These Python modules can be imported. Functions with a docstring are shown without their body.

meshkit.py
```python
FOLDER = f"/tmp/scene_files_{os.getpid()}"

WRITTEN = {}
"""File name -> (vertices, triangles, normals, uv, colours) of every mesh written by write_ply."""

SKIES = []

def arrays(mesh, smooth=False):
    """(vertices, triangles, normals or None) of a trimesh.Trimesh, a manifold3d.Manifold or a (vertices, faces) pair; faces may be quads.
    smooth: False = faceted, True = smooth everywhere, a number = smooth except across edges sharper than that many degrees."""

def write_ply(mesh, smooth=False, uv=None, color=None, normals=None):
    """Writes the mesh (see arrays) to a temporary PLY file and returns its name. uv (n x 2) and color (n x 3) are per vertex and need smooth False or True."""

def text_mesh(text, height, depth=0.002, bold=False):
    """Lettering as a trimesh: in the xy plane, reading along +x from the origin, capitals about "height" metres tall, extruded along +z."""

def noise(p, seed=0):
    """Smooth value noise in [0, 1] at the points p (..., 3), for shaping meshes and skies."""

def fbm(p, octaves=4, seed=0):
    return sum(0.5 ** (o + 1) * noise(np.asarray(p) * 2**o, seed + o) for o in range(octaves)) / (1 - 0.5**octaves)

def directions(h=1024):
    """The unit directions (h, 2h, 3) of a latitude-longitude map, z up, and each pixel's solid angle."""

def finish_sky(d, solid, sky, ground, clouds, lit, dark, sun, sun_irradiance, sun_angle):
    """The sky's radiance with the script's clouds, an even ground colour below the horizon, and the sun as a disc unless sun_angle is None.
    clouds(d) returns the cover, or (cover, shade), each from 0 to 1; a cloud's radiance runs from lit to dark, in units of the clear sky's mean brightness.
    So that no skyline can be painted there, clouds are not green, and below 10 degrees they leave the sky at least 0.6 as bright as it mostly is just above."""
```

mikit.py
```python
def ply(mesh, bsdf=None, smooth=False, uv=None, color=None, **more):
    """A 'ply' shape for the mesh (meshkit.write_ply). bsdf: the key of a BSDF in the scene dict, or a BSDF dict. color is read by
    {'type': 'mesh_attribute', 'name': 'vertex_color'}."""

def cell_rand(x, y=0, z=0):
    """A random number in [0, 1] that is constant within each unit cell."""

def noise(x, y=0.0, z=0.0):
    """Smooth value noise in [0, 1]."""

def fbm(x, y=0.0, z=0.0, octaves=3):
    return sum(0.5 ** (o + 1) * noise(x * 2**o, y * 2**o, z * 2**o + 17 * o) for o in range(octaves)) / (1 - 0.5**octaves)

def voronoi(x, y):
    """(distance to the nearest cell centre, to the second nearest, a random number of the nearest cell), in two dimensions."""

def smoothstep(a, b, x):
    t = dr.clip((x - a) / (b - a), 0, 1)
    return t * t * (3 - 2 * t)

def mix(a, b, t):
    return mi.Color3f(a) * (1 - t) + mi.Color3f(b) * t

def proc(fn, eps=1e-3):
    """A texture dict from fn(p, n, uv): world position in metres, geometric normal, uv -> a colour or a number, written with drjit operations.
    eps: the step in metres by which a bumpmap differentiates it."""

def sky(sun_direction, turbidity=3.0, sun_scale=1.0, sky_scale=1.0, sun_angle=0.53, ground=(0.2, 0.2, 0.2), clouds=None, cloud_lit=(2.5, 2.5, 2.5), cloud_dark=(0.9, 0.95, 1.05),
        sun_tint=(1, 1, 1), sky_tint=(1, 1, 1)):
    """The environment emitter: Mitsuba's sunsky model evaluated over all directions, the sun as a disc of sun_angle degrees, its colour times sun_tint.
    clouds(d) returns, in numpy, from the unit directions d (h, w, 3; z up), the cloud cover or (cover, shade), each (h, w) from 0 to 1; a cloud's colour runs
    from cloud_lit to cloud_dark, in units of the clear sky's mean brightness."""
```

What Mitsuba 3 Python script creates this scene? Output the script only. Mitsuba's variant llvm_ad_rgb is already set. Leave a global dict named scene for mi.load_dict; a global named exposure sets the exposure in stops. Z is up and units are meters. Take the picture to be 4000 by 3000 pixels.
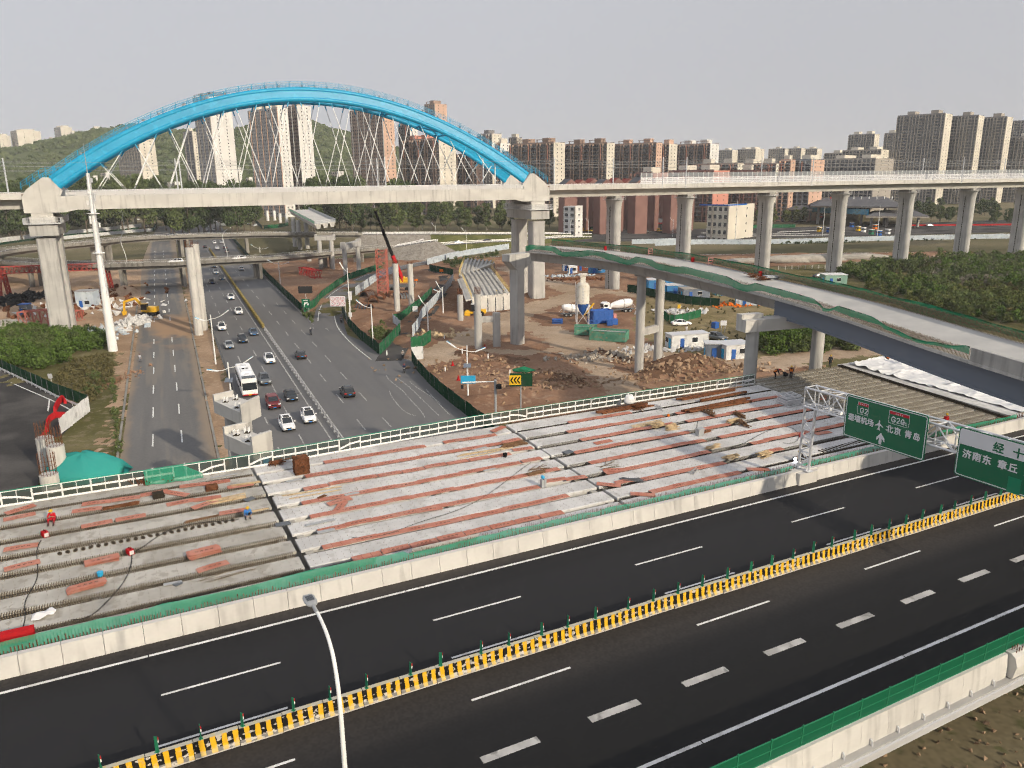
import math,random
import numpy as np,trimesh,drjit as dr,mitsuba as mi,mikit,meshkit
from mikit import proc,noise,fbm,voronoi,cell_rand,smoothstep,mix
T=mi.ScalarTransform4f
scene,labels,place={},{},{}
rng=np.random.default_rng(7)
F,TH,RO,H=3044.0,0.258,0.011,34.5
_f=np.array([0,math.cos(TH),-math.sin(TH)]);_u0=np.array([0,math.sin(TH),math.cos(TH)])
_up=math.cos(RO)*_u0+math.sin(RO)*np.array([1.0,0,0])
scene['camera']={'type':'perspective','fov':math.degrees(2*math.atan(2000/F)),'fov_axis':'x','near_clip':0.5,'far_clip':20000.0,'to_world':T().look_at(origin=[0,0,H],target=[float(_f[0]),float(_f[1]),float(H+_f[2])],up=[float(v)for v in _up])}
def cloud(d):
 n=meshkit.noise(d*2.5+3.1)*0.6+meshkit.noise(d*6+9)*0.4
 return np.full(d.shape[:2],0.95),np.clip(0.66-0.75*np.clip(d[...,2],0,1)+0.22*d[...,0]+0.10*(n-.5),0,1)
scene['sky']=mikit.sky([0.64,-0.69,0.40],turbidity=5,sun_scale=0.95,sky_scale=0.9,sun_angle=1.2,clouds=cloud,cloud_lit=(1.80,1.84,1.98),cloud_dark=(1.16,1.16,1.22),sun_tint=(0.80,0.93,1.18))
exposure=2.22
GR=0.006
def zt(y):return GR*np.maximum(0,np.asarray(y,float)-110)
def ray(px,py):
 x,y=(np.asarray(px,float)-2000)/F,-(np.asarray(py,float)-1500)/F
 c,s=math.cos(RO),math.sin(RO);x,y=c*x-s*y,s*x+c*y
 return np.stack([x,math.cos(TH)+y*math.sin(TH),-math.sin(TH)+y*math.cos(TH)],-1)
def G(px,py,dz=0.0):
 r=ray(px,py);t=(dz-H)/r[...,2];y=r[...,1]*t
 t2=(-GR*110+dz-H)/(r[...,2]-GR*r[...,1])
 t=np.where((y>110)|(t<0),t2,t);return r*np.asarray(t)[...,None]+[0,0,H]
def Z(px,py,z):
 r=ray(px,py);return r*((z-H)/r[2])+[0,0,H]
def Y(px,py,y):
 r=ray(px,py);return r*(y/r[1])+[0,0,H]
def proj(P):
 P=np.asarray(P,float)-[0,0,H]
 f=P[...,1]*math.cos(TH)-P[...,2]*math.sin(TH);u=(P[...,1]*math.sin(TH)+P[...,2]*math.cos(TH))/f;x=P[...,0]/f
 c,s=math.cos(RO),math.sin(RO);x,u=c*x+s*u,-s*x+c*u
 return np.stack([2000+F*x,1500-F*u],-1)
def zat(x,y,py):
 a,b=-50.0,300.0
 for _ in range(50):
  m=(a+b)/2
  if proj([x,y,m])[1]>py:a=m
  else:b=m
 return a
U=np.array([.88218467,.47090361]);V=np.array([-U[1],U[0]]);PA,PB,PZ=-0.03481331,0.03358969,7.33129846
def hw(s,n,dz=0.0):
 q=np.multiply.outer(s,U)+np.multiply.outer(n,V)
 return np.concatenate([q,(PZ+PA*q[...,0]+PB*q[...,1]+dz)[...,None]],-1)
HX,HY=hw(1,0)-hw(0,0),hw(0,1)-hw(0,0);HX/=np.linalg.norm(HX);HY/=np.linalg.norm(HY);HZ=np.cross(HX,HY);HF=np.array([HX,HY,HZ]).T
def hp(px,py,dz=0.0):
 r=ray(px,py);t=(PZ+dz-H)/(r[2]-PA*r[0]-PB*r[1]);P=r*t+[0,0,H];return float(P[:2]@U),float(P[:2]@V)
PH=.41635;E0=np.array([57.83984,247.28632]);EV=np.array([math.cos(PH),math.sin(PH)]);WV=np.array([-EV[1],EV[0]])
EF=np.array([[EV[0],EV[1],0],[WV[0],WV[1],0],[0,0,1]]).T
def rl(t,w,z):q=E0+t*EV+w*WV;return np.array([q[0],q[1],z])
M0=np.array([-18.426033,100.0]);MD=np.array([-0.39786618,0.91744346]);MN=np.array([MD[1],-MD[0]])
def mr(a,b,dz=0.0):q=M0+a*MD+b*MN;return np.array([q[0],q[1],float(zt(q[1]))+dz])
MF=np.array([[MD[0],MD[1],0],[-MN[0],-MN[1],0],[0,0,1]]).T
class MB:
 def __init__(self):self.v,self.f,self.n=[],[],0
 def add(self,v,f):
  v=np.asarray(v,float);f=np.asarray(f,int)
  if f.shape[1]==4:f=np.vstack([f[:,[0,1,2]],f[:,[0,2,3]]])
  self.v.append(v);self.f.append(f+self.n);self.n+=len(v);return self
 def box(self,c,size,R=None,rz=0.0):
  h=np.asarray(size,float)/2
  v=np.array([[x,y,z]for x in(-1,1)for y in(-1,1)for z in(-1,1)])*h
  if rz:R=rotz(rz)
  if R is not None:v=v@np.asarray(R).T
  return self.add(v+c,[[0,1,3,2],[4,6,7,5],[0,4,5,1],[2,3,7,6],[0,2,6,4],[1,5,7,3]])
 def bar(self,a,b,w,h=None):
  a,b=np.asarray(a,float),np.asarray(b,float);h=w if h is None else h
  d=b-a;L=np.linalg.norm(d);d=d/max(L,1e-9)
  s=np.cross([0,0,1.0],d)
  s=np.array([1.0,0,0])if np.linalg.norm(s)<1e-3 else s/np.linalg.norm(s)
  return self.box((a+b)/2,(L,w,h),np.array([d,s,np.cross(d,s)]).T)
 def tube(self,pts,r,n=8,cap=True):
  p=np.asarray(pts,float);r=np.broadcast_to(np.asarray(r,float),(len(p),))
  t=np.gradient(p,axis=0);t/=np.linalg.norm(t,axis=1,keepdims=True)+1e-12
  ref=np.array([0,0,1.0])if np.abs(t[:,2]).mean()<.8 else np.array([1.0,0,0])
  a=np.cross(ref,t);a/=np.linalg.norm(a,axis=1,keepdims=True)+1e-12;b=np.cross(t,a)
  g=np.arange(n)*2*np.pi/n
  v=p[:,None]+r[:,None,None]*(np.cos(g)[None,:,None]*a[:,None]+np.sin(g)[None,:,None]*b[:,None])
  k=len(p);i,j=np.meshgrid(np.arange(k-1),np.arange(n),indexing='ij')
  q=np.stack([i*n+j,i*n+(j+1)%n,(i+1)*n+(j+1)%n,(i+1)*n+j],-1).reshape(-1,4)
  v=v.reshape(-1,3);f=np.vstack([q[:,[0,1,2]],q[:,[0,2,3]]])
  if cap:
   v=np.vstack([v,p[:1],p[-1:]]);m=k*n;jj=np.arange(n)
   f=np.vstack([f,np.stack([np.full(n,m),(jj+1)%n,jj],1),np.stack([np.full(n,m+1),(k-1)*n+jj,(k-1)*n+(jj+1)%n],1)])
  return self.add(v,f)
 def loft(self,rings,cap=True):
  rings=np.asarray(rings,float);k,n=rings.shape[:2]
  i,j=np.meshgrid(np.arange(k-1),np.arange(n),indexing='ij')
  q=np.stack([i*n+j,i*n+(j+1)%n,(i+1)*n+(j+1)%n,(i+1)*n+j],-1).reshape(-1,4)
  f=[q[:,[0,1,2]],q[:,[0,2,3]]]
  if cap:
   from shapely import Polygon
   for r,off,rev in((rings[0],0,True),(rings[-1],(k-1)*n,False)):
    c=fan(r)
    f.append((c[:,::-1]if rev else c)+off)
  return self.add(rings.reshape(-1,3),np.vstack(f))
 def strip(self,A,B):
  A,B=np.asarray(A,float),np.asarray(B,float);k=len(A);i=np.arange(k-1)
  return self.add(np.vstack([A,B]),np.stack([i,i+1,i+1+k,i+k],1))
 def poly(self,P):
  P=np.asarray(P,float);return self.add(P,fan(P))
 def merge(self,o):
  for v,f in zip(o.v,o.f):pass
  V_,F_=o.out();return self.add(V_,F_)
 def out(self):return np.vstack(self.v),np.vstack(self.f)
def fan(r):
 """triangles of a planar ring (ear clipping through trimesh/earcut where it is not convex)"""
 r=np.asarray(r,float);n=len(r)
 c=r-r.mean(0);w=np.linalg.svd(c,full_matrices=False)[2][:2];p=c@w.T
 e=np.roll(p,-1,0)-p;cr=e[:,0]*np.roll(e[:,1],-1)-e[:,1]*np.roll(e[:,0],-1)
 if(cr>=-1e-9).all()or(cr<=1e-9).all():
  f=np.stack([np.zeros(n-2,int),np.arange(1,n-1),np.arange(2,n)],1)
 else:
  import mapbox_earcut as ec
  f=np.asarray(ec.triangulate_float64(p,np.array([n],np.uint32))).reshape(-1,3).astype(int)
 nn=np.cross(r[f[:,1]]-r[f[:,0]],r[f[:,2]]-r[f[:,0]]).sum(0)
 nr=np.cross(r,np.roll(r,-1,0)).sum(0)
 return f if nn@nr>0 else f[:,::-1]
def rotz(a):c,s=math.cos(a),math.sin(a);return np.array([[c,-s,0],[s,c,0],[0,0,1.0]])
def frame(R,o):m=np.eye(4);m[:3,:3]=R;m[:3,3]=o;return m
def extrude(poly,R,o,d):
 p=np.asarray(poly,float);R=np.asarray(R);a=o+p[:,:1]*R[:,0]+p[:,1:]*R[:,1]
 return MB().loft([a,a+d*R[:,2]])
def key_for(name):
 if name not in labels and name not in scene:return name
 i=1
 while f'{name}_{i:03d}' in labels or f'{name}_{i:03d}' in scene:i+=1
 return f'{name}_{i:03d}'
_next={}
def numbered(name):
 i=_next.get(name,0);_next[name]=i+1
 return name if i==0 else f'{name}_{i:03d}'
def thing(name,label,cat,group=None,M=None):
 k=numbered(name);labels[k]={'label':label,'category':cat}
 if group:labels[k]['group']=group
 place[k]=np.eye(4)if M is None else M
 return k
def struct(name,label=None,kind='structure'):
 k=numbered(name);labels[k]={'kind':kind}
 if label:labels[k]['label']=label
 place[k]=np.eye(4);return k
def shape(mesh,mat,smooth=False,**kw):
 if isinstance(mesh,MB):mesh=mesh.out()
 return mikit.ply(mesh,'mat_'+mat,smooth=smooth,**kw)
def put(key,d,M=None):
 if M is not None and not np.allclose(M,np.eye(4)):d={**d,'to_world':T(np.asarray(M).tolist())}
 scene[key]=d;return key
def part(t,name,mesh,mat,smooth=False,label=None,kind=None,**kw):
 d=mesh if isinstance(mesh,dict)else shape(mesh,mat,smooth,**kw)
 root=t.split('__')[0]
 k=put(numbered(t+'__'+name),d,place.get(root))
 if label or kind:labels[k]={**({'label':label}if label else{}),**({'kind':kind}if kind else{})}
 return k
def whole(name,label,cat,mesh,mat,group=None,smooth=False,M=None,kind=None,**kw):
 k=thing(name,label,cat,group,M)
 if kind:labels[k]['kind']=kind
 put(k,mesh if isinstance(mesh,dict)else shape(mesh,mat,smooth,**kw),M);return k
def parts_of(k):return[(x[len(k):],scene[x])for x in list(scene)if x.startswith(k+'__')]
def copy(k,label,M,group=None,mats=None):
 base=k.rsplit('_',1)[0]if k[-3:].isdigit()else k
 n=thing(base,label,labels[k]['category'],group or labels[k].get('group'),M)
 for sub,d in parts_of(k):
  d={x:y for x,y in d.items()if x!='to_world'}
  if mats and d['bsdf']['id'][4:]in mats:d={**d,'bsdf':{'type':'ref','id':'mat_'+mats[d['bsdf']['id'][4:]]}}
  put(n+sub,d,M)
  if k+sub in labels:labels[n+sub]=dict(labels[k+sub])
 return n
def col(name,rgb,rough=.8,metal=0.0,spec=.3,two=True,**kw):
 b={'type':'principled','base_color':rgb if isinstance(rgb,dict)else{'type':'rgb','value':list(rgb)},'roughness':rough,'metallic':metal,'specular':spec,**kw}
 scene['mat_'+name]={'type':'twosided','bsdf':b}if two else b
 return name
def mat(name,rgb):
 scene['mat_'+name]={'type':'twosided','bsdf':{'type':'diffuse','reflectance':rgb if isinstance(rgb,dict)else{'type':'rgb','value':list(rgb)}}}
 return name
def net(name,rgb,op):
 scene['mat_'+name]={'type':'mask','opacity':op,'bsdf':{'type':'twosided','bsdf':{'type':'diffuse','reflectance':{'type':'rgb','value':list(rgb)}}}}
 return name
def mottled(a,b,s,c=None,s2=3.0):
 def fn(p,n,uv):
  k=fbm(p.x*s,p.y*s,p.z*s,4)
  o=mix(a,b,smoothstep(.3,.7,k))
  if c is not None:o=mix(o,c,smoothstep(.55,.75,fbm(p.x*s2+5,p.y*s2,p.z*s2,3)))
  return o
 return proc(fn)
def concrete(a,b,streak=.35):
 def fn(p,n,uv):
  k=fbm(p.x*.35,p.y*.35,p.z*.35,4);g=fbm(p.x*7,p.y*7,p.z*7,2)
  o=mix(a,b,dr.clip(.7*smoothstep(.3,.7,k)+.3*g,0,1))
  up=dr.abs(n.z)
  s=fbm(p.x*2.2,p.y*2.2,p.z*.12,3)
  return o*(1-streak*(1-up)*smoothstep(.5,.8,s))
 return proc(fn)
col('arch_paint',mottled((.006,.27,.48),(.008,.31,.54),.15,(.012,.34,.58),.9),.42,0,.35)
mat('concrete_pale',concrete((.50,.485,.46),(.60,.585,.55),.22))
mat('concrete_grey',concrete((.33,.325,.315),(.43,.42,.40),.3))
mat('concrete_old',concrete((.21,.20,.185),(.31,.295,.265),.45))
mat('concrete_new',concrete((.40,.395,.385),(.50,.49,.47),.25))
def deckfn(p,n,uv):
 k=fbm(p.x*.5,p.y*.5,p.z*.5,4);s=fbm(p.x*2.7,p.y*2.7,0,3)
 o=mix((.48,.475,.47),(.60,.595,.59),smoothstep(.3,.65,k))
 return mix(o,(.36,.34,.31),.45*smoothstep(.58,.75,s))
mat('girder_concrete',proc(deckfn))
def oldgirder(p,n,uv):
 k=fbm(p.x*.5,p.y*.5,p.z*.5,4);s=fbm(p.x*2.1+8,p.y*2.1,0,3)
 o=mix((.36,.345,.315),(.47,.455,.42),smoothstep(.3,.65,k))
 return mix(o,(.27,.245,.21),.6*smoothstep(.55,.72,s))
mat('girder_concrete_dusty',proc(oldgirder))
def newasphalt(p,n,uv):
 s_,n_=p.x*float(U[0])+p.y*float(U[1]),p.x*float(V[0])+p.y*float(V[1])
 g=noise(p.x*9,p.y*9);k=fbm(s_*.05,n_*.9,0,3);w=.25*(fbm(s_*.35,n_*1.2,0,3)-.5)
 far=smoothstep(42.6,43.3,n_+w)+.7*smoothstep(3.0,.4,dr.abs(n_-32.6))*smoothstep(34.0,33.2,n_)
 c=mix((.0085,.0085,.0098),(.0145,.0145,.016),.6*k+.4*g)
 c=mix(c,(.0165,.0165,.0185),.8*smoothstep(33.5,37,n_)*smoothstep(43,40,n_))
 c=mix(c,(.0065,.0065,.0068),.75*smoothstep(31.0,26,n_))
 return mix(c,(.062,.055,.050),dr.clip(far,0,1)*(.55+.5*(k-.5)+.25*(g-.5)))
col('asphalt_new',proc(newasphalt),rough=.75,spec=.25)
def oldasphalt(p,n,uv):
 a_,b_=(p.x-float(M0[0]))*float(MD[0])+(p.y-float(M0[1]))*float(MD[1]),(p.x-float(M0[0]))*float(MN[0])+(p.y-float(M0[1]))*float(MN[1])
 g=noise(p.x*6,p.y*6);k=fbm(a_*.02,b_*.7,0,3);q=fbm(a_*.08+9,b_*.25,0,3)
 c=mix((.14,.139,.143),(.18,.179,.183),.65*k+.35*g)
 return mix(c,(.19,.185,.18),.5*smoothstep(.55,.8,q))
mat('asphalt_main',proc(oldasphalt))
def dustyasphalt(p,n,uv):
 a_,b_=(p.x-float(M0[0]))*float(MD[0])+(p.y-float(M0[1]))*float(MD[1]),(p.x-float(M0[0]))*float(MN[0])+(p.y-float(M0[1]))*float(MN[1])
 g=noise(p.x*6,p.y*6);k=fbm(a_*.04,b_*.8,0,3);w=1.2*(fbm(a_*.3,b_*.5,0,3)-.5)
 c=mix((.14,.138,.138),(.195,.19,.187),.6*k+.4*g)
 edge=smoothstep(-30.2,-31.8,b_+w)+smoothstep(-22.2,-20.6,b_+w)
 dirt=smoothstep(88,97,a_+9*w)*smoothstep(128,112,a_+9*w)*smoothstep(-29.5,-25.5,b_+2*w+.10*(a_-95))
 d2=.7*smoothstep(70,84,a_+6*w)*smoothstep(96,88,a_+4*w)
 c=mix(c,(.30,.235,.175),dr.clip(.75*edge,0,.85))
 c=mix(c,(.25,.22,.185),.45*smoothstep(.5,.75,fbm(a_*.05+3,b_*.9,0,3)))
 return mix(c,(.37,.25,.165),dr.clip(dirt+.5*d2*smoothstep(.4,.7,fbm(a_*.2,b_*.4,2,3)),0,.95))
mat('asphalt_dusty',proc(dustyasphalt))
def rampasphalt(p,n,uv):
 k=fbm(p.x*.12,p.y*.12,0,4);g=noise(p.x*6,p.y*6)
 return mix((.050,.049,.050),(.105,.10,.097),dr.clip(.8*smoothstep(.35,.65,k)+.25*g,0,1))
mat('asphalt_worn',proc(rampasphalt))
def soil(a,b,c,s):
 def fn(p,n,uv):
  k=fbm(p.x*s,p.y*s,p.z*s,5);q=fbm(p.x*1.1,p.y*1.1,p.z,3);st=noise(p.x*4,p.y*4,p.z*4)
  o=mix(a,b,smoothstep(.3,.7,k));o=mix(o,c,.7*smoothstep(.55,.78,q))
  return o*(.86+.28*st)
 return proc(fn)
mat('soil_red',soil((.215,.125,.082),(.30,.185,.125),(.345,.24,.175),.09))
mat('soil_tan',soil((.30,.205,.135),(.39,.275,.19),(.42,.315,.23),.11))
mat('soil_dark',soil((.115,.068,.045),(.18,.108,.072),(.25,.165,.115),.25))
mat('track_dust',soil((.355,.265,.19),(.43,.335,.25),(.30,.215,.15),.16))
mat('rubble',soil((.33,.29,.24),(.45,.41,.36),(.25,.19,.14),.5))
mat('gravel',soil((.33,.315,.285),(.42,.40,.365),(.28,.265,.24),.5))
mat('grass_dry',soil((.20,.16,.085),(.27,.215,.125),(.11,.115,.045),.35))
mat('grass_green',soil((.075,.085,.03),(.13,.13,.05),(.19,.165,.08),.2))
mat('verge',soil((.10,.095,.04),(.165,.145,.075),(.20,.165,.105),.15))
mat('far_ground',soil((.12,.11,.065),(.20,.17,.11),(.09,.10,.045),.02))
mat('road_paint',mottled((.60,.60,.58),(.70,.70,.69),1.3,(.48,.47,.455),2.2))
mat('road_paint_worn',mottled((.34,.335,.325),(.46,.455,.445),1.1,(.22,.215,.21),1.9))
mat('road_paint_yellow',mottled((.42,.36,.22),(.52,.46,.32),1.1,(.30,.27,.2),2))
mat('black',(.012,.012,.013));mat('dark',(.03,.03,.032));mat('soot',(.055,.05,.045))
mat('green_sheet',mottled((.018,.10,.045),(.028,.14,.065),.6,(.06,.14,.09),1.1));mat('green_dark',mottled((.010,.042,.022),(.016,.058,.030),.5,(.03,.06,.04),.9))
net('green_net',(.020,.26,.13),.72);net('green_net_thin',(.03,.33,.20),.55);net('mesh_green',(.012,.115,.058),.80)
col('steel_white',(.78,.78,.77),.45);col('steel_galv',(.62,.63,.65),.38,.35,.5);col('steel_grey',(.33,.34,.35),.5);col('steel_dark',(.10,.11,.125),.5)
col('steel_blue',(.028,.35,.62),.38,0,.5);col('steel_slate',(.14,.165,.21),.5);col('steel_green',(.015,.17,.085),.5)
col('paint_red',(.42,.022,.02),.5);col('paint_rust',(.23,.075,.035),.8);col('paint_orange',(.62,.20,.03),.5);col('paint_yellow',(.63,.36,.03),.5);col('paint_blue',(.025,.10,.36),.5);col('paint_white',(.75,.75,.74),.4)
mat('rust',mottled((.12,.052,.028),(.20,.085,.045),3,(.075,.035,.02),5));mat('rebar',mottled((.11,.085,.06),(.185,.15,.11),4));mat('rebar_dark',(.045,.038,.03));mat('rebar_tan',(.27,.235,.18))
mat('wood',mottled((.46,.34,.20),(.56,.44,.28),4,(.32,.22,.12),6));mat('wood_dark',mottled((.13,.075,.045),(.20,.12,.07),4))
mat('white',(.76,.76,.75));mat('grey',(.35,.35,.35));mat('grey_pale',(.55,.55,.55));mat('cloth_white',(.72,.72,.73));mat('cloth_grey',(.40,.42,.45))
col('glass_dark',(.02,.024,.03),.12,0,.6);mat('tyre',(.018,.018,.019));mat('red',(.45,.02,.025));mat('yellow',(.68,.42,.03));mat('blue',(.03,.12,.42));mat('orange',(.68,.17,.025));mat('skin',(.42,.25,.17));mat('pink',(.55,.25,.24))
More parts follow.
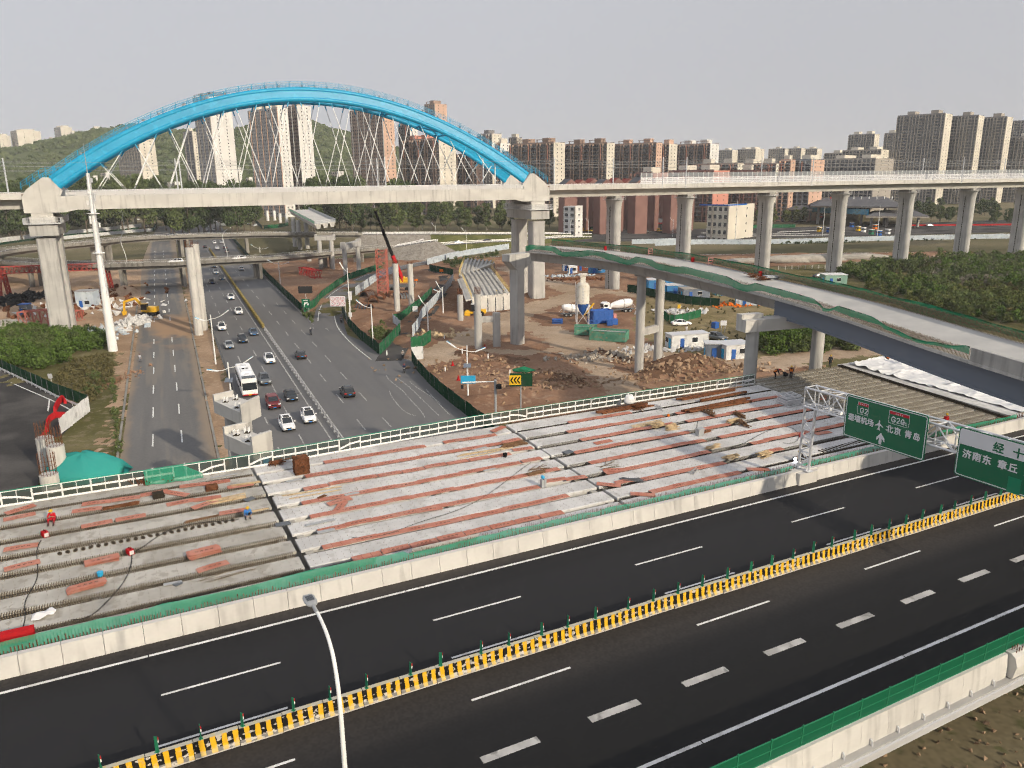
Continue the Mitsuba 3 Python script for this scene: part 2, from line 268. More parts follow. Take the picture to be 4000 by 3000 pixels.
GL={'遥':'2,-2 3,0 10,7 16,11 16,40 5,40 4,41 4,50 5,51 26,51 27,50 27,12 37,5 42,3 52,2 79,2 96,4 98,2 95,-7 82,-8 58,-9 43,-7 34,-5 22,3 20,2 10,-10 8,-10|36,7 35,8 36,29 30,30 30,37 33,39 29,42 29,43 39,52 41,57 35,68 35,70 32,72 30,79 60,81 85,85 90,81 92,78 90,77 83,76 83,75 89,72 90,70 79,54 90,53 90,45 68,45 68,39 95,38 96,37 96,30 90,29 90,7;63,72 67,65 69,58 74,64 80,74 65,73;68,17 79,16 79,29 68,29;45,71 51,59 53,57 52,54 73,54 69,58 60,55 53,72;40,39 40,38 57,38 57,44 45,45;46,29 46,16 57,16 57,29|5,74 11,80 13,80 28,69 31,66 31,64 25,58 23,58 16,65 6,72','墙':'2,16 3,17 14,22 14,51 4,51 3,52 3,60 5,62 14,62 14,84 15,85 23,85 24,84 24,62 33,61 34,52 47,53 39,63 39,65 40,67 35,68 35,76 35,77 58,77 60,86 68,86 69,77 93,77 93,68 87,67 90,64 82,53 97,52 98,51 97,43 33,42 31,43 31,51 24,51 24,27 33,30 35,24 37,38 91,38 92,37 92,-9 91,-10 83,-10 81,-5 46,-5 46,-9 45,-10 37,-10 36,-9 36,20 7,7 5,8;46,4 81,4 82,29 46,29;70,67 69,53 71,52 71,55 80,67;49,67 56,57 57,55 56,52 59,52 59,67|49,25 50,26 78,26 79,25 79,8 78,7 50,7 49,8;57,15 70,14 70,18 58,19','机':'33,-3 40,6 43,12 47,25 48,46 48,80 84,80 85,79 85,2 89,1 90,2 90,19 93,20 99,17 99,1 97,-6 93,-9 82,-9 77,-7 75,-4 74,70 59,69 58,32 56,18 53,9 49,-1 42,-10 40,-10 33,-5|1,18 7,26 12,36 18,53 18,54 4,54 4,64 20,64 20,85 21,86 30,86 31,85 31,64 45,64 45,55 45,54 31,54 31,47 46,30 46,28 41,22 39,22 32,32 31,31 30,-10 21,-10 20,-9 20,29 19,29 14,18 7,9 5,10 1,16','场':'2,14 16,19 16,50 4,51 3,52 3,60 4,61 16,62 16,84 25,85 26,84 26,62 36,61 38,52 49,58 64,70 37,70 36,71 36,80 37,81 80,81 86,77 87,75 83,71 61,54 95,53 95,32 92,6 90,-2 85,-8 81,-9 68,-9 65,-2 66,1 77,1 80,4 82,18 84,43 80,43 75,27 65,9 54,-2 44,-10 37,-5 36,-3 46,4 57,15 66,31 70,43 65,43 61,33 56,26 42,12 37,15 5,3 2,11;27,51 26,23 36,26 38,22 47,30 54,43 46,43 40,42 36,51','北':'55,83 66,83 66,52 76,59 89,69 91,68 96,61 96,59 91,55 66,40 66,6 67,3 85,3 87,7 89,23 91,24 99,20 97,3 95,-3 91,-7 85,-8 63,-7 59,-6 56,-1 55,2|2,11 3,14 30,24 30,49 6,50 5,51 5,60 30,61 30,83 32,84 41,84 42,82 41,-8 40,-9 31,-9 30,12 8,3 5,4','京':'5,63 5,72 6,73 44,73 40,81 40,83 48,87 50,86 58,73 95,73 95,72 95,64 94,63 6,62|67,16 68,19 75,22 91,5 95,0 95,-2 87,-7 85,-7 79,2|17,57 18,58 83,58 84,57 84,26 83,25 56,25 56,-3 52,-8 45,-10 30,-10 28,-2 28,0 45,1 45,25 18,25 17,26;28,35 72,35 72,48 28,48|4,0 13,9 23,22 32,18 32,15 25,7 12,-7 10,-7 4,-2','青':'4,52 5,53 44,53 44,57 15,57 14,58 15,66 44,66 44,70 12,70 11,78 12,79 44,79 45,85 54,86 55,85 56,79 90,79 90,78 90,70 55,70 56,66 85,66 86,65 86,58 56,57 56,53 95,53 96,45 95,44 5,44|18,40 19,41 82,41 82,40 82,-2 81,-6 79,-8 75,-9 59,-10 58,-9 56,-1 57,0 71,0 71,7 30,7 29,-10 19,-10 18,-9;29,16 71,15 72,19 30,19;29,28 71,28 72,31 30,32','岛':'10,27 19,27 20,26 20,10 34,10 34,30 35,32 18,32 17,33 17,75 18,76 39,76 43,85 45,86 55,84 52,76 81,76 82,75 81,60 79,49 75,44 71,43 92,42 94,40 91,5 89,-3 85,-7 81,-9 65,-9 63,-4 60,-3 59,0 11,0 10,0;44,32 44,10 59,10 60,27 69,27 70,27 70,1 76,0 78,1 81,11 82,32;37,65 55,57 59,53 62,52 69,53 71,64 71,66 37,66;31,57 31,60 35,66 28,65 28,42 60,42 58,50 55,47 53,46','经':'34,44 56,55 66,61 73,69 42,70 41,71 41,80 42,80 84,81 90,78 91,75 89,71 76,56 94,47 97,45 98,43 93,35 93,25 92,25 72,24 72,4 97,3 98,2 97,-7 36,-7 35,-6 35,2 37,3 61,4 61,24 42,25 42,35 38,36 35,41;43,36 44,35 91,35 81,42 67,48|2,50 6,53 11,62 22,85 24,86 31,82 32,80 18,53 26,54 33,65 36,64 42,60 42,58 35,47 23,32 39,34 40,33 40,25 38,24 5,17 3,26 12,34 18,42 5,41|3,7 36,15 39,14 40,8 39,5 6,-4 4,-3','十':'4,47 5,48 44,48 45,85 55,86 56,85 56,48 96,48 97,38 56,37 56,-9 55,-10 45,-10 45,-9 44,37 5,37','济':'7,77 13,84 15,84 29,74 55,74 53,83 62,86 68,74 96,74 97,73 96,64 84,64 80,56 73,47 83,43 99,40 99,38 94,31 83,32 82,-9 73,-9 72,-8 72,34 73,35 63,40 52,35 52,14 51,9 46,1 41,-4 32,-9 30,-9 25,-4 25,-1 34,4 39,9 41,14 42,19 42,31 32,30 27,39 43,43 53,47 45,56 41,64 30,64 29,68 26,65 23,64;53,64 57,57 63,53 68,58 72,64|5,-2 13,16 20,31 22,32 29,27 29,24 15,-7 11,-7|3,52 8,57 10,57 24,47 26,45 26,44 21,38 19,38 4,49','南':'5,65 4,75 5,76 44,76 45,86 55,85 56,76 95,76 96,75 96,66 95,65 56,65 56,58 90,58 90,57 90,-3 89,-7 82,-10 67,-10 63,-2 64,0 80,0 79,47 70,47 70,45 65,37 66,35 75,35 76,28 75,26 55,25 55,19 77,19 77,18 77,10 77,10 55,10 55,-7 54,-8 45,-8 45,-7 44,9 24,10 23,10 23,18 24,19 44,19 45,25 25,26 25,35 26,35 35,35 35,37 30,45 30,47 21,48 21,-8 20,-10 11,-10 10,-8 10,57 11,58 44,58 44,65;41,48 46,36 54,35 60,47','东':'65,22 66,25 73,28 74,27 91,9 95,2 95,0 87,-5 76,10|6,71 7,72 34,73 41,86 43,86 52,82 48,73 92,72 93,72 93,63 92,62 42,62 31,44 49,43 49,57 58,58 60,57 60,43 89,42 89,33 87,32 60,32 60,0 59,-5 56,-7 47,-9 38,-9 34,0 35,2 49,2 49,32 22,32 17,31 13,41 20,47 29,62 7,62 6,64|5,1 16,13 25,27 35,25 35,23 29,13 20,0 14,-6 7,-1','章':'3,52 3,60 5,61 28,62 24,68 11,68 10,69 10,77 11,77 44,78 42,85 49,87 52,87 57,78 90,77 90,77 90,69 90,68 76,68 73,62 95,61 97,60 97,53 96,52 4,52;37,68 40,61 60,61 63,67|4,2 3,11 4,12 44,12 44,16 15,16 15,48 16,50 85,50 85,49 85,17 85,16 56,16 55,12 95,12 97,11 96,3 56,2 55,-10 45,-10 44,2;25,37 74,37 75,40 26,41;26,28 26,25 75,25 74,28','丘':'3,-4 4,6 19,7 19,74 54,78 79,83 85,75 83,73 59,68 31,65 30,50 91,49 92,40 91,39 75,38 75,7 95,6 97,5 97,-4 96,-5 4,-5;30,7 64,6 64,39 30,39','历':'2,-4 6,7 9,22 10,42 10,80 11,81 95,81 96,80 96,71 95,70 21,70 20,30 17,5 11,-10 9,-10|20,-1 29,5 39,15 44,27 46,39 46,41 25,41 24,43 25,52 47,52 48,68 58,68 59,67 59,52 90,52 91,51 88,7 86,-1 82,-6 76,-8 58,-8 55,0 56,3 73,2 76,4 79,20 80,41 57,41 53,20 47,9 42,1 35,-5 27,-10 25,-9 20,-4',}
def polyline(P,n):
 P=np.asarray(P,float);d=np.r_[0,np.cumsum(np.linalg.norm(np.diff(P,axis=0),axis=1))]
 t=np.linspace(0,d[-1],n);return np.stack([np.interp(t,d,P[:,k])for k in range(P.shape[1])],1)
def smoothline(P,n):
 from scipy.interpolate import CubicSpline
 P=np.asarray(P,float);d=np.r_[0,np.cumsum(np.linalg.norm(np.diff(P,axis=0),axis=1))]
 return CubicSpline(d,P)(np.linspace(0,d[-1],n))
def offset(P,o):
 P=np.asarray(P,float);t=np.gradient(P[:,:2],axis=0);t/=np.linalg.norm(t,axis=1,keepdims=True)
 q=P.copy();q[:,0]-=t[:,1]*o;q[:,1]+=t[:,0]*o;return q
def S(x0,y0,k=.5):return lambda*pts:[(x0+x*k,y0+y*k)for x,y in pts]
qA,qB,qC,qD,qE,qF=S(0,1170),S(800,1170),S(0,700),S(700,700),S(1700,700),S(2600,700)
def gl(pts,dz=0.0):return np.array([G(x,y,dz)for x,y in pts])
import shapely
from shapely import Polygon,LineString
tracks=[(gl(qE((-60,1390),(250,1250),(520,1120),(700,1040),(900,975),(1150,905),(1000,835),(800,790),(600,690))),5.0),(gl(qE((560,1120),(750,1160),(1000,1235),(1300,1320),(1600,1385),(1900,1425),(2211,1455),(2500,1490),(2900,1450),(3300,1400),(3460,1360),(3900,1290))),4.2),(gl(qE((850,1180),(980,1290),(1150,1400),(1330,1530),(1500,1680),(1640,1760))),3.2),(gl(qE((300,1330),(700,1370),(1000,1330))),1.6),(gl(qE((1000,860),(1300,890),(1600,930))),3.2)]
track_area=shapely.unary_union([LineString(t[:,:2]).buffer(w)for t,w in tracks])
soil_area=Polygon(gl(qE((-420,620),(500,540),(950,640),(1500,690),(1950,640),(1990,560),(2660,545),(4600,545),(4600,650),(3500,700),(2700,730),(1950,790),(1640,900),(1560,1010),(1560,1200),(1900,1440),(2900,1500),(2900,1900),(-300,1900)))[:,:2])
left_soil=shapely.unary_union([Polygon(gl(qC((-700,640),(1110,430),(1190,430),(1040,1500),(870,1850),(640,2350),(540,2350),(880,1750),(900,1290),(760,1180),(300,1130),(-700,1130)))[:,:2]),Polygon(gl(qC((1400,400),(1460,400),(1800,1700),(1900,2500),(1620,2500),(1500,1500)))[:,:2])])
mid_soil=Polygon(gl(qD((460,400),(1450,400),(1700,560),(2050,600),(2211,640),(1900,1000),(1730,1200),(1570,1350),(1300,1100),(1500,720),(1200,900),(1060,1000),(960,990)))[:,:2])
camp=Polygon(gl(qE((1950,790),(1640,900),(1560,1010),(1560,1240),(1900,1430),(2900,1460),(2900,800),(2500,760)))[:,:2])
_gx,_gy=np.arange(-190,200.01,.75),np.arange(58,345,.75)
GX,GY=np.meshgrid(_gx,_gy);_P=np.stack([GX,GY,GX*0],-1)
wob=(meshkit.noise(_P*.45)-.5)*3.0+(meshkit.noise(_P*1.7+5)-.5)*1.4
wx,wy=GX+wob,GY+np.roll(wob,31,1)
inside=lambda a:shapely.contains_xy(a,wx,wy)
_road=shapely.unary_union([Polygon([mr(-20,-16)[:2],mr(600,-16)[:2],mr(600,9.5)[:2],mr(95,9.5)[:2],mr(60,18)[:2],mr(-20,18)[:2]]),Polygon([mr(-20,-33)[:2],mr(600,-33)[:2],mr(600,-18)[:2],mr(-20,-18)[:2]])]).buffer(.5)
zone=np.zeros(GX.shape,int)
zone[inside(soil_area)|inside(mid_soil)]=1;zone[inside(left_soil)]=2;zone[inside(camp)]=3;zone[inside(track_area)]=4
hump=(meshkit.noise(_P*.12+2)-.5)*1.0+(meshkit.noise(_P*.5+9)-.45)*.6+(meshkit.noise(_P*1.6+4)-.5)*.28
flat=shapely.contains_xy(_road.buffer(3),GX,GY)
amp=np.where((zone==1)|(zone==2),.75,np.where(zone==4,.16,.3));amp[flat]=0
from scipy.ndimage import gaussian_filter
amp=gaussian_filter(amp,2.0);amp[shapely.contains_xy(_road.buffer(1),GX,GY)]=0
heaps=[]
def heap(px,py,rx,ry,h,rot=0.0):heaps.append((*G(px,py)[:2],rx,ry,h,rot))
for a in[(2130,1500,7,4,1.6,.3),(2030,1530,4,3,1.0,0),(1960,1410,5,3,1.2,.2),(1830,1380,4,3,1.3,.1),(1800,1450,4,5,.9,0),(2660,1450,10,4.5,2.6,.25),(2600,1480,6,3,1.6,0),(2380,1400,6,2.5,1.2,-.7),(2080,1160,4,3,1.6,0),(1990,1020,12,5,1.6,.3),(2500,1010,22,6,1.6,.2),(2740,980,20,6,1.7,.1),(3050,990,24,6,1.9,.1),(3400,1000,30,6,2.2,.1),(3800,1000,30,6,2.0,.1),(1990,1330,5,2.2,-1.0,.1),(1850,1355,5,2.0,-1.0,.3),(1750,1100,5,4,1.0,0),(500,1110,5,6,2.4,.2),(470,1060,6,8,2.2,.4),(560,980,6,14,1.0,.4),(1580,1070,5,3,.9,0),(1500,1080,6,4,.8,0),(470,1370,3,10,-.5,.42),(1900,1555,5,2.5,.9,.1),(2230,1530,5,3,1.0,0)]:heap(*a)
zh=zt(GY)+hump*amp
rough=(meshkit.noise(_P*.9+3)-.5)*.9+(meshkit.noise(_P*2.3+1)-.5)*.5
for x,y,rx,ry,h,rot in heaps:
 c,s=math.cos(rot),math.sin(rot);dx,dy=GX-x,GY-y
 d=np.sqrt(((c*dx+s*dy)/rx)**2+((-s*dx+c*dy)/ry)**2)+.25*rough
 k=np.clip(1-d,0,1)**.8;zh+=h*k*(1+.5*rough)*np.where(shapely.contains_xy(_road.buffer(.3),GX,GY),0,1);
 zone[(k>.12)&(zone!=0)&(zone!=2)&(zone!=3)]=5 if h>1.1 and y<170 else 1
from scipy.interpolate import RegularGridInterpolator
_gi=RegularGridInterpolator((_gy,_gx),zh,bounds_error=False,fill_value=None)
def zg(x,y):
 if _gx[0]<x<_gx[-1]and _gy[0]<y<_gy[-1]:return float(_gi((y,x)))
 return float(zt(y))
def gp(px,py,dz=0.0):P=G(px,py);return np.array([P[0],P[1],zg(P[0],P[1])+dz])
fz=zone[:-1,:-1];ny_,nx_=GX.shape;gi,gj=np.meshgrid(np.arange(ny_-1),np.arange(nx_-1),indexing='ij')
quads=np.stack([gi*nx_+gj,gi*nx_+gj+1,(gi+1)*nx_+gj+1,(gi+1)*nx_+gj],-1)
gv=np.stack([GX,GY,zh],-1).reshape(-1,3)
for z,nm,m in((0,'ground','verge'),(1,'ground_bare_soil','soil_red'),(2,'ground_sandy_soil','soil_tan'),(3,'ground_worn_grass','grass_dry'),(4,'dirt_track','track_dust'),(5,'ground_dug_earth','soil_dark')):
 q=quads[fz==z].reshape(-1,4);u_,inv=np.unique(q,return_inverse=True)
 put(struct(nm),shape((gv[u_],inv.reshape(-1,4)),m,smooth=True))
fx=np.r_[-6000,-3500,-2000,-1200,-800,-500,-300,np.linspace(-190,200,14),300,500,800,1200,2000,3500,6000]
fy=np.r_[-400,-150,-40,20,58,np.linspace(58,344.5,12)[1:],400,480,600,800,1100,1600,2400,4000,9000]
f_=MB()
for i in range(len(fx)-1):
 for j in range(len(fy)-1):
  if fx[i]>=-190.01 and fx[i+1]<=200.01 and fy[j]>=57.9 and fy[j+1]<=344.6:continue
  c=[(fx[i],fy[j]),(fx[i+1],fy[j]),(fx[i+1],fy[j+1]),(fx[i],fy[j+1])]
  f_.add([[x,y,float(zt(y))-(.03 if 58<y<340 else 0.0)]for x,y in c],[[0,1,2,3]])
put(struct('land'),shape(f_,'far_ground'))
def sheet(pairs,dz):
 A=np.array([mr(a,l,dz)for a,l,r in pairs]);B=np.array([mr(a,r,dz)for a,l,r in pairs]);return MB().strip(B,A)
bend=lambda a:0.0 if a<330 else(a-330)**2*6.5e-5
rows=[(a,-15.2,r)for a,r in((-25,18.2),(0,18.0),(20,17.2),(45,18.3),(55,15.0),(70,13.5),(91,9),(112,8.6),(200,8.8))]+[(a,-15.2+bend(a),8.8+bend(a))for a in range(225,340,25)]+[(a,-17-(a-330)*.04+bend(a),12+bend(a))for a in range(345,1000,25)]
put(struct('main_road'),shape(sheet(rows,.03),'asphalt_main'))
put(struct('side_road'),shape(sheet([(a,-31.6-(2 if 140<a<400 else 0)*math.sin((a-140)/260*math.pi)if 140<a<400 else-31.6+max(0,a-400)*.02,-20.2+max(0,a-200)*.008)for a in range(-25,560,15)],.026),'asphalt_dusty'))
def marks(name,mat_,segs,w,dz=.036,holder='main_road'):
 for a0,a1,b in segs:
  n=max(1,int((a1-a0)/40));aa=np.linspace(a0,a1,n+1)
  A=np.array([mr(a,b-w/2+bend(a),dz)for a in aa]);B=np.array([mr(a,b+w/2+bend(a),dz)for a in aa])
  k=part(holder,name,MB().strip(B,A),mat_)
place['main_road']=place['side_road']=np.eye(4)
for b,a00 in((0,6.3),(3.7,6.0),(-9.0,2.7),(-12.4,13.2)):
 marks('lane_dash','road_paint_worn',[(a,a+5.9,b)for a in np.arange(a00-15,330 if b!=3.7 else 130,15)],.17)
marks('edge_line','road_paint_worn',[(-25,340,-3.65),(-25,340,-5.3)],.2);marks('edge_line','road_paint_worn',[(92,320,7.5)],.15)
marks('far_lane_dash','road_paint_worn',[(a,a+5.9,b)for b in(-12,-8,0,4)for a in np.arange(340,620,15)],.17)
for b,a00 in((-27.8,11.6),(-24.1,11.9)):
 marks('lane_dash','road_paint',[(a+(a-11)*.0,a+5.9,b-(.004*(a-11)))for a in np.arange(a00-14.7,330,14.7)if not 92<a<106],.2,.033,'side_road')
for b in(-31.9,-19.95):
 m=MB()
 for a in np.arange(-20,150,1.0):
  if rng.random()<.04:continue
  c=mr(a+.5,b-(.006*a if b<-25 else 0),.07);m.box(c,(.96,.32,.2+.03*rng.random()),MF)
 part('side_road','kerb',m,'concrete_old',kind='stuff')
sl=smoothline(gl(qD((1215,1240),(1190,1120),(1190,1000),(1250,890),(1400,790),(1600,710),(1850,655),(2211,590),(2700,500))),60);sl[:,2]=zt(sl[:,1])+.05
put(struct('slip_road'),shape(MB().strip(offset(sl,-3.4),offset(sl,3.8)),'asphalt_main'));place['slip_road']=np.eye(4)
part('slip_road','edge_line',MB().strip(offset(sl[6:],2.7)+[0,0,.006],offset(sl[6:],2.9)+[0,0,.006]),'road_paint')
lw=smoothline(gl(qD((1222,1010),(1228,1060),(1245,1120),(1300,1200),(1400,1300),(1507,1388)),0),20);lw[:,2]=zt(lw[:,1])+.058
part('slip_road','edge_line',MB().strip(offset(lw,-.09),offset(lw,.09)),'road_paint')
for p in[((1055,1122),(1092,1112)),((1058,1133),(1092,1125)),((1066,1146),(1092,1138))]:part('slip_road','hatch_bar',MB().bar(G(*qD(p[0])[0],.045),G(*qD(p[1])[0],.045),.22,.012),'road_paint')
part('slip_road','hatch_bar',MB().bar(G(*qD((1088,1165))[0],.047),G(*qD((1112,1010))[0],.047),.22,.012),'road_paint')
ar=G(*qD((1175,1150))[0],.06);ar2=mr(*((ar[:2]-M0)@MD+2.2,(ar[:2]-M0)@MN),.06)
m=MB().bar(ar,ar2,.18,.008);d_=(ar2-ar)/np.linalg.norm(ar2-ar);sd=np.array([-d_[1],d_[0],0]);m.poly([ar2+d_*.9,ar2+sd*.35,ar2-sd*.35]);part('slip_road','lane_arrow',m,'road_paint_worn')
for pts in[((1420,570),(1480,640),(1540,690),(1600,760),(1680,850),(1720,930)),((1440,690),(1480,770),(1530,830),(1580,870),(1640,892)),((1500,590),(1590,660),(1690,760),(1780,850),(1840,910)),((1730,690),(1800,770),(1870,850),(1930,910)),((1600,620),(1700,700),(1790,760),(1840,800))]:
 P=smoothline(gl(qB(*pts),.04),14);part('main_road','worn_line',MB().strip(offset(P,-.05),offset(P,.05)),'road_paint_worn')
al=smoothline(gl(qD((1640,1400),(1760,1230),(1850,1130),(1960,1000),(2060,860),(2110,760),(2060,720),(1950,690))),30);al[:,2]=zt(al[:,1])+.04
put(struct('access_lane'),shape(MB().strip(offset(al,-2.6),offset(al,2.6)),'asphalt_worn'))
S0,S1=-75.0,150.0
def hbox(m,s0,s1,n0,n1,z0,z1):return m.box(hw((s0+s1)/2,(n0+n1)/2,(z0+z1)/2),(s1-s0,n1-n0,z1-z0),HF)
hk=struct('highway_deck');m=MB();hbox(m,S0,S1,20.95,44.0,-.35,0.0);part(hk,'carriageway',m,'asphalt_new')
m=MB();hbox(m,S0,S1,20.1,45.6,-.75,-.36)
for n0,n1 in((22.5,30.5),(34.5,42.5)):hbox(m,S0,S1,n0,n1,-2.2,-.76)
part(hk,'box_girder',m,'concrete_grey')
def hmark(name,segs,w,dz=.006,mt='road_paint'):
 for s0,s1,n in segs:
  m=MB().strip([hw(s,n-w/2,dz)for s in(s0,s1)],[hw(s,n+w/2,dz)for s in(s0,s1)]);part(hk,name,m,mt)
hmark('edge_line',[(s,s+14.93,42.75)for s in np.arange(S0,S1,15)],.2);hmark('edge_line',[(s,s+14.93,23.95)for s in np.arange(S0+8,S1,15)],.2,mt='road_paint')
hmark('lane_dash',[(s,s+6,39.0)for s in np.arange(.28-75,S1,15)],.15);hmark('lane_dash',[(s,s+6,35.22)for s in np.arange(-.2-75,S1,15)],.15)
hmark('lane_dash',[(s,s+6,31.58)for s in np.arange(-.7-75,S1,15)],.15);hmark('wide_lane_dash',[(s,s+3.05,27.65)for s in np.arange(12.95-84,S1,6)],.45,mt='road_paint_worn')
def prof(pts,s0,s1):return MB().loft([[hw(s,n,z)for n,z in pts]for s in(s0,s1)])
fp=thing('concrete_parapet','long pale concrete parapet between the black highway and the green netting','parapet','highway parapets');labels[fp].pop('group')
far_prof=[(43.92,0.0),(44.0,.35),(44.12,1.12),(44.45,1.12),(44.45,-.36),(43.92,-.36)]
for s in np.arange(S0+.9,S1,2.0):part(fp,'panel',prof(far_prof,s,s+1.975),'concrete_pale')
nearp=thing('concrete_parapet','pale concrete parapet under the green mesh fence at the lower right','parapet')
near_prof=[(20.44,-.36),(20.44,0.35),(20.52,1.1),(20.92,1.1),(21.05,.3),(21.08,0.002),(21.08,-.36)][::-1]
for s in np.arange(S0+.9,S1,2.0):
 if 41.8<s<43.4:continue
 part(nearp,'panel',prof(near_prof,s,s+1.985),'concrete_pale')
part(nearp,'lamp_plinth',prof([(21.2,1.12),(21.2,-.3),(20.15,-.3),(20.0,.5),(20.15,1.0),(20.4,1.16)],42.0,43.3),'concrete_pale')
m=MB()
for ds in(.4,.65,.9):
 for n in(20.35,20.6):m.tube([hw(42.0+ds,n,1.1),hw(42.0+ds,n,1.4)],.025,5)
part(nearp,'anchor_bolt',m,'rust',kind='stuff')
part(hk,'gutter_channel',prof([(20.42,-.48),(20.42,-.95),(20.05,-.95),(19.98,-.45),(20.1,-.45),(20.14,-.85),(20.36,-.85),(20.38,-.48)],S0,S1),'steel_galv')
for s in np.arange(12.6,60,2.0):
 part(nearp,'drain_spout',MB().tube([hw(s,20.42,-.05),hw(s,20.33,-.12),hw(s,20.30,-.42)],.055,8),'steel_galv',smooth=40)
ff=thing('mesh_fence','green wire mesh fence along the parapet in the lower right corner','fence')
for s in np.arange(-4,62,2.0):
 part(ff,'post',MB().box(hw(s,20.72,1.66),(.06,.06,1.16),HF),'steel_green')
 m=MB().box(hw(s+1,20.72,1.62),(1.92,.012,.98),HF);part(ff,'mesh_panel',m,'mesh_green')
 m=MB();[m.box(hw(s+1,20.72,z),(1.94,.045,.04),HF)for z in(1.12,1.62,2.13)];part(ff,'rail',m,'steel_green')
def stripe(p,n,uv):
 k=uv.x*2.0+.10*(noise(uv.x*7+p.x*1.3,uv.y*5,p.y*1.3)-.5)+.12*uv.y
 f=k-dr.floor(k);yel=smoothstep(.50,.52,f)*smoothstep(1.0,.985,f)
 w=fbm(p.x*5,p.y*5,p.z*6,3)
 c=mix((.018,.017,.016),(.70,.40,.025),yel)
 low=smoothstep(.30,.26,uv.y+.05*(w-.5));c=mix(c,mix((.21,.20,.19),(.62,.46,.16),yel),low)
 chip=smoothstep(.60,.66,w+.10*(1-yel)*(cell_rand(dr.floor(p.x/4),dr.floor(p.y/4))-.3));c=mix(c,(.50,.47,.42),chip*(.25+.7*(1-yel)))
 foot=smoothstep(.09,.04,uv.y+.06*(w-.5));c=mix(c,(.47,.45,.41),foot)
 top=smoothstep(.93,.95,uv.y);return mix(c,mix((.44,.42,.36),(.56,.44,.15),.5*yel*smoothstep(.4,.6,w)),top)
mat('stripe_paint',proc(stripe))
bprof=[(33.55,.0),(33.57,.12),(33.68,.30),(33.72,.86),(33.95,.86),(33.99,.30),(34.10,.12),(34.12,0)]
bv=np.r_[0,np.cumsum([np.hypot(bprof[i+1][0]-bprof[i][0],bprof[i+1][1]-bprof[i][1])for i in range(7)])]
vtop=bv[3]
def block_mesh(L=1.97):
 V_,F_,UV=[],[],[]
 ks=np.linspace(0,L,9)
 for i in range(7):
  a,b=bprof[i],bprof[i+1];va,vb=[(v/vtop)*.95 if v<=vtop+1e-6 else(1.0 if v<=bv[4]+1e-6 else max(0,.95*(bv[-1]-v)/vtop))for v in(bv[i],bv[i+1])]
  if i==3:va=vb=1.0
  for k in range(8):
   n0=len(V_)
   for s,(q,vv)in((ks[k],(a,va)),(ks[k+1],(a,va)),(ks[k+1],(b,vb)),(ks[k],(b,vb))):V_.append((s,q[0],q[1]));UV.append((s,vv))
   F_.append([n0,n0+1,n0+2,n0+3])
 for s in(0,L):
  n0=len(V_)
  for q in bprof:V_.append((s,q[0],q[1]));UV.append((.6,.5))
  F_+=[[n0,n0+7,n0+6,n0+1],[n0+1,n0+6,n0+5,n0+2],[n0+2,n0+5,n0+4,n0+3]]
 return np.array(V_),np.array(F_),np.array(UV)
bV,bF,bUV=block_mesh()
def hplace(s0,n0=0.0,rz=0.0,jit=0.0):
 o=hw(s0,n0);R=HF@rotz(rz);return frame(R,o)
bd=mikit.ply((bV-[0,33.6,0],bF),'mat_stripe_paint',uv=bUV)
for i,s in enumerate(np.arange(-4.75,74,2.0)):
 M=hplace(s,33.6+rng.normal(0,.015),rng.normal(0,.004))
 t=thing('barrier_block','yellow and black striped concrete block in the median row of the highway','barrier','striped median blocks on the highway',M);put(t,bd,M)
 if 0<i:
  ps=s+(.35 if i%5 else.6)+rng.normal(0,.12);Mp=hplace(ps,33.83,rng.normal(.35,.25))
  p_=thing('glare_post','green anti-glare post with a red and white reflector on the striped median','post','anti-glare posts on the striped median',Mp)
  h=.75+rng.normal(0,.03);tilt=rng.normal(0,.02)
  part(p_,'blade',MB().loft([[(x,y,z)for x,y in((-.012,-.085),(.012,-.085),(.02,0),(.012,.085),(-.012,.085),(-.004,0))]for z in(.86,.86+h)]),'steel_green')
  part(p_,'foot_plate',MB().box((0,0,.868),(.16,.2,.012)),'steel_green')
  part(p_,'reflector',MB().box((0.02,-.09,.86+h-.09),(.05,.02,.16)),'red');part(p_,'reflector',MB().box((0.02,-.09,.86+h-.25),(.05,.02,.15)),'white')
GN=[47.05,49.27,51.8,54.4,57.0,59.6,62.15,64.65,66.95]
GW=[1.75,1.75,1.8,1.8,1.8,1.8,1.75,1.7,2.1]
SP=[(-70,-40.2),(-39.8,-15.2),(-14.8,9.95),(10.3,35.2),(35.5,70.9)]
def spike_mesh(pts,h,w):
 m_v,m_f=[],[];pts=np.asarray(pts);k=len(pts)
 b=np.array([(-w,-w*.6),(w,-w*.6),(0,w)])
 lo=pts[:,None]+b[None,:,0,None]*HX+b[None,:,1,None]*HY;hi=lo+HZ*np.asarray(h).reshape(-1,1,1)
 v=np.concatenate([lo,hi],1).reshape(-1,3);f0=np.array([[0,1,4],[0,4,3],[1,2,5],[1,5,4],[2,0,3],[2,3,5],[3,4,5]])
 return v,(f0[None]+6*np.arange(k)[:,None,None]).reshape(-1,3)
def loops_mesh(S_,n0,n1,z0,z1,w=.02):
 m=[];k=len(S_)
 P=[(n0,z1),(n1,z1),(n1,z0)]
 V_,F_=[],[]
 for i in range(2):
  a=hw(S_,np.full(k,P[i][0]),P[i][1]);b=hw(S_,np.full(k,P[i+1][0]),P[i+1][1])
  o=HY*w if i else HZ*w
  q=np.stack([a-HX*w,a+HX*w,a+o,b-HX*w,b+HX*w,b+o],1).reshape(-1,3);V_.append(q)
  F_.append((np.array([[0,1,4],[0,4,3],[1,2,5],[1,5,4],[2,0,3],[2,3,5]])[None]+6*np.arange(k)[:,None,None]+i*6*k).reshape(-1,3))
 return np.vstack(V_),np.vstack(F_)
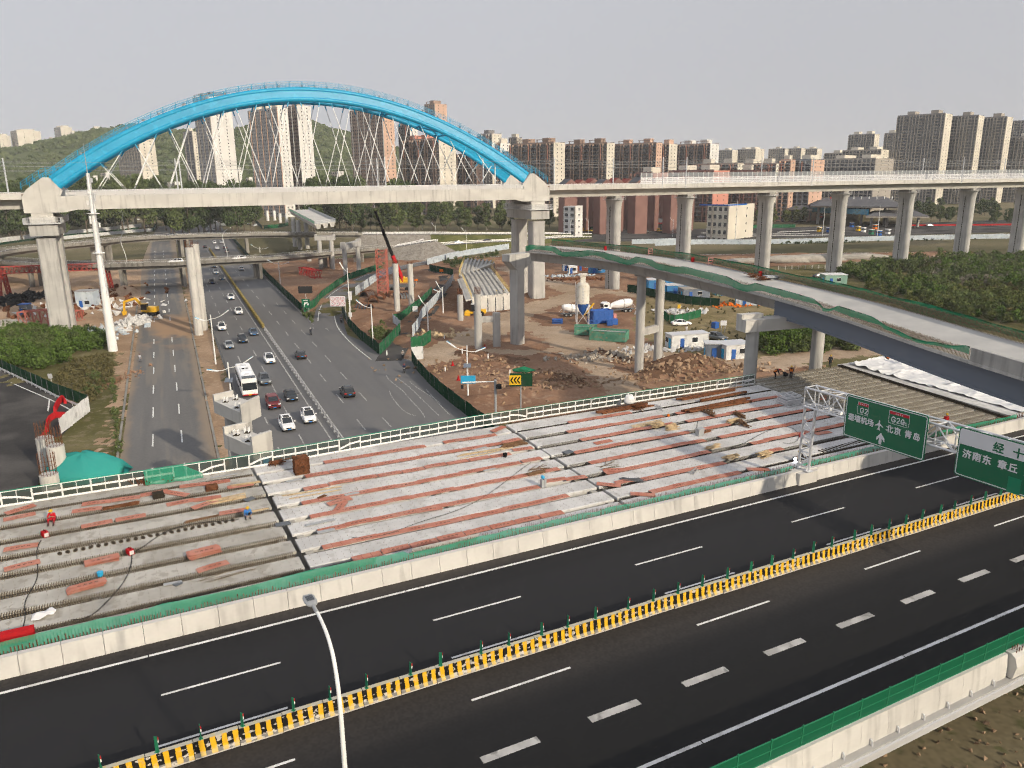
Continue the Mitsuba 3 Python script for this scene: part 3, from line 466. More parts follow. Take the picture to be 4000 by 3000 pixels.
for si,(a,b)in enumerate(SP):
 for gi_,(n,w)in enumerate(zip(GN,GW)):
  dusty=si<3;skew=0.0
  g=thing('precast_girder',('dusty' if dusty else 'pale')+' precast concrete bridge girder with rows of steel ties on its top','girder',('dusty girders of the left spans' if dusty else 'pale girders of the middle and right spans')+' in the unfinished deck')
  jj=rng.normal(0,.05)
  m=MB();mt='girder_concrete_dusty' if dusty else 'girder_concrete'
  z1=.0+rng.normal(0,.012);ch=.05
  m.loft([[hw(s,n+q,z)for q,z in((-w/2,-.22),(-w/2,z1-ch),(-w/2+ch,z1),(w/2-ch,z1),(w/2,z1-ch),(w/2,-.22))]for s in(a+jj,b+jj)])
  m.loft([[hw(s,n+q,z)for q,z in((-.5,-1.6),(-.75,-.221),(.75,-.221),(.5,-1.6))]for s in(a+.3,b-.3)])
  part(g,'beam',m,mt)
  if b<-16:continue
  ss=np.arange(a+.4,b-.2,.52 if not dusty else.62);nn=np.array([-.62,-.22,.22,.62])*(w/1.75)
  P=hw(*[x.ravel()for x in np.meshgrid(ss,n+nn)],z1);P=P+HX*rng.normal(0,.03,(len(P),1))
  part(g,'steel_tie',spike_mesh(P,.05+.03*rng.random(len(P)),.017),'rebar_tan',kind='stuff')
  S_=np.arange(a+.25,b-.25,.14)
  if dusty or si==4:
   v1,f1=loops_mesh(S_,n-w/2+.02,n-w/2-.30,-.18,.03-.06*(1-dusty),.024);v2,f2=loops_mesh(S_+.07,n+w/2-.02,n+w/2+.30,-.18,.03-.06*(1-dusty),.024)
   part(g,'edge_rebar',(np.vstack([v1,v2]),np.vstack([f1,f2+len(v1)])),'rebar' if dusty else 'rebar_dark',kind='stuff')
m=MB()
for a,b in SP:
 for s in(a+.5,(a+b)/2,b-.5):hbox(m,s-.25,s+.25,46.6,67.4,-.9,-.16)
dk=thing('bridge_diaphragm','concrete cross beams seen in the gaps between the precast girders','beam');part(dk,'cross_beam',m,'girder_concrete_dusty',kind='stuff')
cb=MB()
for s in(-15,10.1,35.35,71.2):hbox(cb,s-.9,s+.9,46.0,68.2,-2.9,-1.62)
part(dk,'pier_cap',cb,'concrete_grey',kind='stuff')
rm=thing('rebar_deck','deck field ribbed with rows of bare steel stirrups behind the sign gantry','deck')
m=MB();m.loft([[hw(s0_,n,z)for n,z in((46.2,-.9),(46.2,-.35),(70.6,-.35),(70.6,-.9))]for s0_ in(71.1,88.3)]);part(rm,'base_slab',m,'concrete_grey')
for i,n in enumerate(np.arange(46.9,70.3,1.27)):
 s0_,s1_=71.3+.08*(70-n),86.5+(n-47)*.05
 m=MB();hbox(m,s0_,s1_,n-.40,n+.40,-.345,-.06);part(rm,'rib',m,'girder_concrete_dusty')
 ss=np.arange(s0_+.1,s1_-.1,.15)
 P=np.vstack([hw(ss,np.full(len(ss),n+o),-.06)for o in(-.36,.36)]);v1,f1=spike_mesh(P+HX*rng.normal(0,.03,(len(P),1)),.17+.08*rng.random(len(P)),.014)
 m2=MB().add(v1,f1)
 for o in(-.36,0,.36):m2.box(hw((s0_+s1_)/2,n+o,.08),(s1_-s0_,.03,.03),HF)
 for s in np.arange(s0_+.2,s1_,.3):m2.box(hw(s,n,.10),(.03,.76,.03),HF)
 part(rm,'stirrup_row',m2,'rebar_tan',kind='stuff')
m=MB()
for n in np.arange(46.6,70.4,.12):
 s=87.0+(n-47)*.05;m.bar(hw(s,n,-.3),hw(s+.02,n,.12),.03);m.bar(hw(s+.55,n,-.3),hw(s+.55,n,.12),.03)
for ds in(0,.18,.37,.55):m.bar(hw(87+ds,46.6,.06),hw(88.2+ds,70.4,.06),.04);m.bar(hw(87+ds,46.6,-.1),hw(88.2+ds,70.4,-.1),.04)
part(rm,'joint_cage',m,'rebar_dark',kind='stuff')
sl_=thing('concrete_slab','newly poured slab partly hidden under white curing sheets','slab');m=MB();m.loft([[hw(s,n,z)for n,z in((46.2,-.9),(46.2,-.02),(70.9,-.02),(70.9,-.9))]for s in(88.6,128.0)]);part(sl_,'top',m,'girder_concrete')
def crumple(s0,s1,n0,n1,amp,seed,ds=.22):
 ss,nn=np.arange(s0,s1+.01,ds),np.arange(n0,n1+.01,ds);A,B=np.meshgrid(ss,nn);r=np.random.default_rng(seed)
 Q=np.stack([A*.5+.35*B,B*.9,A*0+seed],-1)
 f1=1-np.abs(2*meshkit.noise(Q*.55)-1);f2=1-np.abs(2*meshkit.noise(Q*1.3+7)-1);f3=meshkit.noise(Q*4+3)
 z=amp*(f1**5*.8+f2**4*.35+.12*f3)+.02
 A2=A+.35*(meshkit.noise(Q*.7+20)-.5);B2=B+.5*(meshkit.noise(Q*.6+30)-.5)
 k,l=A.shape;i,j=np.meshgrid(np.arange(k-1),np.arange(l-1),indexing='ij')
 q=np.stack([i*l+j,i*l+j+1,(i+1)*l+j+1,(i+1)*l+j],-1).reshape(-1,4)
 keep=.2+meshkit.noise(np.stack([A[:-1,:-1]*.28,B[:-1,:-1]*.22,A[:-1,:-1]*0+seed*3.7],-1)).ravel()>.27
 return hw(A2.ravel(),B2.ravel(),0)+np.outer(z.ravel(),HZ),q[keep]
for i,(s0,s1,n0,n1,am)in enumerate([(90.2,112,58.2,70.4,.45),(90.6,115,46.9,58.6,.4)]):
 part(sl_,'curing_sheet',crumple(s0,s1,n0,n1,am,i+3),'cloth_white',smooth=True)
TL,TR,TC=-179.5,-51.0,-115.4
ab_=thing('arch_bridge','railway bridge with a bright blue tied arch and crossing white hangers','bridge')
place[ab_]=np.eye(4)
def rbox(m,t0,t1,w0,w1,z0,z1):return m.box(rl((t0+t1)/2,(w0+w1)/2,(z0+z1)/2),(t1-t0,w1-w0,z1-z0),EF)
WN,WF=0.0,15.0
outline=[(-179.5,31.6),(-178.5,33.2),(-175.1,35.75),(-173.9,35.8),(-171.5,32.9),(-172.1,31.75),(TC,31.75),(-58.7,31.75),(-59.3,32.9),(-56.9,35.8),(-55.7,35.75),(-52.3,33.2),(-51.0,31.6),(-51.0,28.25),(-59.4,28.25),(-61.6,28.75),(TC,28.75),(-169.2,28.75),(-171.5,28.25),(-179.5,28.25)]
for w0,w1,nm in((WN,1.5,'near'),(WF-1.5,WF,'far')):
 k=part(ab_,'tie_beam',extrude(outline,np.array([[EV[0],EV[1],0],[0,0,1],[WV[0],WV[1],0]]).T,rl(0,w0,0),w1-w0),'concrete_pale')
m=MB();rbox(m,-172,-58,1.5,WF-1.5,30.6,31.0)
for t in np.arange(-168,-62,6.0):rbox(m,t-.3,t+.3,1.5,WF-1.5,29.3,30.59)
rbox(m,-179.4,-171,1.5,WF-1.5,28.8,31);rbox(m,-59,-51.1,1.5,WF-1.5,28.8,31);part(ab_,'deck',m,'concrete_grey')
zc=lambda t,o:55.0-(20.6/57.8**2)*(t-TC)**2+o
TILT=.13
def rib(near,off,t):
 z=zc(t,off);w=.75+(z-31)*TILT;return rl(t,w if near else WF-w,z)
ts=np.linspace(-172.9,-57.9,73)
def norm2(t):
 s=-2*(20.6/57.8**2)*(t-TC);n=np.array([-s,1.0]);return n/np.linalg.norm(n)
def ribpt(near,t,o,wo=0.0):
 n=norm2(t);tt,zz=t+n[0]*o,zc(t,0)+n[1]*o;w=.75+(zz-31)*TILT+wo;return rl(tt,w if near else WF-w,zz)
for near in(True,False):
 nm='arch_rib'
 k=None
 m=MB();R_=.62
 web=[]
 for t in ts:
  web.append([ribpt(near,t,o,wo)for o,wo in((-1.0,-.47),(1.0,-.47),(1.0,.47),(-1.0,.47))])
 k=part(ab_,nm,MB().loft(web),'arch_paint')
 for o in(-1.12,1.12):part(k,'steel_tube',MB().tube([ribpt(near,t,o)for t in ts],R_,14),'arch_paint',smooth=True)
for tA in(-146,-131,-100,-85):
 m=MB();a,b=ribpt(True,tA,-.9),ribpt(False,tA,-.9);c,d=ribpt(True,tA+6,-.9),ribpt(False,tA+6,-.9)
 for p,q in((a,b),(c,d),(a,d),(b,c)):m.tube([p,q],.26,8)
 part(ab_,'cross_strut',m,'arch_paint',smooth=40)
nodes=np.arange(TC-7*7.75+3.9,TC+7*7.75,7.75)
for near in(True,False):
 for i,t in enumerate(nodes):
  for sgn in(-1,1):
   tb=t+sgn*7.75*.98;tt=t+sgn*1.45
   if not(-170<tb<-60.5):continue
   if zc(tt,0)<38:pass
   p=ribpt(near,tt,-1.75);wbb=.9;q=rl(tb,wbb if near else WF-wbb,31.7)
   if p[2]<34:continue
   lug=ribpt(near,tt,-2.3);d=(q-p)/np.linalg.norm(q-p)
   h=part(ab_,'hanger',MB().tube([p+d*1.0,q-d*2.6 if np.linalg.norm(q-p)>6 else q],.105,6),'steel_white',smooth=True)
   part(h,'lower_rod',MB().tube([q-d*2.6,q],.06,5),'steel_grey');part(h,'upper_socket',MB().tube([p-d*.1,p+d*1.1],.15,6),'arch_paint')
def railing(t,name,path,step,h,mt,rw=.035,up=np.array([0,0,1.0]),rails=(1.0,.66,.33),stuff=True):
 P=np.asarray(path,float);d=np.r_[0,np.cumsum(np.linalg.norm(np.diff(P,axis=0),axis=1))];m=MB()
 for s in np.arange(0,d[-1],step):
  q=np.array([np.interp(s,d,P[:,k])for k in range(3)]);m.bar(q,q+up*h,rw*1.5)
 for r in rails:
  for i in range(len(P)-1):m.bar(P[i]+up*h*r,P[i+1]+up*h*r,rw)
 return part(t,name,m,mt,kind='stuff' if stuff else None)
for near in(True,False):
 for wo in(-.55,.55):
  railing(ab_,'walkway_railing',[ribpt(near,t,1.74,wo)for t in np.linspace(-174,-56.8,60)],3.0,1.25,'arch_paint',.05)
 cr=[rl(t,(.75 if near else WF-.75),z)for t,z in((-179.4,33.3),(-175.0,36.2),(-172.6,36.6))];cr2=[rl(t,(.75 if near else WF-.75),z)for t,z in((-51.2,33.3),(-55.8,36.2),(-58.2,36.6))]
 for c_ in(cr,cr2):railing(ab_,'stair_railing',c_,1.5,1.5,'arch_paint',.07)
for t in np.linspace(-166,-66,26):part(ab_,'floodlight',MB().box(ribpt(True,t+rng.normal(0,1),2.0,-.1),(.45,.4,.5),EF@rotz(rng.normal(0,.5))),'steel_grey')
for w in(.12,WF-.12):
 m=MB();[m.box(rl(t,w,32.35),(.09,.09,1.2),EF)for t in np.arange(-171,-59.5,2.0)];rbox(m,-171,-59.8,w-.05,w+.05,32.85,32.95);part(ab_,'parapet_post',m,'steel_galv',kind='stuff')
 for t in np.arange(-171,-60,2.0):part(ab_,'parapet_panel',MB().box(rl(t+1,w,32.28),(1.86,.05,.86),EF),'grey_pale')
def span(t0,t1,label,grp):
 g=thing('viaduct_span',label,'bridge span',grp)
 pr=[(-.0,31.75),(0,31.15),(2.6,30.75),(3.3,29.05),(8.8,29.05),(9.5,30.75),(12.1,31.15),(12.1,31.75)]
 part(g,'box_girder',MB().loft([[rl(t,w,z)for w,z in pr]for t in(t0+.06,t1-.06)]),'concrete_pale')
 for w in(.08,12.02):
  part(g,'edge_wall',MB().box(rl((t0+t1)/2,w,32.1),(t1-t0-.1,.14,.7),EF),'concrete_pale')
  m=MB()
  for t in np.arange(t0+.5,t1,2.0):m.box(rl(t,w+(-.09 if w<1 else.09),32.0),(.07,.06,.8),EF)
  rbox(m,t0,t1,w-.04,w+.04,32.6,32.68);part(g,'edge_rail',m,'steel_galv',kind='stuff')
 m=MB()
 for w in(3.0,4.5,7.6,9.1):rbox(m,t0,t1,w-.04,w+.04,32.0,32.18)
 part(g,'rails',m,'rust',kind='stuff');m=MB();rbox(m,t0,t1,2.4,5.1,31.76,32.0);rbox(m,t0,t1,7.0,9.7,31.76,32.0);part(g,'track_slab',m,'concrete_grey')
 return g
def pier(t,label,zb=None,zt_=29.05):
 g=thing('viaduct_pier',label,'bridge pier','round-ended piers of the railway viaduct')
 q=rl(t,6.05,0);zb=zg(q[0],q[1])-.6
 def ring(z,L,W_):
  r=L/2;a=np.linspace(-math.pi/2,math.pi/2,13)
  P=[(r*math.cos(x)+(W_/2-r),r*math.sin(x))for x in a]+[(-r*math.cos(x)-(W_/2-r),-r*math.sin(x))for x in a]
  return[rl(t+y,6.05+x,z)for x,y in P]
 zs=[zb,25.0,26.0,27.0,27.8,28.3];sc=[(2.75,6.2),(2.7,6.0),(2.75,6.15),(2.95,6.6),(3.25,7.2),(3.35,7.4)]
 part(g,'shaft',MB().loft([ring(z,*s)for z,s in zip(zs,sc)]),'concrete_new',smooth=35)
 m=MB()
 for sg in(-1,1):m.box(rl(t+sg*1.38,6.05,(zb+26)/2),(.04,.28,26-zb),EF)
 part(g,'groove',m,'soot')
 part(g,'bearing_block',MB().box(rl(t,6.05,28.68),(2.2,5.2,.75),EF),'concrete_grey')
 m=MB();rr=ring(28.0,4.7,8.6);up=np.array([0,0,1.0])
 for i in range(0,len(rr),2):m.bar(rr[i],rr[i]+up*1.1,.05)
 rr2=rr+[rr[0]]
 for i in range(len(rr)):
  for h in(.55,1.1):m.bar(rr2[i]+up*h,rr2[i+1]+up*h,.045)
 part(g,'walkway_railing',m,'steel_galv',kind='stuff');ri=ring(27.98,3.2,7.2);part(g,'walkway',MB().loft([rr,[q_+up*.06 for q_ in rr]]),'steel_galv')
 return g
pt=[-26.1,0.0,32.7,65.4,98.1,130.8,163.5,196.2,229]
spans=[(-51.0,pt[0])]+[(pt[i],pt[i+1])for i in range(len(pt)-1)]
for a,b in spans:span(a,b,'pale concrete box girder span of the railway viaduct right of the blue arch','viaduct spans right of the arch')
for a,b in((-212.2,-179.5),(-245,-212.2)):span(a,b,'concrete railway span at the left edge, left of the blue arch','viaduct spans left of the arch')
onames=['nearest the blue arch','second to the right of the blue arch','third from the blue arch','fourth from the blue arch','fifth from the blue arch','sixth from the blue arch','seventh, at the right edge','beyond the frame','far off']
for i,t in enumerate(pt[:8]):pier(t,'tall round-ended concrete viaduct pier, '+onames[i])
def portal(t,side,lbl):
 g=thing('portal_pier',lbl,'bridge pier');z0=-.5
 for w in(1.6,13.4):
  q=rl(t,w,0);zb=zg(q[0],q[1])-.5
  pr=[(-1.9,-1.6),(-1.6,-1.9),(1.6,-1.9),(1.9,-1.6),(1.9,1.6),(1.6,1.9),(-1.6,1.9),(-1.9,1.6)]
  part(g,'column',MB().loft([[rl(t+x*s,w+y*s,z)for x,y in pr]for z,s in((zb,1.05),(20,1.0),(22.7,1.0))]),'concrete_new')
  part(g,'pedestal',MB().box(rl(t,w,27.8),(4.2,2.6,.9),EF),'concrete_pale')
 part(g,'cap_beam',MB().box(rl(t,7.5,24.5),(5.6,17.2,2.4),EF),'concrete_new');part(g,'upper_cap',MB().box(rl(t,7.5,26.55),(4.9,16.4,1.7),EF),'concrete_pale')
 m=MB();c_=[rl(t+x,7.5+y,25.95)for x,y in((-3.6,-9.4),(3.6,-9.4),(3.6,9.4),(-3.6,9.4),(-3.6,-9.4))]
 for i in range(4):
  n=int(np.linalg.norm(c_[i+1]-c_[i])/.45)
  for j in range(n):p=c_[i]+(c_[i+1]-c_[i])*j/n;m.bar(p,p+[0,0,1.25],.05)
  for h in(.1,.65,1.25):m.bar(c_[i]+[0,0,h],c_[i+1]+[0,0,h],.05)
 part(g,'walkway_railing',m,'steel_galv',kind='stuff');part(g,'walkway',MB().box(rl(t,7.5,25.9),(7.2,18.8,.1),EF),'steel_galv');return g
portal(-176.2,1,'heavy twin-column concrete pier under the left foot of the blue arch');portal(-54.4,-1,'heavy twin-column concrete pier under the right foot of the blue arch')
def cat_pole(t,w,h=8.3,lbl='',z0=31.9,double=False):
 g=thing('catenary_pole',lbl,'pole','railway overhead line poles')
 part(g,'mast',MB().tube([rl(t,w,z0-(.9 if w<.5 else 0)),rl(t,w,z0+h)],[.19,.15],8),'steel_galv',smooth=40)
 s=1 if w<6 else-1;m=MB()
 m.tube([rl(t,w,z0+6.9),rl(t,w+s*3.0,z0+6.6)],.045,5);m.tube([rl(t,w,z0+5.2),rl(t,w+s*3.0,z0+6.6)],.045,5);m.tube([rl(t,w,z0+5.2),rl(t,w+s*3.2,z0+5.35)],.045,5);m.tube([rl(t,w,z0+7.6),rl(t,w-s*.9,z0+7.6)],.05,5)
 part(g,'cantilever',m,'steel_grey',kind='stuff')
cps=[(-186,0),(-183.5,12),(-147.5,12.6),(-146.9,2.6),(-97.5,2.6),(-97,12.6),(-66.5,2.6),(-66.0,12.6),(-49.5,0),(-23,12),(-13,0),(-4.5,0),(35,12),(46,0),(112,12),(118,0),(158,12),(166,0),(180,0)]
for t,w in cps:cat_pole(t,w,8.3,'slender grey overhead line pole on the railway '+('bridge' if t<-51 and t>-180 else 'viaduct'))
wires=thing('overhead_wire','thin overhead line wires strung along the railway','wire');
for w,z in((3.2,37.3),(3.2,38.6),(9.3,37.3),(9.3,38.6),(12.9,39.4),(-.9,39.4)):
 m=MB()
 for a in np.arange(-240,220,48.0):
  m.tube([rl(a+x,w,z-(.5 if z>38 else.05)*math.sin(math.pi*x/48))for x in np.linspace(0,48,7)],.022,4,False)
 part(wires,'wire',m,'steel_grey')
nb=thing('noise_barrier','grey louvred noise barrier on the far edge of the viaduct','noise barrier');net('barrier_glass',(.35,.38,.4),.35)
for t in np.arange(-13.0,190,2.0):
 if rl(t,0,0)[0]>215:break
 part(nb,'post',MB().box(rl(t,11.8,33.9),(.14,.16,3.8),EF),'steel_white')
 m=MB()
 for z in(32.5,33.05,33.6,34.15):rbox(m,t+.07,t+1.93,11.76,11.86,z-.25,z+.22)
 part(nb,'panel',m,'steel_galv');m=MB();rbox(m,t+.07,t+1.93,11.79,11.83,34.45,35.75);part(nb,'clear_panel',m,'barrier_glass')
nearpx=qE((640,555),(820,572),(1000,590),(1400,652),(1700,702),(2211,850))+qF((790,940),(1000,1010),(1400,1140),(1700,1260),(2000,1370),(2211,1450))+S(2894,1170,.871)((1269,400))
nz=[20.9,20.8,20.7,20.5,20.2,19.5,18.9,18.6,18.25,18.05,17.9,17.8,17.6]
rn=np.array([Z(x,y,z)for(x,y),z in zip(nearpx,nz)]);rn=np.vstack([rn,rn[-1]+(rn[-1]-rn[-3])*.6,rn[-1]+(rn[-1]-rn[-3])*1.4])
from scipy.ndimage import gaussian_filter1d
rn=polyline(rn,90);rn=np.stack([gaussian_filter1d(rn[:,k],5,mode='nearest')for k in range(3)],1)
RW=9.0
def rt(i,o,z):
 t=np.gradient(rn[:,:2],axis=0);t/=np.linalg.norm(t,axis=1,keepdims=True);n=np.stack([-t[:,1],t[:,0]],1)
 return np.array([rn[i,0]+n[i,0]*o,rn[i,1]+n[i,1]*o,rn[i,2]+z+.05*o])
def rloft(prof_,i0,i1,step=1):return MB().loft([[rt(i,o,z)for o,z in prof_]for i in list(range(i0,i1,step))+[i1]])
iC=int(np.argmin(np.abs(rn[:,1]-104)))
fr=thing('flyover_ramp','curved concrete flyover ramp under construction with green netting along both edges','flyover');place[fr]=np.eye(4)
part(fr,'deck_slab',rloft([(0,0),(0,-.3),(1.6,-.6),(RW-1.6,-.6),(RW,-.3),(RW,0)][::-1],0,89),'concrete_new')
part(fr,'concrete_girder',rloft([(1.5,-.58),(2.0,-2.2),(RW-2.0,-2.2),(RW-1.5,-.58)][::-1],0,iC),'concrete_grey')
part(fr,'steel_girder',rloft([(1.2,-.6),(1.2,-2.9),(RW-1.2,-2.9),(RW-1.2,-.6)][::-1],iC,89),'steel_slate')
m=MB();[m.bar(rt(i,1.17,-2.8),rt(i+1,1.17,-2.8),.08,.3)for i in range(iC,88)];part(fr,'girder_flange',m,'steel_slate',kind='stuff')
iP=int(np.argmin(np.abs(rn[:,1]-82)))
iP=int(np.argmin(np.abs(proj(rn)[:,0]-3800)))
part(fr,'edge_parapet',rloft([(.0,.005),(.0,1.25),(.25,1.25),(.4,.005)][::-1],iP,89),'concrete_grey')
for side,o in(('near',.15),('far',RW-.15)):
 b=[]
 for i in range(0,89):
  for k in range(8):
   f=k/8;b.append(rt(i,o,0)*(1-f)+rt(min(i+1,89),o,0)*f)
 b=np.array(b);b=b[:(iP*8 if side=='near' else None)]
 m=MB();v1,f1=spike_mesh(b,.95+.2*rng.random(len(b)),.022);m.add(v1,f1);v1,f1=spike_mesh(b+(rt(0,.3,0)-rt(0,0,0))*(1 if side=='near' else-1),.9+.2*rng.random(len(b)),.022);m.add(v1,f1)
 path=[rt(i,o,.55)for i in range(0,iP if side=='near' else 89,2)]
 for h in(-.1,.3):[m.bar(path[j]+[0,0,h],path[j+1]+[0,0,h],.03)for j in range(len(path)-1)]
 part(fr,'parapet_starter_bar',m,'rebar',kind='stuff')
 I=np.linspace(0,(iP if side=='near' else 89)-.01,300);top,bot=[],[]
 for j,x in enumerate(I):
  i=int(x);f=x-i;p=rt(i,o,0)*(1-f)+rt(min(i+1,89),o,0)*f;q=rt(i,-1,0)-rt(i,0,0);q=q if side=='near' else-q;q[2]=0
  w1,w2=meshkit.noise(np.array([[x*.9,0,1.5*(side=='far')]]))[0],meshkit.noise(np.array([[x*.33,4,9.0*(side=='far')]]))[0]
  if side=='near':drop=.75*max(0,w2-.42)*2.0 if i<iC+8 else 1.5*max(0,w2-.3)
  else:drop=.25*w2
  top.append(p+[0,0,1.25-drop+.12*w1]+q*(.12+.22*w1));lo=(.55-.9*w2 if i<iC+3 else.55+.3*w2)if side=='near' else(-.1+.5*w2)
  lo=min(lo,1.0-drop);bot.append(p+[0,0,lo]+q*(.16+.3*meshkit.noise(np.array([[x*1.3,8,3]]))[0]))
 part(fr,'safety_net',MB().strip(bot,top),'green_net',smooth=True)
 part(fr,'net_hem',MB().strip(np.array(top)-[0,0,.12],np.array(top)+[0,0,.02]),'green_sheet')
def roundcol(m,x,y,z0,z1,r,n=18):return m.tube([(x,y,z0),(x,y,z1)],r,n)
gA=thing('ramp_pier','square concrete pier with a stepped cap at the open left end of the flyover ramp','bridge pier');P=gp(*qE((650,1290))[0]);a=math.radians(-45)
part(gA,'shaft',MB().box((P[0],P[1],P[2]/2+8.2),(2.3,2.0,17.6),rz=a),'concrete_new')
pc=np.array([[math.cos(-a),0,0]]);part(gA,'cap',extrude([(-3.2,2.3),(-3.2,.9),(-1.2,-.9),(1.2,-.9),(4.4,.9),(4.4,2.3)],np.array([[math.sin(-a),0,math.cos(-a)],[math.cos(a),0,-math.sin(-a)],[0,1,0]]),np.array([P[0],P[1],17.2])-np.array([math.cos(-a),-math.sin(-a),0])*1.1,2.2),'concrete_new')
gB=thing('ramp_pier','pair of round concrete columns with a tie beam under the middle of the flyover ramp','bridge pier')
B1,B2=gp(*qE((1592,1535))[0]),gp(*qE((1738,1490))[0])
for q,zz in((B1,18.4),(B2,18.2)):part(gB,'column',roundcol(MB(),q[0],q[1],q[2]-1,zz,.80),'concrete_new',smooth=40)
d_=(B2-B1)/np.linalg.norm(B2-B1);d_[2]=0
part(gB,'tie_beam',MB().bar([*(B1+d_*.5)[:2],7.6],[*(B2-d_*.5)[:2],7.6],.8,1.3),'concrete_new');part(gB,'cap_beam',MB().bar([*(B1-d_*1.2)[:2],18.2],[*(B2+d_*1.2)[:2],18.2],1.5,1.0),'concrete_new')
gC=thing('ramp_pier','broad hammerhead cap on two round columns carrying the grey steel girder of the flyover','bridge pier')
C1,C2=Z(*qF((690,1225))[0],14.6),Z(*qF((1210,1195))[0],14.6)
for q in(C1,C2):part(gC,'column',roundcol(MB(),q[0],q[1],-.5,14.7,.86),'concrete_new',smooth=40)
d_=(C2-C1)/np.linalg.norm(C2-C1);nn_=np.array([-d_[1],d_[0],0])
part(gC,'cap_beam',MB().bar(C1-d_*1.9+[0,0,.85],C2+d_*1.6+[0,0,.85],2.2,1.6),'concrete_pale');part(gC,'cap_upstand',MB().bar(C1-d_*1.9+[0,0,1.95]+nn_*.5,C1+d_*1.4+[0,0,1.95]+nn_*.5,1.2,.6),'concrete_pale')
def onramp(px,py,z=0.0):
 b=None
 for i in range(89):
  for o in np.arange(.5,RW,.5):
   p=rt(i,o,z);e=np.abs(proj(p)-[px,py]).sum()
   if b is None or e<b[0]:b=(e,p,i)
 return b[1]
for i,(x,y)in enumerate(qF((695,805),(775,840))):
 p=onramp(x,y);m=MB();r_=np.random.default_rng(i)
 for k in range(40):a_=r_.random()*6.28;c_=p+[r_.normal(0,.45),r_.normal(0,.35),.1+.45*r_.random()];m.bar(c_-[.45*math.cos(a_),.3*math.sin(a_),.1],c_+[.45*math.cos(a_),.3*math.sin(a_),.1],.06)
 whole('rebar_heap',['rusty heap of cut steel on the ramp deck, the upper of the two','rusty heap of cut steel on the ramp deck, the lower of the two'][i],'scrap heap',m,'rust')
p=onramp(*qF((855,805))[0]);m=MB();[m.box(p+[rng.normal(0,.25),rng.normal(0,.3),.08+.13*k],(3.0,1.4,.1),rz=.3+rng.normal(0,.1))for k in range(4)];whole('formwork_stack','flat stack of pale grey panels on the ramp deck by the far netting','panel stack',m,'cloth_grey')
for i,(x,y)in enumerate(qF((240,650),(777,770))+qE((1362,545))):
 p=onramp(x,y);m=MB();m.tube([p+[0,0,0],p+[0,0,.75]],[.28,.28],10);whole('red_drum',['red drum beside the far netting of the ramp, middle one','red drum beside the pale panel stack on the ramp','red drum near the open left end of the ramp'][i],'drum',m,'red',smooth=40)
for i,(x,y)in enumerate(qF((378,665))+qE((1697,578))):
 p=onramp(x,y);m=MB()
 for s in(-.35,.35):m.bar(p+[s,-.3,0],p+[s,0,1.3],.07);m.bar(p+[s,.5,0],p+[s,0,1.3],.07)
 for h in(.4,.8,1.2):m.bar(p+[-.35,-.3+.23*h,h],p+[.35,-.3+.23*h,h],.1)
 whole('step_stand','pink step stand leaning by the far netting of the ramp, '+('right one' if i==0 else 'left one'),'step stand',m,'pink')
def overpass(name,label,pts,width,depth,mt='concrete_old',lamp=False):
 c=smoothline(np.array([Z(x,y,z)for x,y,z in pts]),80)
 g=thing(name,label,'overpass');place[g]=np.eye(4)
 o1=lambda o,z:offset(c,o)+[0,0,z]
 def lf(prof_):return MB().loft(np.stack([o1(o,z)for o,z in prof_],1))
 part(g,'deck',lf([(0,0),(0,-.35),(1.5,-.5),(2.0,-depth),(width-2,-depth),(width-1.5,-.5),(width,-.35),(width,0)][::-1]),mt)
 part(g,'road_surface',MB().strip(o1(.45,.012)[::1],o1(width-.45,.012)),'asphalt_worn')
 for o in(0,width-.3):part(g,'parapet',lf([(o,0),(o,.75),(o+.3,.75),(o+.3,0)][::-1]),mt)
 for o in(.05,width-.25):
  m=MB();q=o1(o+.1,.75)
  for i in range(0,79):m.bar(q[i]+[0,0,.3],q[i+1]+[0,0,.3],.08);m.bar(q[i],q[i]+[0,0,.3],.09)
  part(g,'parapet_rail',m,'steel_galv',kind='stuff')
 return g,c
lo_pts=[(x,y,z)for(x,y),z in zip(qC((-300,545),(60,572),(300,594),(480,604),(830,612),(1200,609),(1480,606))+qD((300,596),(600,588),(1000,566),(1250,548),(1500,530),(1700,515)),[8.6]*6+[8.5,8.3,8.0,7.5,7.0,6.4,5.9])]
og1,oc1=overpass('overpass','nearer of two grey overpasses crossing the road below the blue arch',lo_pts,8.5,1.5)
up_pts=[(x,y,z)for(x,y),z in zip(qC((-400,560),(0,505),(240,470),(470,452),(830,425),(1100,404),(1470,394),(1800,393))+qD((800,394),(1100,400),(1300,404),(1460,408)),[11]*5+[10.8,10.6,10.2,9.8,9.2,8.8,8.4])]
og2,oc2=overpass('overpass','farther of two grey overpasses, reaching from the left edge to the grass bank',up_pts,9.0,1.5)
def opier(g,c,px,o,w=1.3,d=2.2):
 i=int(np.argmin(np.abs(proj(c)[:,0]-px)));p=offset(c,o)[i];z0=zg(p[0],p[1])-.5
 t=np.gradient(c[:,:2],axis=0)[i];a=math.atan2(t[1],t[0])
 part(g,'pier',MB().box((p[0],p[1],(z0+c[i,2]-1.4)/2),(w,d,c[i,2]-1.4-z0),rz=a),'concrete_old')
for px in(30,425,455,720,738,985):
 for o in(3.0,6.0):opier(og2,oc2,px,o)
for px in(90,470,735,1048,1325,1440):
 for o in(2.6,5.8):opier(og1,oc1,px,o,1.0,1.4)
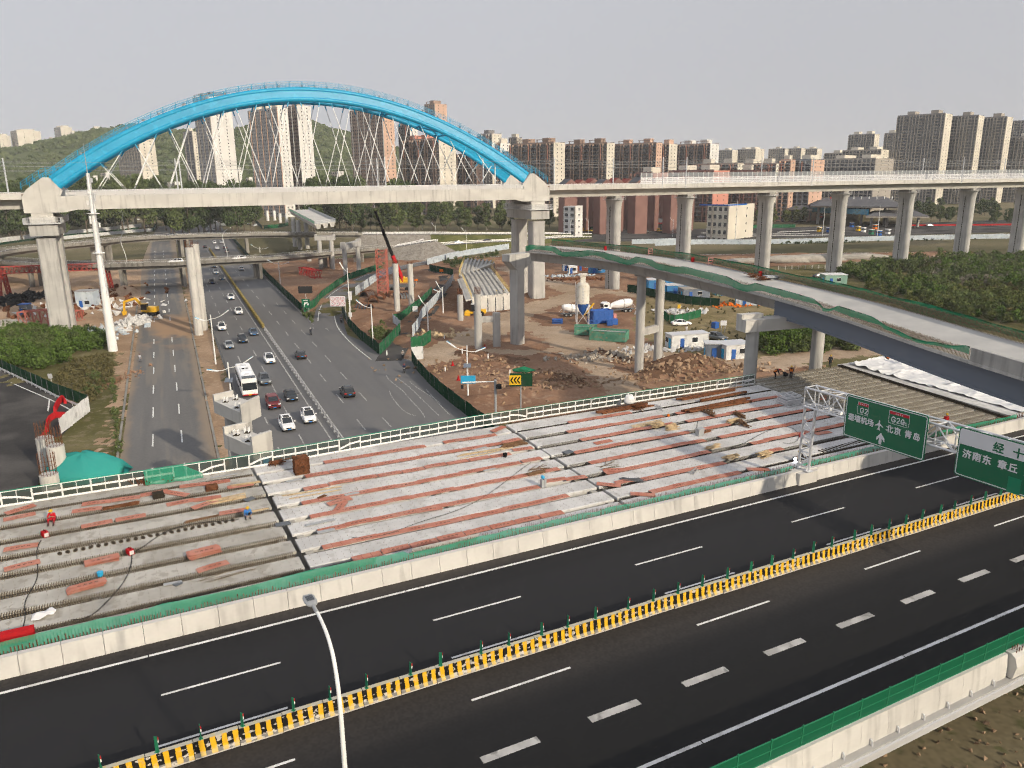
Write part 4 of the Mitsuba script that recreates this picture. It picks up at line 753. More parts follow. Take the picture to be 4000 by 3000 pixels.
def bank(label,pts,width,ends):
 c=smoothline(np.array([Z(x,y,z)if z>3.4 else G(x,y,.3)for x,y,z in pts]),60)
 g=thing('road_embankment',label,'embankment');place[g]=np.eye(4)
 part(g,'road_surface',MB().strip(offset(c,-.2)+[0,0,.02],offset(c,width+.3)+[0,0,.02]),'asphalt_main')
 for sg,o in((-1,-.2),(1,width+.3)):
  e=offset(c,o);h=np.maximum(e[:,2]-zt(e[:,1]),.05);f=offset(c,0);t=np.gradient(c[:,:2],axis=0);t/=np.linalg.norm(t,axis=1,keepdims=True);nrm=np.stack([-t[:,1],t[:,0]],1)*sg
  foot=e.copy();foot[:,:2]+=nrm*(h*1.75)[:,None];foot[:,2]=zt(foot[:,1])-.05
  nst=14
  for a,b,mt in((0,nst,'stone_pitching'),(nst,59,'grass_green')):
   sl__=slice(a,b+1);m=MB().strip(foot[sl__],e[sl__])if sg<0 else MB().strip(e[sl__],foot[sl__]);part(g,'slope',m,mt)
 e0=c[0];h=e0[2]-zt(e0[1]);t=(c[1]-c[0])[:2];t/=np.linalg.norm(t);n=np.array([-t[1],t[0]])
 ring=[(np.r_[e0[:2]-n*.2,e0[2]],np.r_[e0[:2]-n*(.2+1.75*h),zt(e0[1])-.05])]
 for a in np.linspace(-math.pi/2,-math.pi,7)[1:]:
  q=e0[:2]+(n*math.sin(a)+t*math.cos(a))*1.75*h;ring.append((np.r_[e0[:2]-n*.2,e0[2]],np.r_[q,zt(e0[1])-.05]))
 part(g,'abutment_cone',MB().strip([r[0]for r in ring],[r[1]for r in ring]),'stone_pitching');q=e0[:2]+n*width/2
 part(g,'abutment_wall',MB().box((q[0]+t[0]*.5,q[1]+t[1]*.5,(e0[2])/2),(.8,width,e0[2]-.1),rz=math.atan2(t[1],t[0])),'concrete_old')
 for o in(.0,width):
  q=offset(c,o);m=MB();m2=MB()
  for i in range(59):
   m.bar(q[i]+[0,0,.65],q[i+1]+[0,0,.65],.06,.36);k=max(1,int(np.linalg.norm(q[i+1]-q[i])/2.2))
   for j in range(k):p=q[i]+(q[i+1]-q[i])*j/k;m2.bar(p,p+[0,0,.8],.14)
  part(g,'guard_rail',m,'steel_white');part(g,'guard_rail_post',m2,'steel_white',kind='stuff')
 return g,c
mat('stone_pitching',mottled((.22,.20,.175),(.30,.275,.245),1.2,(.15,.135,.12),2.6))
bg1,bc1=bank('grass bank with white guard rails behind the red lattice tower',[(x,y,z)for(x,y),z in zip(qD((1700,515),(2000,500))+qE((0,502),(300,496),(600,488),(900,474),(1250,470)),[5.9,5.4,5.2,4.8,4.2,3.6,2.8])],8.0,0)
bg2,bc2=bank('farther grass bank with white guard rails along the row of trees',[(x,y,z)for(x,y),z in zip(qD((1460,408),(1700,412),(2000,418),(2211,424))+qE((400,428),(700,434),(1000,440),(1250,446)),[8.4,8.0,7.4,7.0,6.2,5.4,4.4,3.0])],8.5,0)
def cage(g,x,y,z0,z1,r,n=16):
 m=MB();[m.tube([(x+r*math.cos(a),y+r*math.sin(a),z0-.3),(x+r*math.cos(a)*(1+rng.normal(0,.03)),y+r*math.sin(a)*(1+rng.normal(0,.03)),z1+rng.normal(0,.12))],.03,4,False)for a in np.arange(n)*2*math.pi/n]
 for z in np.arange(z0+.2,z1-.5,.5):m.tube([(x+r*math.cos(a),y+r*math.sin(a),z)for a in np.linspace(0,2*math.pi,13)],.02,3,False)
 part(g,'rebar_cage',m,'rust',kind='stuff')
def column(label,base,zt_,r,cg=0,mt='concrete_new',z0=None,grp=None):
 P=gp(*base);g=thing('round_column',label,'column',grp)
 part(g,'shaft',roundcol(MB(),P[0],P[1],P[2]-.6,zt_,r),mt,smooth=40)
 m=MB();[m.tube([(P[0]+r*1.005*math.cos(a),P[1]+r*1.005*math.sin(a),z)for a in np.linspace(0,2*math.pi,17)],.02,3,False)for z in np.arange(4,zt_-1,5.0)]
 if zt_>6:part(g,'casting_joint',m,'concrete_grey',kind='stuff')
 if cg:cage(g,P[0],P[1],zt_,zt_+cg,r*.88)
 return g
column('pale round column with a rusty rebar cage in front of the left portal pier',qC((530,1085))[0],15.4,1.15,4.2,'concrete_pale');column('slimmer pale round column right behind the caged one at the left portal pier',qC((568,1070))[0],16.2,.95,0,'concrete_pale')
column('pale round column beside the closed road, the front one of a pair',qC((1565,1162))[0],20.3,.95,1.6,'concrete_pale');column('pale round column beside the main road, the rear one of a pair',qC((1605,1125))[0],20.6,.92,.4,'concrete_pale')
column('bare round column right of the red lattice tower, the left of two',qD((1718,1012))[0],13.2,.78,.9,'concrete_pale');column('bare round column right of the red lattice tower, the right of two',qD((1830,982))[0],12.4,.78,.5,'concrete_pale')
column('short round column with a blue-grey rebar cage left of the road roller',qE((210,1095))[0],6.9,.75,1.6);
column('lone stub of a round column left of the red cage by the far site fence',qD((1038,605))[0],3.0,.9)
def frame2(name,label,b1,b2,zc_,r,cap,tie=None,cg=0,mt='concrete_new',over=1.0):
 P,Q=gp(*b1),gp(*b2);g=thing(name,label,'bridge pier')
 for q in(P,Q):part(g,'column',roundcol(MB(),q[0],q[1],q[2]-.6,zc_,r),mt,smooth=40)
 d=(Q-P);d[2]=0;d/=np.linalg.norm(d)
 if cap:part(g,'cap_beam',MB().bar([*(P-d*over)[:2],zc_+cap/2-.02],[*(Q+d*over)[:2],zc_+cap/2-.02],1.9,cap),mt);[part(g,'cap_block',MB().box([*(q+d*s*(over-.4))[:2],zc_+cap+.3],(.8,1.7,.6),rz=math.atan2(d[1],d[0])),mt)for q,s in((P,-1),(Q,1))]
 if tie:part(g,'tie_beam',MB().bar([*(P+d*r*.8)[:2],tie],[*(Q-d*r*.8)[:2],tie],1.0,1.2),mt)
 return g,P,Q
frame2('column_pair','two round columns with a heavy grey cap beam left of the red lattice tower',qD((1322,738))[0],qD((1425,705))[0],11.0,.80,1.9,over=1.3)
hf,P,Q=frame2('column_pair','low two-column frame with a cross beam in front of the road roller',qE((345,1312))[0],qE((488,1309))[0],7.6,.82,0,6.3)
part(hf,'upper_column',roundcol(MB(),P[0],P[1],7.5,11.6,.68),'concrete_new',smooth=40);cage(hf,P[0],P[1],11.6,13.0,.6)
frame2('column_pair','far pair of columns with a cap beam under the unfinished bridge segment',qD((1130,668))[0],qD((1222,668))[0],12.2,.85,1.7,over=1.6)
for i,(x,y)in enumerate(qD((930,490),(968,512),(1028,508))):column(['far round column under the unfinished bridge segment, the leftmost','far square-looking column under the unfinished bridge segment, the middle one','far round column under the unfinished bridge segment, next to the portal frame'][i],(x,y),[16.5,15.8,15.0][i],1.05,0,'concrete_new')
sg_=thing('bridge_segment','unfinished bridge segment with three trough girders and green side netting beyond the overpasses','bridge segment')
ee=[Z(*q,z)for q,z in zip(qD((1085,318),(1250,300),(1040,200),(885,205)),(16.6,16.6,18.4,18.4))]
n1,n2,f2,f1=[np.array(q)for q in ee]
part(sg_,'deck_slab',MB().loft([[n1,n2,n2-[0,0,.4],n1-[0,0,.4]],[f1,f2,f2-[0,0,.4],f1-[0,0,.4]]]),'concrete_pale')
for k in(.17,.5,.83):
 c0,c1=n1+(n2-n1)*k,f1+(f2-f1)*k;w=(n2-n1)/3
 part(sg_,'trough_girder',MB().loft([[c+w*s+[0,0,z]for s,z in((-.42,-.41),(.42,-.41),(.22,-2.2),(-.22,-2.2))]for c in(c0,c1)]),'concrete_pale')
part(sg_,'edge_net',MB().strip([n1,f1],[n1+[0,0,1.3],f1+[0,0,1.3]]),'green_net');part(sg_,'edge_formwork',MB().strip([n2,f2],[n2+[0,0,1.3],f2+[0,0,1.3]]),'steel_grey')
frm=MB();[frm.bar(n1+(n2-n1)*k+[0,0,h],n1+(n2-n1)*(k+.1)+[0,0,h],.08)for k in np.arange(0,1,.1)for h in(0,.6,1.2)];part(sg_,'end_railing',frm,'steel_white',kind='stuff')
td=thing('trough_deck','ribbed concrete deck segment stepping down on the red soil with yellow hand rails','bridge segment')
c_={k:Z(x,y,z)for k,(x,y),z in zip('abcdefgh',qE((252,618),(482,640),(205,735),(450,690),(232,760),(470,715),(300,925),(606,900)),(9.2,9.0,7.2,7.0,6.9,6.7,4.6,4.4))}
for k0,k1,k2,k3 in(('a','b','c','d'),('e','f','g','h'),('c','d','e','f')):
 A0,B0,A1,B1_=c_[k0],c_[k1],c_[k2],c_[k3];part(td,'slab',MB().loft([[A0,B0,B0-[0,0,.5],A0-[0,0,.5]],[A1,B1_,B1_-[0,0,.5],A1-[0,0,.5]]]),'concrete_pale')
 for f in np.linspace(.12,.9,7):
  p,q=A0+(B0-A0)*f,A1+(B1_-A1)*f;part(td,'rib',MB().bar(p+[0,0,.22],q+[0,0,.22],.55,.45),'concrete_new')
for k0,k1 in(('a','c'),('c','e'),('e','g'),('b','d'),('d','f'),('f','h'),('a','b')):
 p,q=c_[k0],c_[k1];n=max(2,int(np.linalg.norm(q-p)/1.8));m=MB()
 for j in range(n+1):s=p+(q-p)*j/n;m.bar(s,s+[0,0,1.3],.09)
 for h in(.65,1.25):m.bar(p+[0,0,h],q+[0,0,h],.09)
 part(td,'hand_rail',m,'paint_yellow_pale' if 'mat_paint_yellow_pale' in scene else col('paint_yellow_pale',(.58,.45,.17),.6),kind='stuff')
g_,h_=c_['g'],c_['h'];part(td,'end_wall',MB().loft([[g_+[0,0,.4],h_+[0,0,.4],h_+[0,.6,.4],g_+[0,.6,.4]],[[*g_[:2],.2],[*h_[:2],.2],[h_[0],h_[1]+.6,.2],[g_[0],g_[1]+.6,.2]]]),'concrete_pale')
m=MB()
for f in np.linspace(0,1,6):
 for s,e in(('a','b'),('c','d'),('g','h')):p=c_[s]+(c_[e]-c_[s])*f;m.bar([*p[:2],.3],p-[0,0,.4],.25)
part(td,'falsework',m,'steel_dark',kind='stuff');p=c_['e'];q=c_['g'];part(td,'side_wing',MB().loft([[p,p+[-1.5,-.5,-.4],p+[-1.5,-.5,-.7],p-[0,0,.4]],[q,q+[-1.5,-.5,-.4],q+[-1.5,-.5,-.7],q-[0,0,.4]]]),'concrete_pale')
for i,(pts,zt_)in enumerate([(qA((1662,738),(1880,840),(2030,770),(1815,705)),9.6),(qA((1735,1000),(1962,1105),(2120,1055),(1900,965)),9.9)]):
 g=thing('bearing_pier',['pale concrete pier cap with bearing blocks beside the main road, the farther of two','pale concrete pier cap with bearing blocks beside the white fence, the nearer of two'][i],'bridge pier')
 c4_=[Z(x,y,zt_)for x,y in pts];part(g,'cap',MB().loft([[q for q in c4_],[q-[0,0,1.5]for q in c4_]][::-1]),'concrete_pale')
 P0,P1,P2,P3=c4_;u1,u2=(P1-P0)/np.linalg.norm(P1-P0),(P2-P1)/np.linalg.norm(P2-P1)
 w1=[P0,P0+u1*.35,P3+u1*.35,P3];part(g,'end_wall',MB().loft([[q+[0,0,.01]for q in w1],[q+[0,0,.75]for q in w1]]),'concrete_pale');w1=[P1-u1*.35,P1,P2,P2-u1*.35];part(g,'end_wall',MB().loft([[q+[0,0,.01]for q in w1],[q+[0,0,.95]for q in w1]]),'concrete_pale')
 for f1_,f2_ in((.25,.3),(.25,.8),(.7,.25),(.75,.8)):
  q=P0+(P1-P0)*f1_+(P3-P0)*f2_;m=MB().box(q+[0,0,.05],(.55,.5,.1));part(g,'bearing_seat',m,'rebar_dark')
  m=MB();[m.tube([q+[dx,dy,.1],q+[dx,dy,.62]],.05,6)for dx,dy in((-.2,-.16),(.2,-.16),(.2,.16),(-.2,.16))];part(g,'anchor_sleeve',m,'steel_white',kind='stuff')
 for f in(.25,.72):
  q=P0+(P1-P0)*f+(P3-P0)*.5;part(g,'column',roundcol(MB(),q[0],q[1],-.5,zt_-1.45,.8),'concrete_new',smooth=40)
import manifold3d as m3
_sv=np.array([(math.cos(a)*math.cos(b),math.sin(a)*math.cos(b),math.sin(b))for b in np.radians([-90,-50,-15,20,55,90])for a in np.arange(8)*math.pi/4])
_sv6=np.array([(1,0,0),(-1,0,0),(0,1,0),(0,-1,0),(0,0,1),(0,0,-1),(.6,.6,.5),(-.6,.6,.5),(-.6,-.6,.5),(.6,-.6,.5)])
def _bone(a,ra,b,rb,low=False):
 s=_sv6 if low else _sv;return m3.Manifold.hull_points(np.vstack([np.asarray(a,float)+s*ra,np.asarray(b,float)+s*rb]).astype(np.float64))
POSE={'stand':dict(pel=(0,0,.95),che=(0,.02,1.33),nec=(0,.02,1.49),hea=(0,.05,1.64),sho=(.18,0,1.42),elb=(.25,-.02,1.14),han=(.22,.12,.92),hip=(.09,0,.93),kne=(.10,.03,.50),ank=(.10,0,.09)),'walk':dict(pel=(0,0,.94),che=(0,.04,1.32),nec=(0,.05,1.48),hea=(0,.09,1.63),sho=(.18,.03,1.41),elb=(.23,-.12,1.15),han=(.21,-.05,.92),elb2=(.23,.12,1.15),han2=(.2,.3,.98),hip=(.09,0,.92),kne=(.10,.18,.52),ank=(.1,.22,.09),kne2=(.10,0,.50),ank2=(.10,-.25,.14)),'bend':dict(pel=(0,-.18,.90),che=(0,.18,1.14),nec=(0,.32,1.18),hea=(0,.46,1.20),sho=(.18,.24,1.16),elb=(.2,.35,.86),han=(.12,.5,.64),hip=(.09,-.16,.88),kne=(.12,.02,.48),ank=(.12,-.06,.09)),'crouch':dict(pel=(0,-.16,.34),che=(0,.06,.68),nec=(0,.14,.82),hea=(0,.22,.94),sho=(.18,.1,.76),elb=(.26,.26,.52),han=(.14,.46,.42),hip=(.10,-.12,.34),kne=(.2,.24,.54),ank=(.17,.06,.09)),'sit':dict(pel=(0,-.1,.30),che=(0,0,.66),nec=(0,.05,.81),hea=(0,.12,.95),sho=(.18,.03,.74),elb=(.27,.16,.52),han=(.08,.30,.62),hip=(.10,-.06,.28),kne=(.2,.32,.42),ank=(.18,.46,.06)),'ride':dict(pel=(0,-.25,.82),che=(0,-.1,1.16),nec=(0,-.05,1.32),hea=(0,.0,1.47),sho=(.18,-.08,1.24),elb=(.27,.12,1.02),han=(.24,.38,1.02),hip=(.1,-.2,.8),kne=(.17,.18,.72),ank=(.14,.12,.30))}
def person(label,P,face,pose,top,trousers,helmet=None,vest=None,hair=(.02,.015,.012),group=None,extra=None):
 q=POSE[pose];J={k:np.array(v,float)for k,v in q.items()}
 M=frame(rotz(face),P);g=thing('person',label,'person',group,M)
 B=[(J['pel'],.145,J['che'],.165,0),(J['che'],.15,J['nec']-[0,0,.03],.075,0),(J['nec'],.058,J['hea'],.06,2),(J['hea']+[0,-.01,.03],.098,J['hea']+[0,.02,-.03],.088,2)]
 f=J['hea']+[0,.10,-.01];B.append((f+[0,-.01,.02],.018,f+[0,.015,-.015],.02,2))
 L=[]
 for s,x in((1,''),(-1,'2')):
  m_=lambda k:(J[k+x]if k+x in J else J[k])*[s,1,1]
  sho,elb,han,hip,kne,ank=(m_(k)for k in('sho','elb','han','hip','kne','ank'))
  B+=[(J['che']+[0,0,.06],.10,sho,.075,0),(sho,.068,elb,.052,0),(elb,.05,han,.035,0),(hip,.10,kne,.072,1),(kne,.07,ank,.05,1),(J['pel'],.13,hip,.105,1),(ank-[0,.03,0],.05,ank+[0,.15,-.04],.042,3)]
  d=han-elb;d/=np.linalg.norm(d);sd=np.cross(d,[0,0,1.0]);sd/=np.linalg.norm(sd)+1e-9;pl=han+d*.07;dn=np.cross(sd,d);L.append((han,.034,pl,.036,2))
  for k,ln in((-1.5,.06),(-.5,.075),(.5,.07),(1.5,.055)):a=pl+sd*.017*k+d*.015;b=a+d*ln*.5;L+=[(a,.010,b,.0095,2),(b,.0095,b+d*ln*.3-dn*ln*.4,.008,2)]
  a=han+sd*.03*s+d*.02;L.append((a,.011,a+sd*.035*s+d*.035,.009,2))
  e=J['hea']+np.array([.092*s,-.005,.0]);L.append((e,.018,e+[0,-.01,.02],.02,2))
 man=m3.Manifold.batch_boolean([_bone(*b[:4])for b in B]+[_bone(*b[:4],low=True)for b in L],m3.OpType.Add)
 me=man.to_mesh();v=me.vert_properties[:,:3].astype(float);t=me.tri_verts
 A_,E_=np.array([b[0]for b in B+L]),np.array([b[2]for b in B+L]);R_=np.array([(b[1]+b[3])/2 for b in B+L]);C_=np.array([b[4]for b in B+L])
 ab=E_-A_;h=np.clip(((v[:,None]-A_)*ab).sum(-1)/((ab**2).sum(-1)+1e-9),0,1);dist=np.abs(np.linalg.norm(v[:,None]-(A_+h[...,None]*ab),axis=-1)-R_)
 pal=np.array([top,trousers,(.42,.25,.17),(.03,.028,.025)])[C_[dist.argmin(1)]]
 part(g,'body',(v,t),'person_paint',smooth=True,color=pal)
 hd=J['hea']
 if helmet is not None:
  part(g,'helmet',MB().loft([[hd+[r*math.cos(a),.01+r*math.sin(a)*1.12,z]for a in np.arange(12)*math.pi/6]for r,z in((.155,.035),(.15,.05),(.128,.055),(.118,.10),(.085,.142),(.03,.16))]),helmet,smooth=40)
 else:part(g,'hair',MB().loft([[hd+[r*math.cos(a),-.02+r*math.sin(a),z]for a in np.arange(10)*math.pi/5]for r,z in((.100,.0),(.112,.05),(.09,.105),(.04,.135))]),'black',smooth=True)
 if vest is not None:
  part(g,'vest',MB().loft([[J['pel']*(1-f_)+(J['che']+[0,0,.09])*f_+np.array([r1*math.cos(a),r2*math.sin(a),0])for a in np.arange(12)*math.pi/6]for f_,r1,r2 in((.15,.185,.165),(.6,.205,.18),(1.0,.16,.12))]),vest,smooth=True)
 return g
scene['mat_person_paint']={'type':'twosided','bsdf':{'type':'diffuse','reflectance':{'type':'mesh_attribute','name':'vertex_color'}}}
c5_,c6_,c7_,c4_=S(0,1750,.871),S(1100,1600,.871),S(2200,1450,.871),S(2894,1170,.871)
def boardfn(p,n,uv):
 k=fbm(p.x*1.3,p.y*1.3,p.z,3);c=mix((.42,.165,.12),(.48,.215,.165),smoothstep(.3,.7,k))
 c=mix(c,(.48,.30,.25),.4*smoothstep(.58,.74,fbm(p.x*2.2+4,p.y*2.2,0,3)))
 cx=(uv.x-.19)/.62*4.0;i=dr.floor(cx);fx_=cx-i;fy_=(uv.y-.36)/.28
 box_=dr.select((fx_>.12)&(fx_<.74)&(fy_>0)&(fy_<1)&(cx>0)&(cx<4),1.0,0.0)
 st=dr.select((cell_rand(dr.floor(fx_*5)+i*7,dr.floor(fy_*5),3)>.38),1.0,0.0)
 on=dr.select(uv.x>1.5,0.0,1.0)
 c=mix(c,(.07,.045,.035),.8*box_*st*on);u2=dr.select(uv.x>1.5,uv.x-2.0,uv.x)
 seam=dr.minimum(dr.abs(u2-.33),dr.abs(u2-.66));return mix(c,(.17,.06,.04),.7*smoothstep(.012,.004,seam)*(1-on))
mat('cover_board',proc(boardfn))
def board_dict(txt,warp,seed):
 r=np.random.default_rng(seed);L,Wd,th=2.06,.66,.022;xs=np.linspace(0,L,7);V_,UV,F_=[],[],[]
 zz=warp*np.array([0.0,.03,.045,.05,.04,.025,.005])*r.uniform(.2,1.2)
 for x,z in zip(xs,zz):
  for y,w in((-Wd/2,0),(-Wd/2,th),(Wd/2,th),(Wd/2,0)):V_.append((x,y,z+w));UV.append((x/L+(0 if txt else 2.0),y/Wd+.5))
 for i in range(6):
  a,b=4*i,4*i+4
  F_+=[[a,a+1,b+1,b],[a+1,a+2,b+2,b+1],[a+2,a+3,b+3,b+2]]
 return mikit.ply((np.array(V_),np.array(F_)[:,::-1]),'mat_cover_board',uv=np.array(UV))
BD=[board_dict(True,1,1),board_dict(True,.3,2),board_dict(False,.6,3),board_dict(True,.0,4)]
def board(s,n,z=.03,rz=0.0,kind=None,label=None,tilt=0.0):
 k=rng.integers(0,4)if kind is None else kind
 R=HF@rotz(rz)@np.array([[1,0,0],[0,math.cos(tilt),-math.sin(tilt)],[0,math.sin(tilt),math.cos(tilt)]]);M=frame(R,hw(s,n,z))
 t=thing('cover_board',label or 'orange-red cover board laid over a joint between the pale girders','board','orange boards in the rows over the girder joints' if not label else None,M);put(t,BD[k],M)
LN='loose '
rows_=c6_((185,222),(630,153),(715,137),(935,103),(100,285),(1065,133),(90,340),(1015,190),(80,402),(1055,236),(115,462),(1235,270),(150,527),(1145,347),(170,605),(1269,389),(300,655),(1250,462))+c7_((0,225),(285,190),(480,195),(955,126),(0,270),(425,206),(535,235),(955,170),(60,308),(480,245),(590,272),(720,250),(845,230),(1085,195),(30,365),(540,281),(680,310),(1170,230),(95,410),(620,326),(825,342),(1265,262),(170,460),(640,376),(320,500),(705,428),(380,555),(715,492))
for(p,q)in zip(rows_[::2],rows_[1::2]):
 a,b=hp(*p,.03),hp(*q,.03);n=max(1,round((b[0]-a[0])/2.04));drift=0.0
 sn_=min([48.15,50.5,53.1,55.7,58.3,60.9,63.4,65.8],key=lambda x:abs(x-(a[1]+b[1])/2))
 for i in range(n):drift=.6*drift+rng.normal(0,.045);board(a[0]+i*(b[0]-a[0])/n,sn_+drift,.025+.012*(i%2)+.004*rng.random(),rng.normal(0,.012),2 if i==0 and rng.random()<.6 else None)
loose=[(c5_,(355,212),(620,183),'long row across the left span near the white fence'),(c5_,(620,178),(800,150),'continuing that row'),(c5_,(795,142),(885,133),''),(c5_,(905,133),(1055,113),''),(c5_,(735,222),(975,188),''),(c5_,(350,312),(505,285),''),(c5_,(505,285),(680,258),''),(c5_,(0,408),(180,384),''),(c5_,(970,268),(1090,250),''),(c5_,(0,498),(35,490),'')]
for f_,p,q,_ in loose:
 a,b=hp(*f_(p)[0],.03),hp(*f_(q)[0],.03);L=math.hypot(b[0]-a[0],b[1]-a[1]);n=max(1,round(L/2.0));rz=math.atan2(b[1]-a[1],b[0]-a[0])
 for i in range(n):
  board(a[0]+(b[0]-a[0])*i/n,a[1]+(b[1]-a[1])*i/n,.035+.02*rng.random(),rz+rng.normal(0,.03));labels[list(labels)[-1]].update(label='orange-red cover board laid on the dusty girders of the left span',group='orange boards on the dusty left span')
for f_,p,q,z,lab in[(c5_,(735,162),(860,185),.06,'orange cover board lying askew left of a cage of rusty wire'),(c5_,(850,240),(965,203),.06,'orange cover board askew in front of two pale timber laths'),(c5_,(1010,150),(1100,138),.05,'orange cover board with pale laths lying on its end'),(c5_,(310,242),(438,228),.03,'narrow red strip lying on the left span right of the worker in red'),(c5_,(865,522),(1008,482),.04,'orange cover board in three sections below the thick board stack'),(c5_,(12,245),(65,230),.08,'bright orange board tilted at the left edge near the white fence'),(c5_,(2,272),(90,256),.03,'faded orange board lying flat at the left edge of the deck'),(c6_,(195,408),(300,380),.09,'orange cover board lying across two rows of the middle span'),(c6_,(230,445),(265,400),.06,'orange cover board turned crosswise between two rows'),(c6_,(592,447),(705,432),.09,'bright orange cover board lying proud of its row in the middle span'),(c6_,(1030,182),(1117,172),.07,'orange cover board right of the black pail'),(c6_,(985,146),(1060,131),.06,'orange cover board near the second joint, by the fence side'),(c6_,(1070,234),(1155,220),.06,'orange cover board bridging the second joint'),(c6_,(940,97),(985,78),.1,'orange board leaning up at the white fence by the second joint'),(c6_,(1170,325),(1269,312),.06,'orange cover board next to the blue and grey mould'),(c6_,(215,708),(330,668),.06,'orange cover board slanting down to the green netting'),(c6_,(707,592),(765,580),.22,'pale pink board propped on the green netting'),(c7_,(135,333),(218,318),.05,'single orange board lying free in the right span'),(c7_,(0,492),(52,485),.05,'orange cover board end at the second joint, middle row'),(c7_,(140,512),(245,524),.08,'orange cover board tipped down into the second joint'),(c7_,(225,512),(300,500),.07,'orange cover board under a bundle of grey rods'),(c7_,(290,560),(380,568),.07,'orange cover board with dirt by the green netting in the right span'),(c7_,(905,385),(1055,360),.04,'orange board in sections lying left of the gantry column'),(c7_,(1125,312),(1269,292),.05,'orange board row end behind the gantry column'),(c7_,(705,490),(820,468),.05,'dark orange board by the netting left of the gantry'),(c7_,(815,462),(900,466),.05,'orange board at an angle by the netting left of the gantry'),(c7_,(170,455),(262,452),.06,'orange board in sections at the second joint of the right span'),(c7_,(1160,160),(1165,150),.04,'orange board beside the stack of galvanised frames')]:
 a,b=hp(*f_(p)[0],z),hp(*f_(q)[0],z);board(a[0],a[1],z,math.atan2(b[1]-a[1],b[0]-a[0]),label=lab)
def board_stack(px,n,rz,lab):
 s,nn=hp(*px,.1);g=thing('board_stack',lab,'board stack',M=hplace(s,nn,rz));M=place[g]
 for i in range(n):
  R=np.eye(4);R[:3,:3]=rotz(rng.normal(0,.06));R[:3,3]=(rng.normal(0,.1)-1.05,rng.normal(0,.05),.02+.055*i);put(numbered(g+'__board'),{**BD[1 if i==n-1 else 0],'to_world':T((M@R).tolist())})
board_stack(c5_((445,460))[0],4,.12,'stack of orange boards left of the red welding set on the left span');board_stack(c5_((898,445))[0],8,.14,'thick untidy stack of orange boards over a girder joint');board_stack(c5_((365,580))[0],5,.12,'stack of orange boards near the foot of the left span, above the netting')
gf=thing('guard_fence','white panel guard fence along the far edge of the unfinished deck','fence');mat('guard_mesh',(.055,.075,.07));net('guard_net',(.055,.075,.07),.62)
fs_=np.linspace(-12.5,70.8,42)
fl=np.array([(s,67.45+np.interp(s,[-12,11,32,55,71],[0,-.1,1.1,1.2,1.1]))for s in fs_])
for i in range(41):
 (sa,na),(sb,nb_)=fl[i],fl[i+1];A,B=hw(sa,na),hw(sb,nb_);d=B-A;L=np.linalg.norm(d);d/=L;lean=HY*.04*rng.normal();up=HZ+lean;up/=np.linalg.norm(up);a0=A+d*.03;a1=B-d*.03
 fr_=part(gf,'panel_frame',MB().bar(a0+up*.06,a1+up*.06,.05,.16).bar(a0+up*1.17,a1+up*1.17,.05,.05).bar(a0,a0+up*1.2,.055).bar(a1,a1+up*1.2,.055).bar((a0+a1)/2,(a0+a1)/2+up*1.18,.045),'paint_white')
 if i in(2,9,11,15,24):part(fr_,'band',MB().bar(a0+up*(.28 if i%2 else.75),(a0+a1)/2+up*.62,.03,.17).bar((a0+a1)/2+up*.62,a1+up*(.72 if i%2 else.32),.03,.17),'paint_white')
 elif i in(10,8):pass
 else:part(fr_,'band',MB().bar(a0+up*.62,a1+up*.62,.03,.17),'paint_white')
 part(fr_,'mesh',MB().strip([a0+up*.1,a1+up*.1],[a0+up*1.15,a1+up*1.15]),'guard_net')
 m=MB();[m.bar(a0+d*x+HY*.25,a0+d*x+HY*.27+up*(.9+.2*rng.random()),.025)for x in np.arange(.1,L-.1,.13)];part(gf,'starter_bar',m,'rebar' if i%3 else 'rust',kind='stuff')
P_=np.array([hw(s,n+.12,0)for s,n in fl]);part(gf,'net_edge',MB().strip(P_+HZ*.95,P_+HZ*1.24),'green_net_thin')
a,b=hp(*c5_((640,118))[0]),hp(*c5_((900,95))[0]);ss=np.linspace(a[0],b[0],16);g=whole('netting_sheet','bright green net sheet hung over the white guard fence at the left span','net',MB().strip([hw(s,66.9-.35*i/15,.06+.05*math.sin(i))for i,s in enumerate(ss)],[hw(s,67.25,max(.2,1.26-max(0,i-10)*.2))for i,s in enumerate(ss)]),'green_net_thin')
gn=thing('edge_netting','green netting on bare bar ends along the near edge of the unfinished deck','net');ss=np.arange(-14,86,.35)
nz_=lambda x,k:meshkit.noise(np.stack([np.atleast_1d(x)*k,np.atleast_1d(x)*0+3,np.atleast_1d(x)*0],1))
t1=np.where(ss>16,1.22,1.48)+.16*(nz_(ss,.8)-.5)+.2*(nz_(ss,.13)-.5)
top=hw(ss,45.15+.18*nz_(ss,1.1),0)+np.outer(t1,HZ);mid=hw(ss,44.95+.12*nz_(ss,2),0)+np.outer(t1*.5,HZ);bot=hw(ss,44.9+.25*nz_(ss+9,.9),-.02)
part(gn,'net',MB().strip(bot,mid).strip(mid,top),'green_net_thin',smooth=True)
tb=np.arange(-14,87,.17);m=MB();n1_=45.25+.12*rng.random(len(tb));v1,f1=spike_mesh(hw(tb,n1_,-.3),1.45+.22*rng.random(len(tb)),.02);m.add(v1,f1);v1,f1=spike_mesh(hw(tb+.08,n1_-.42,-.3),1.3+.3*rng.random(len(tb)),.02);m.add(v1,f1);part(gn,'bar_end',m,'rust',kind='stuff')
m=MB();hbox(m,-75,88,45.35,46.1,-.36,-.25);part(gn,'kerb_base',m,'girder_concrete_dusty')
m=MB()
for s in(1.5,9.0,16.5):m.strip(hw(np.linspace(s,s+5,9),45.3,1.42),hw(np.linspace(s,s+5,9),45.9+.2*rng.random(9),.5))
part(gn,'white_cloth',m,'cloth_white')
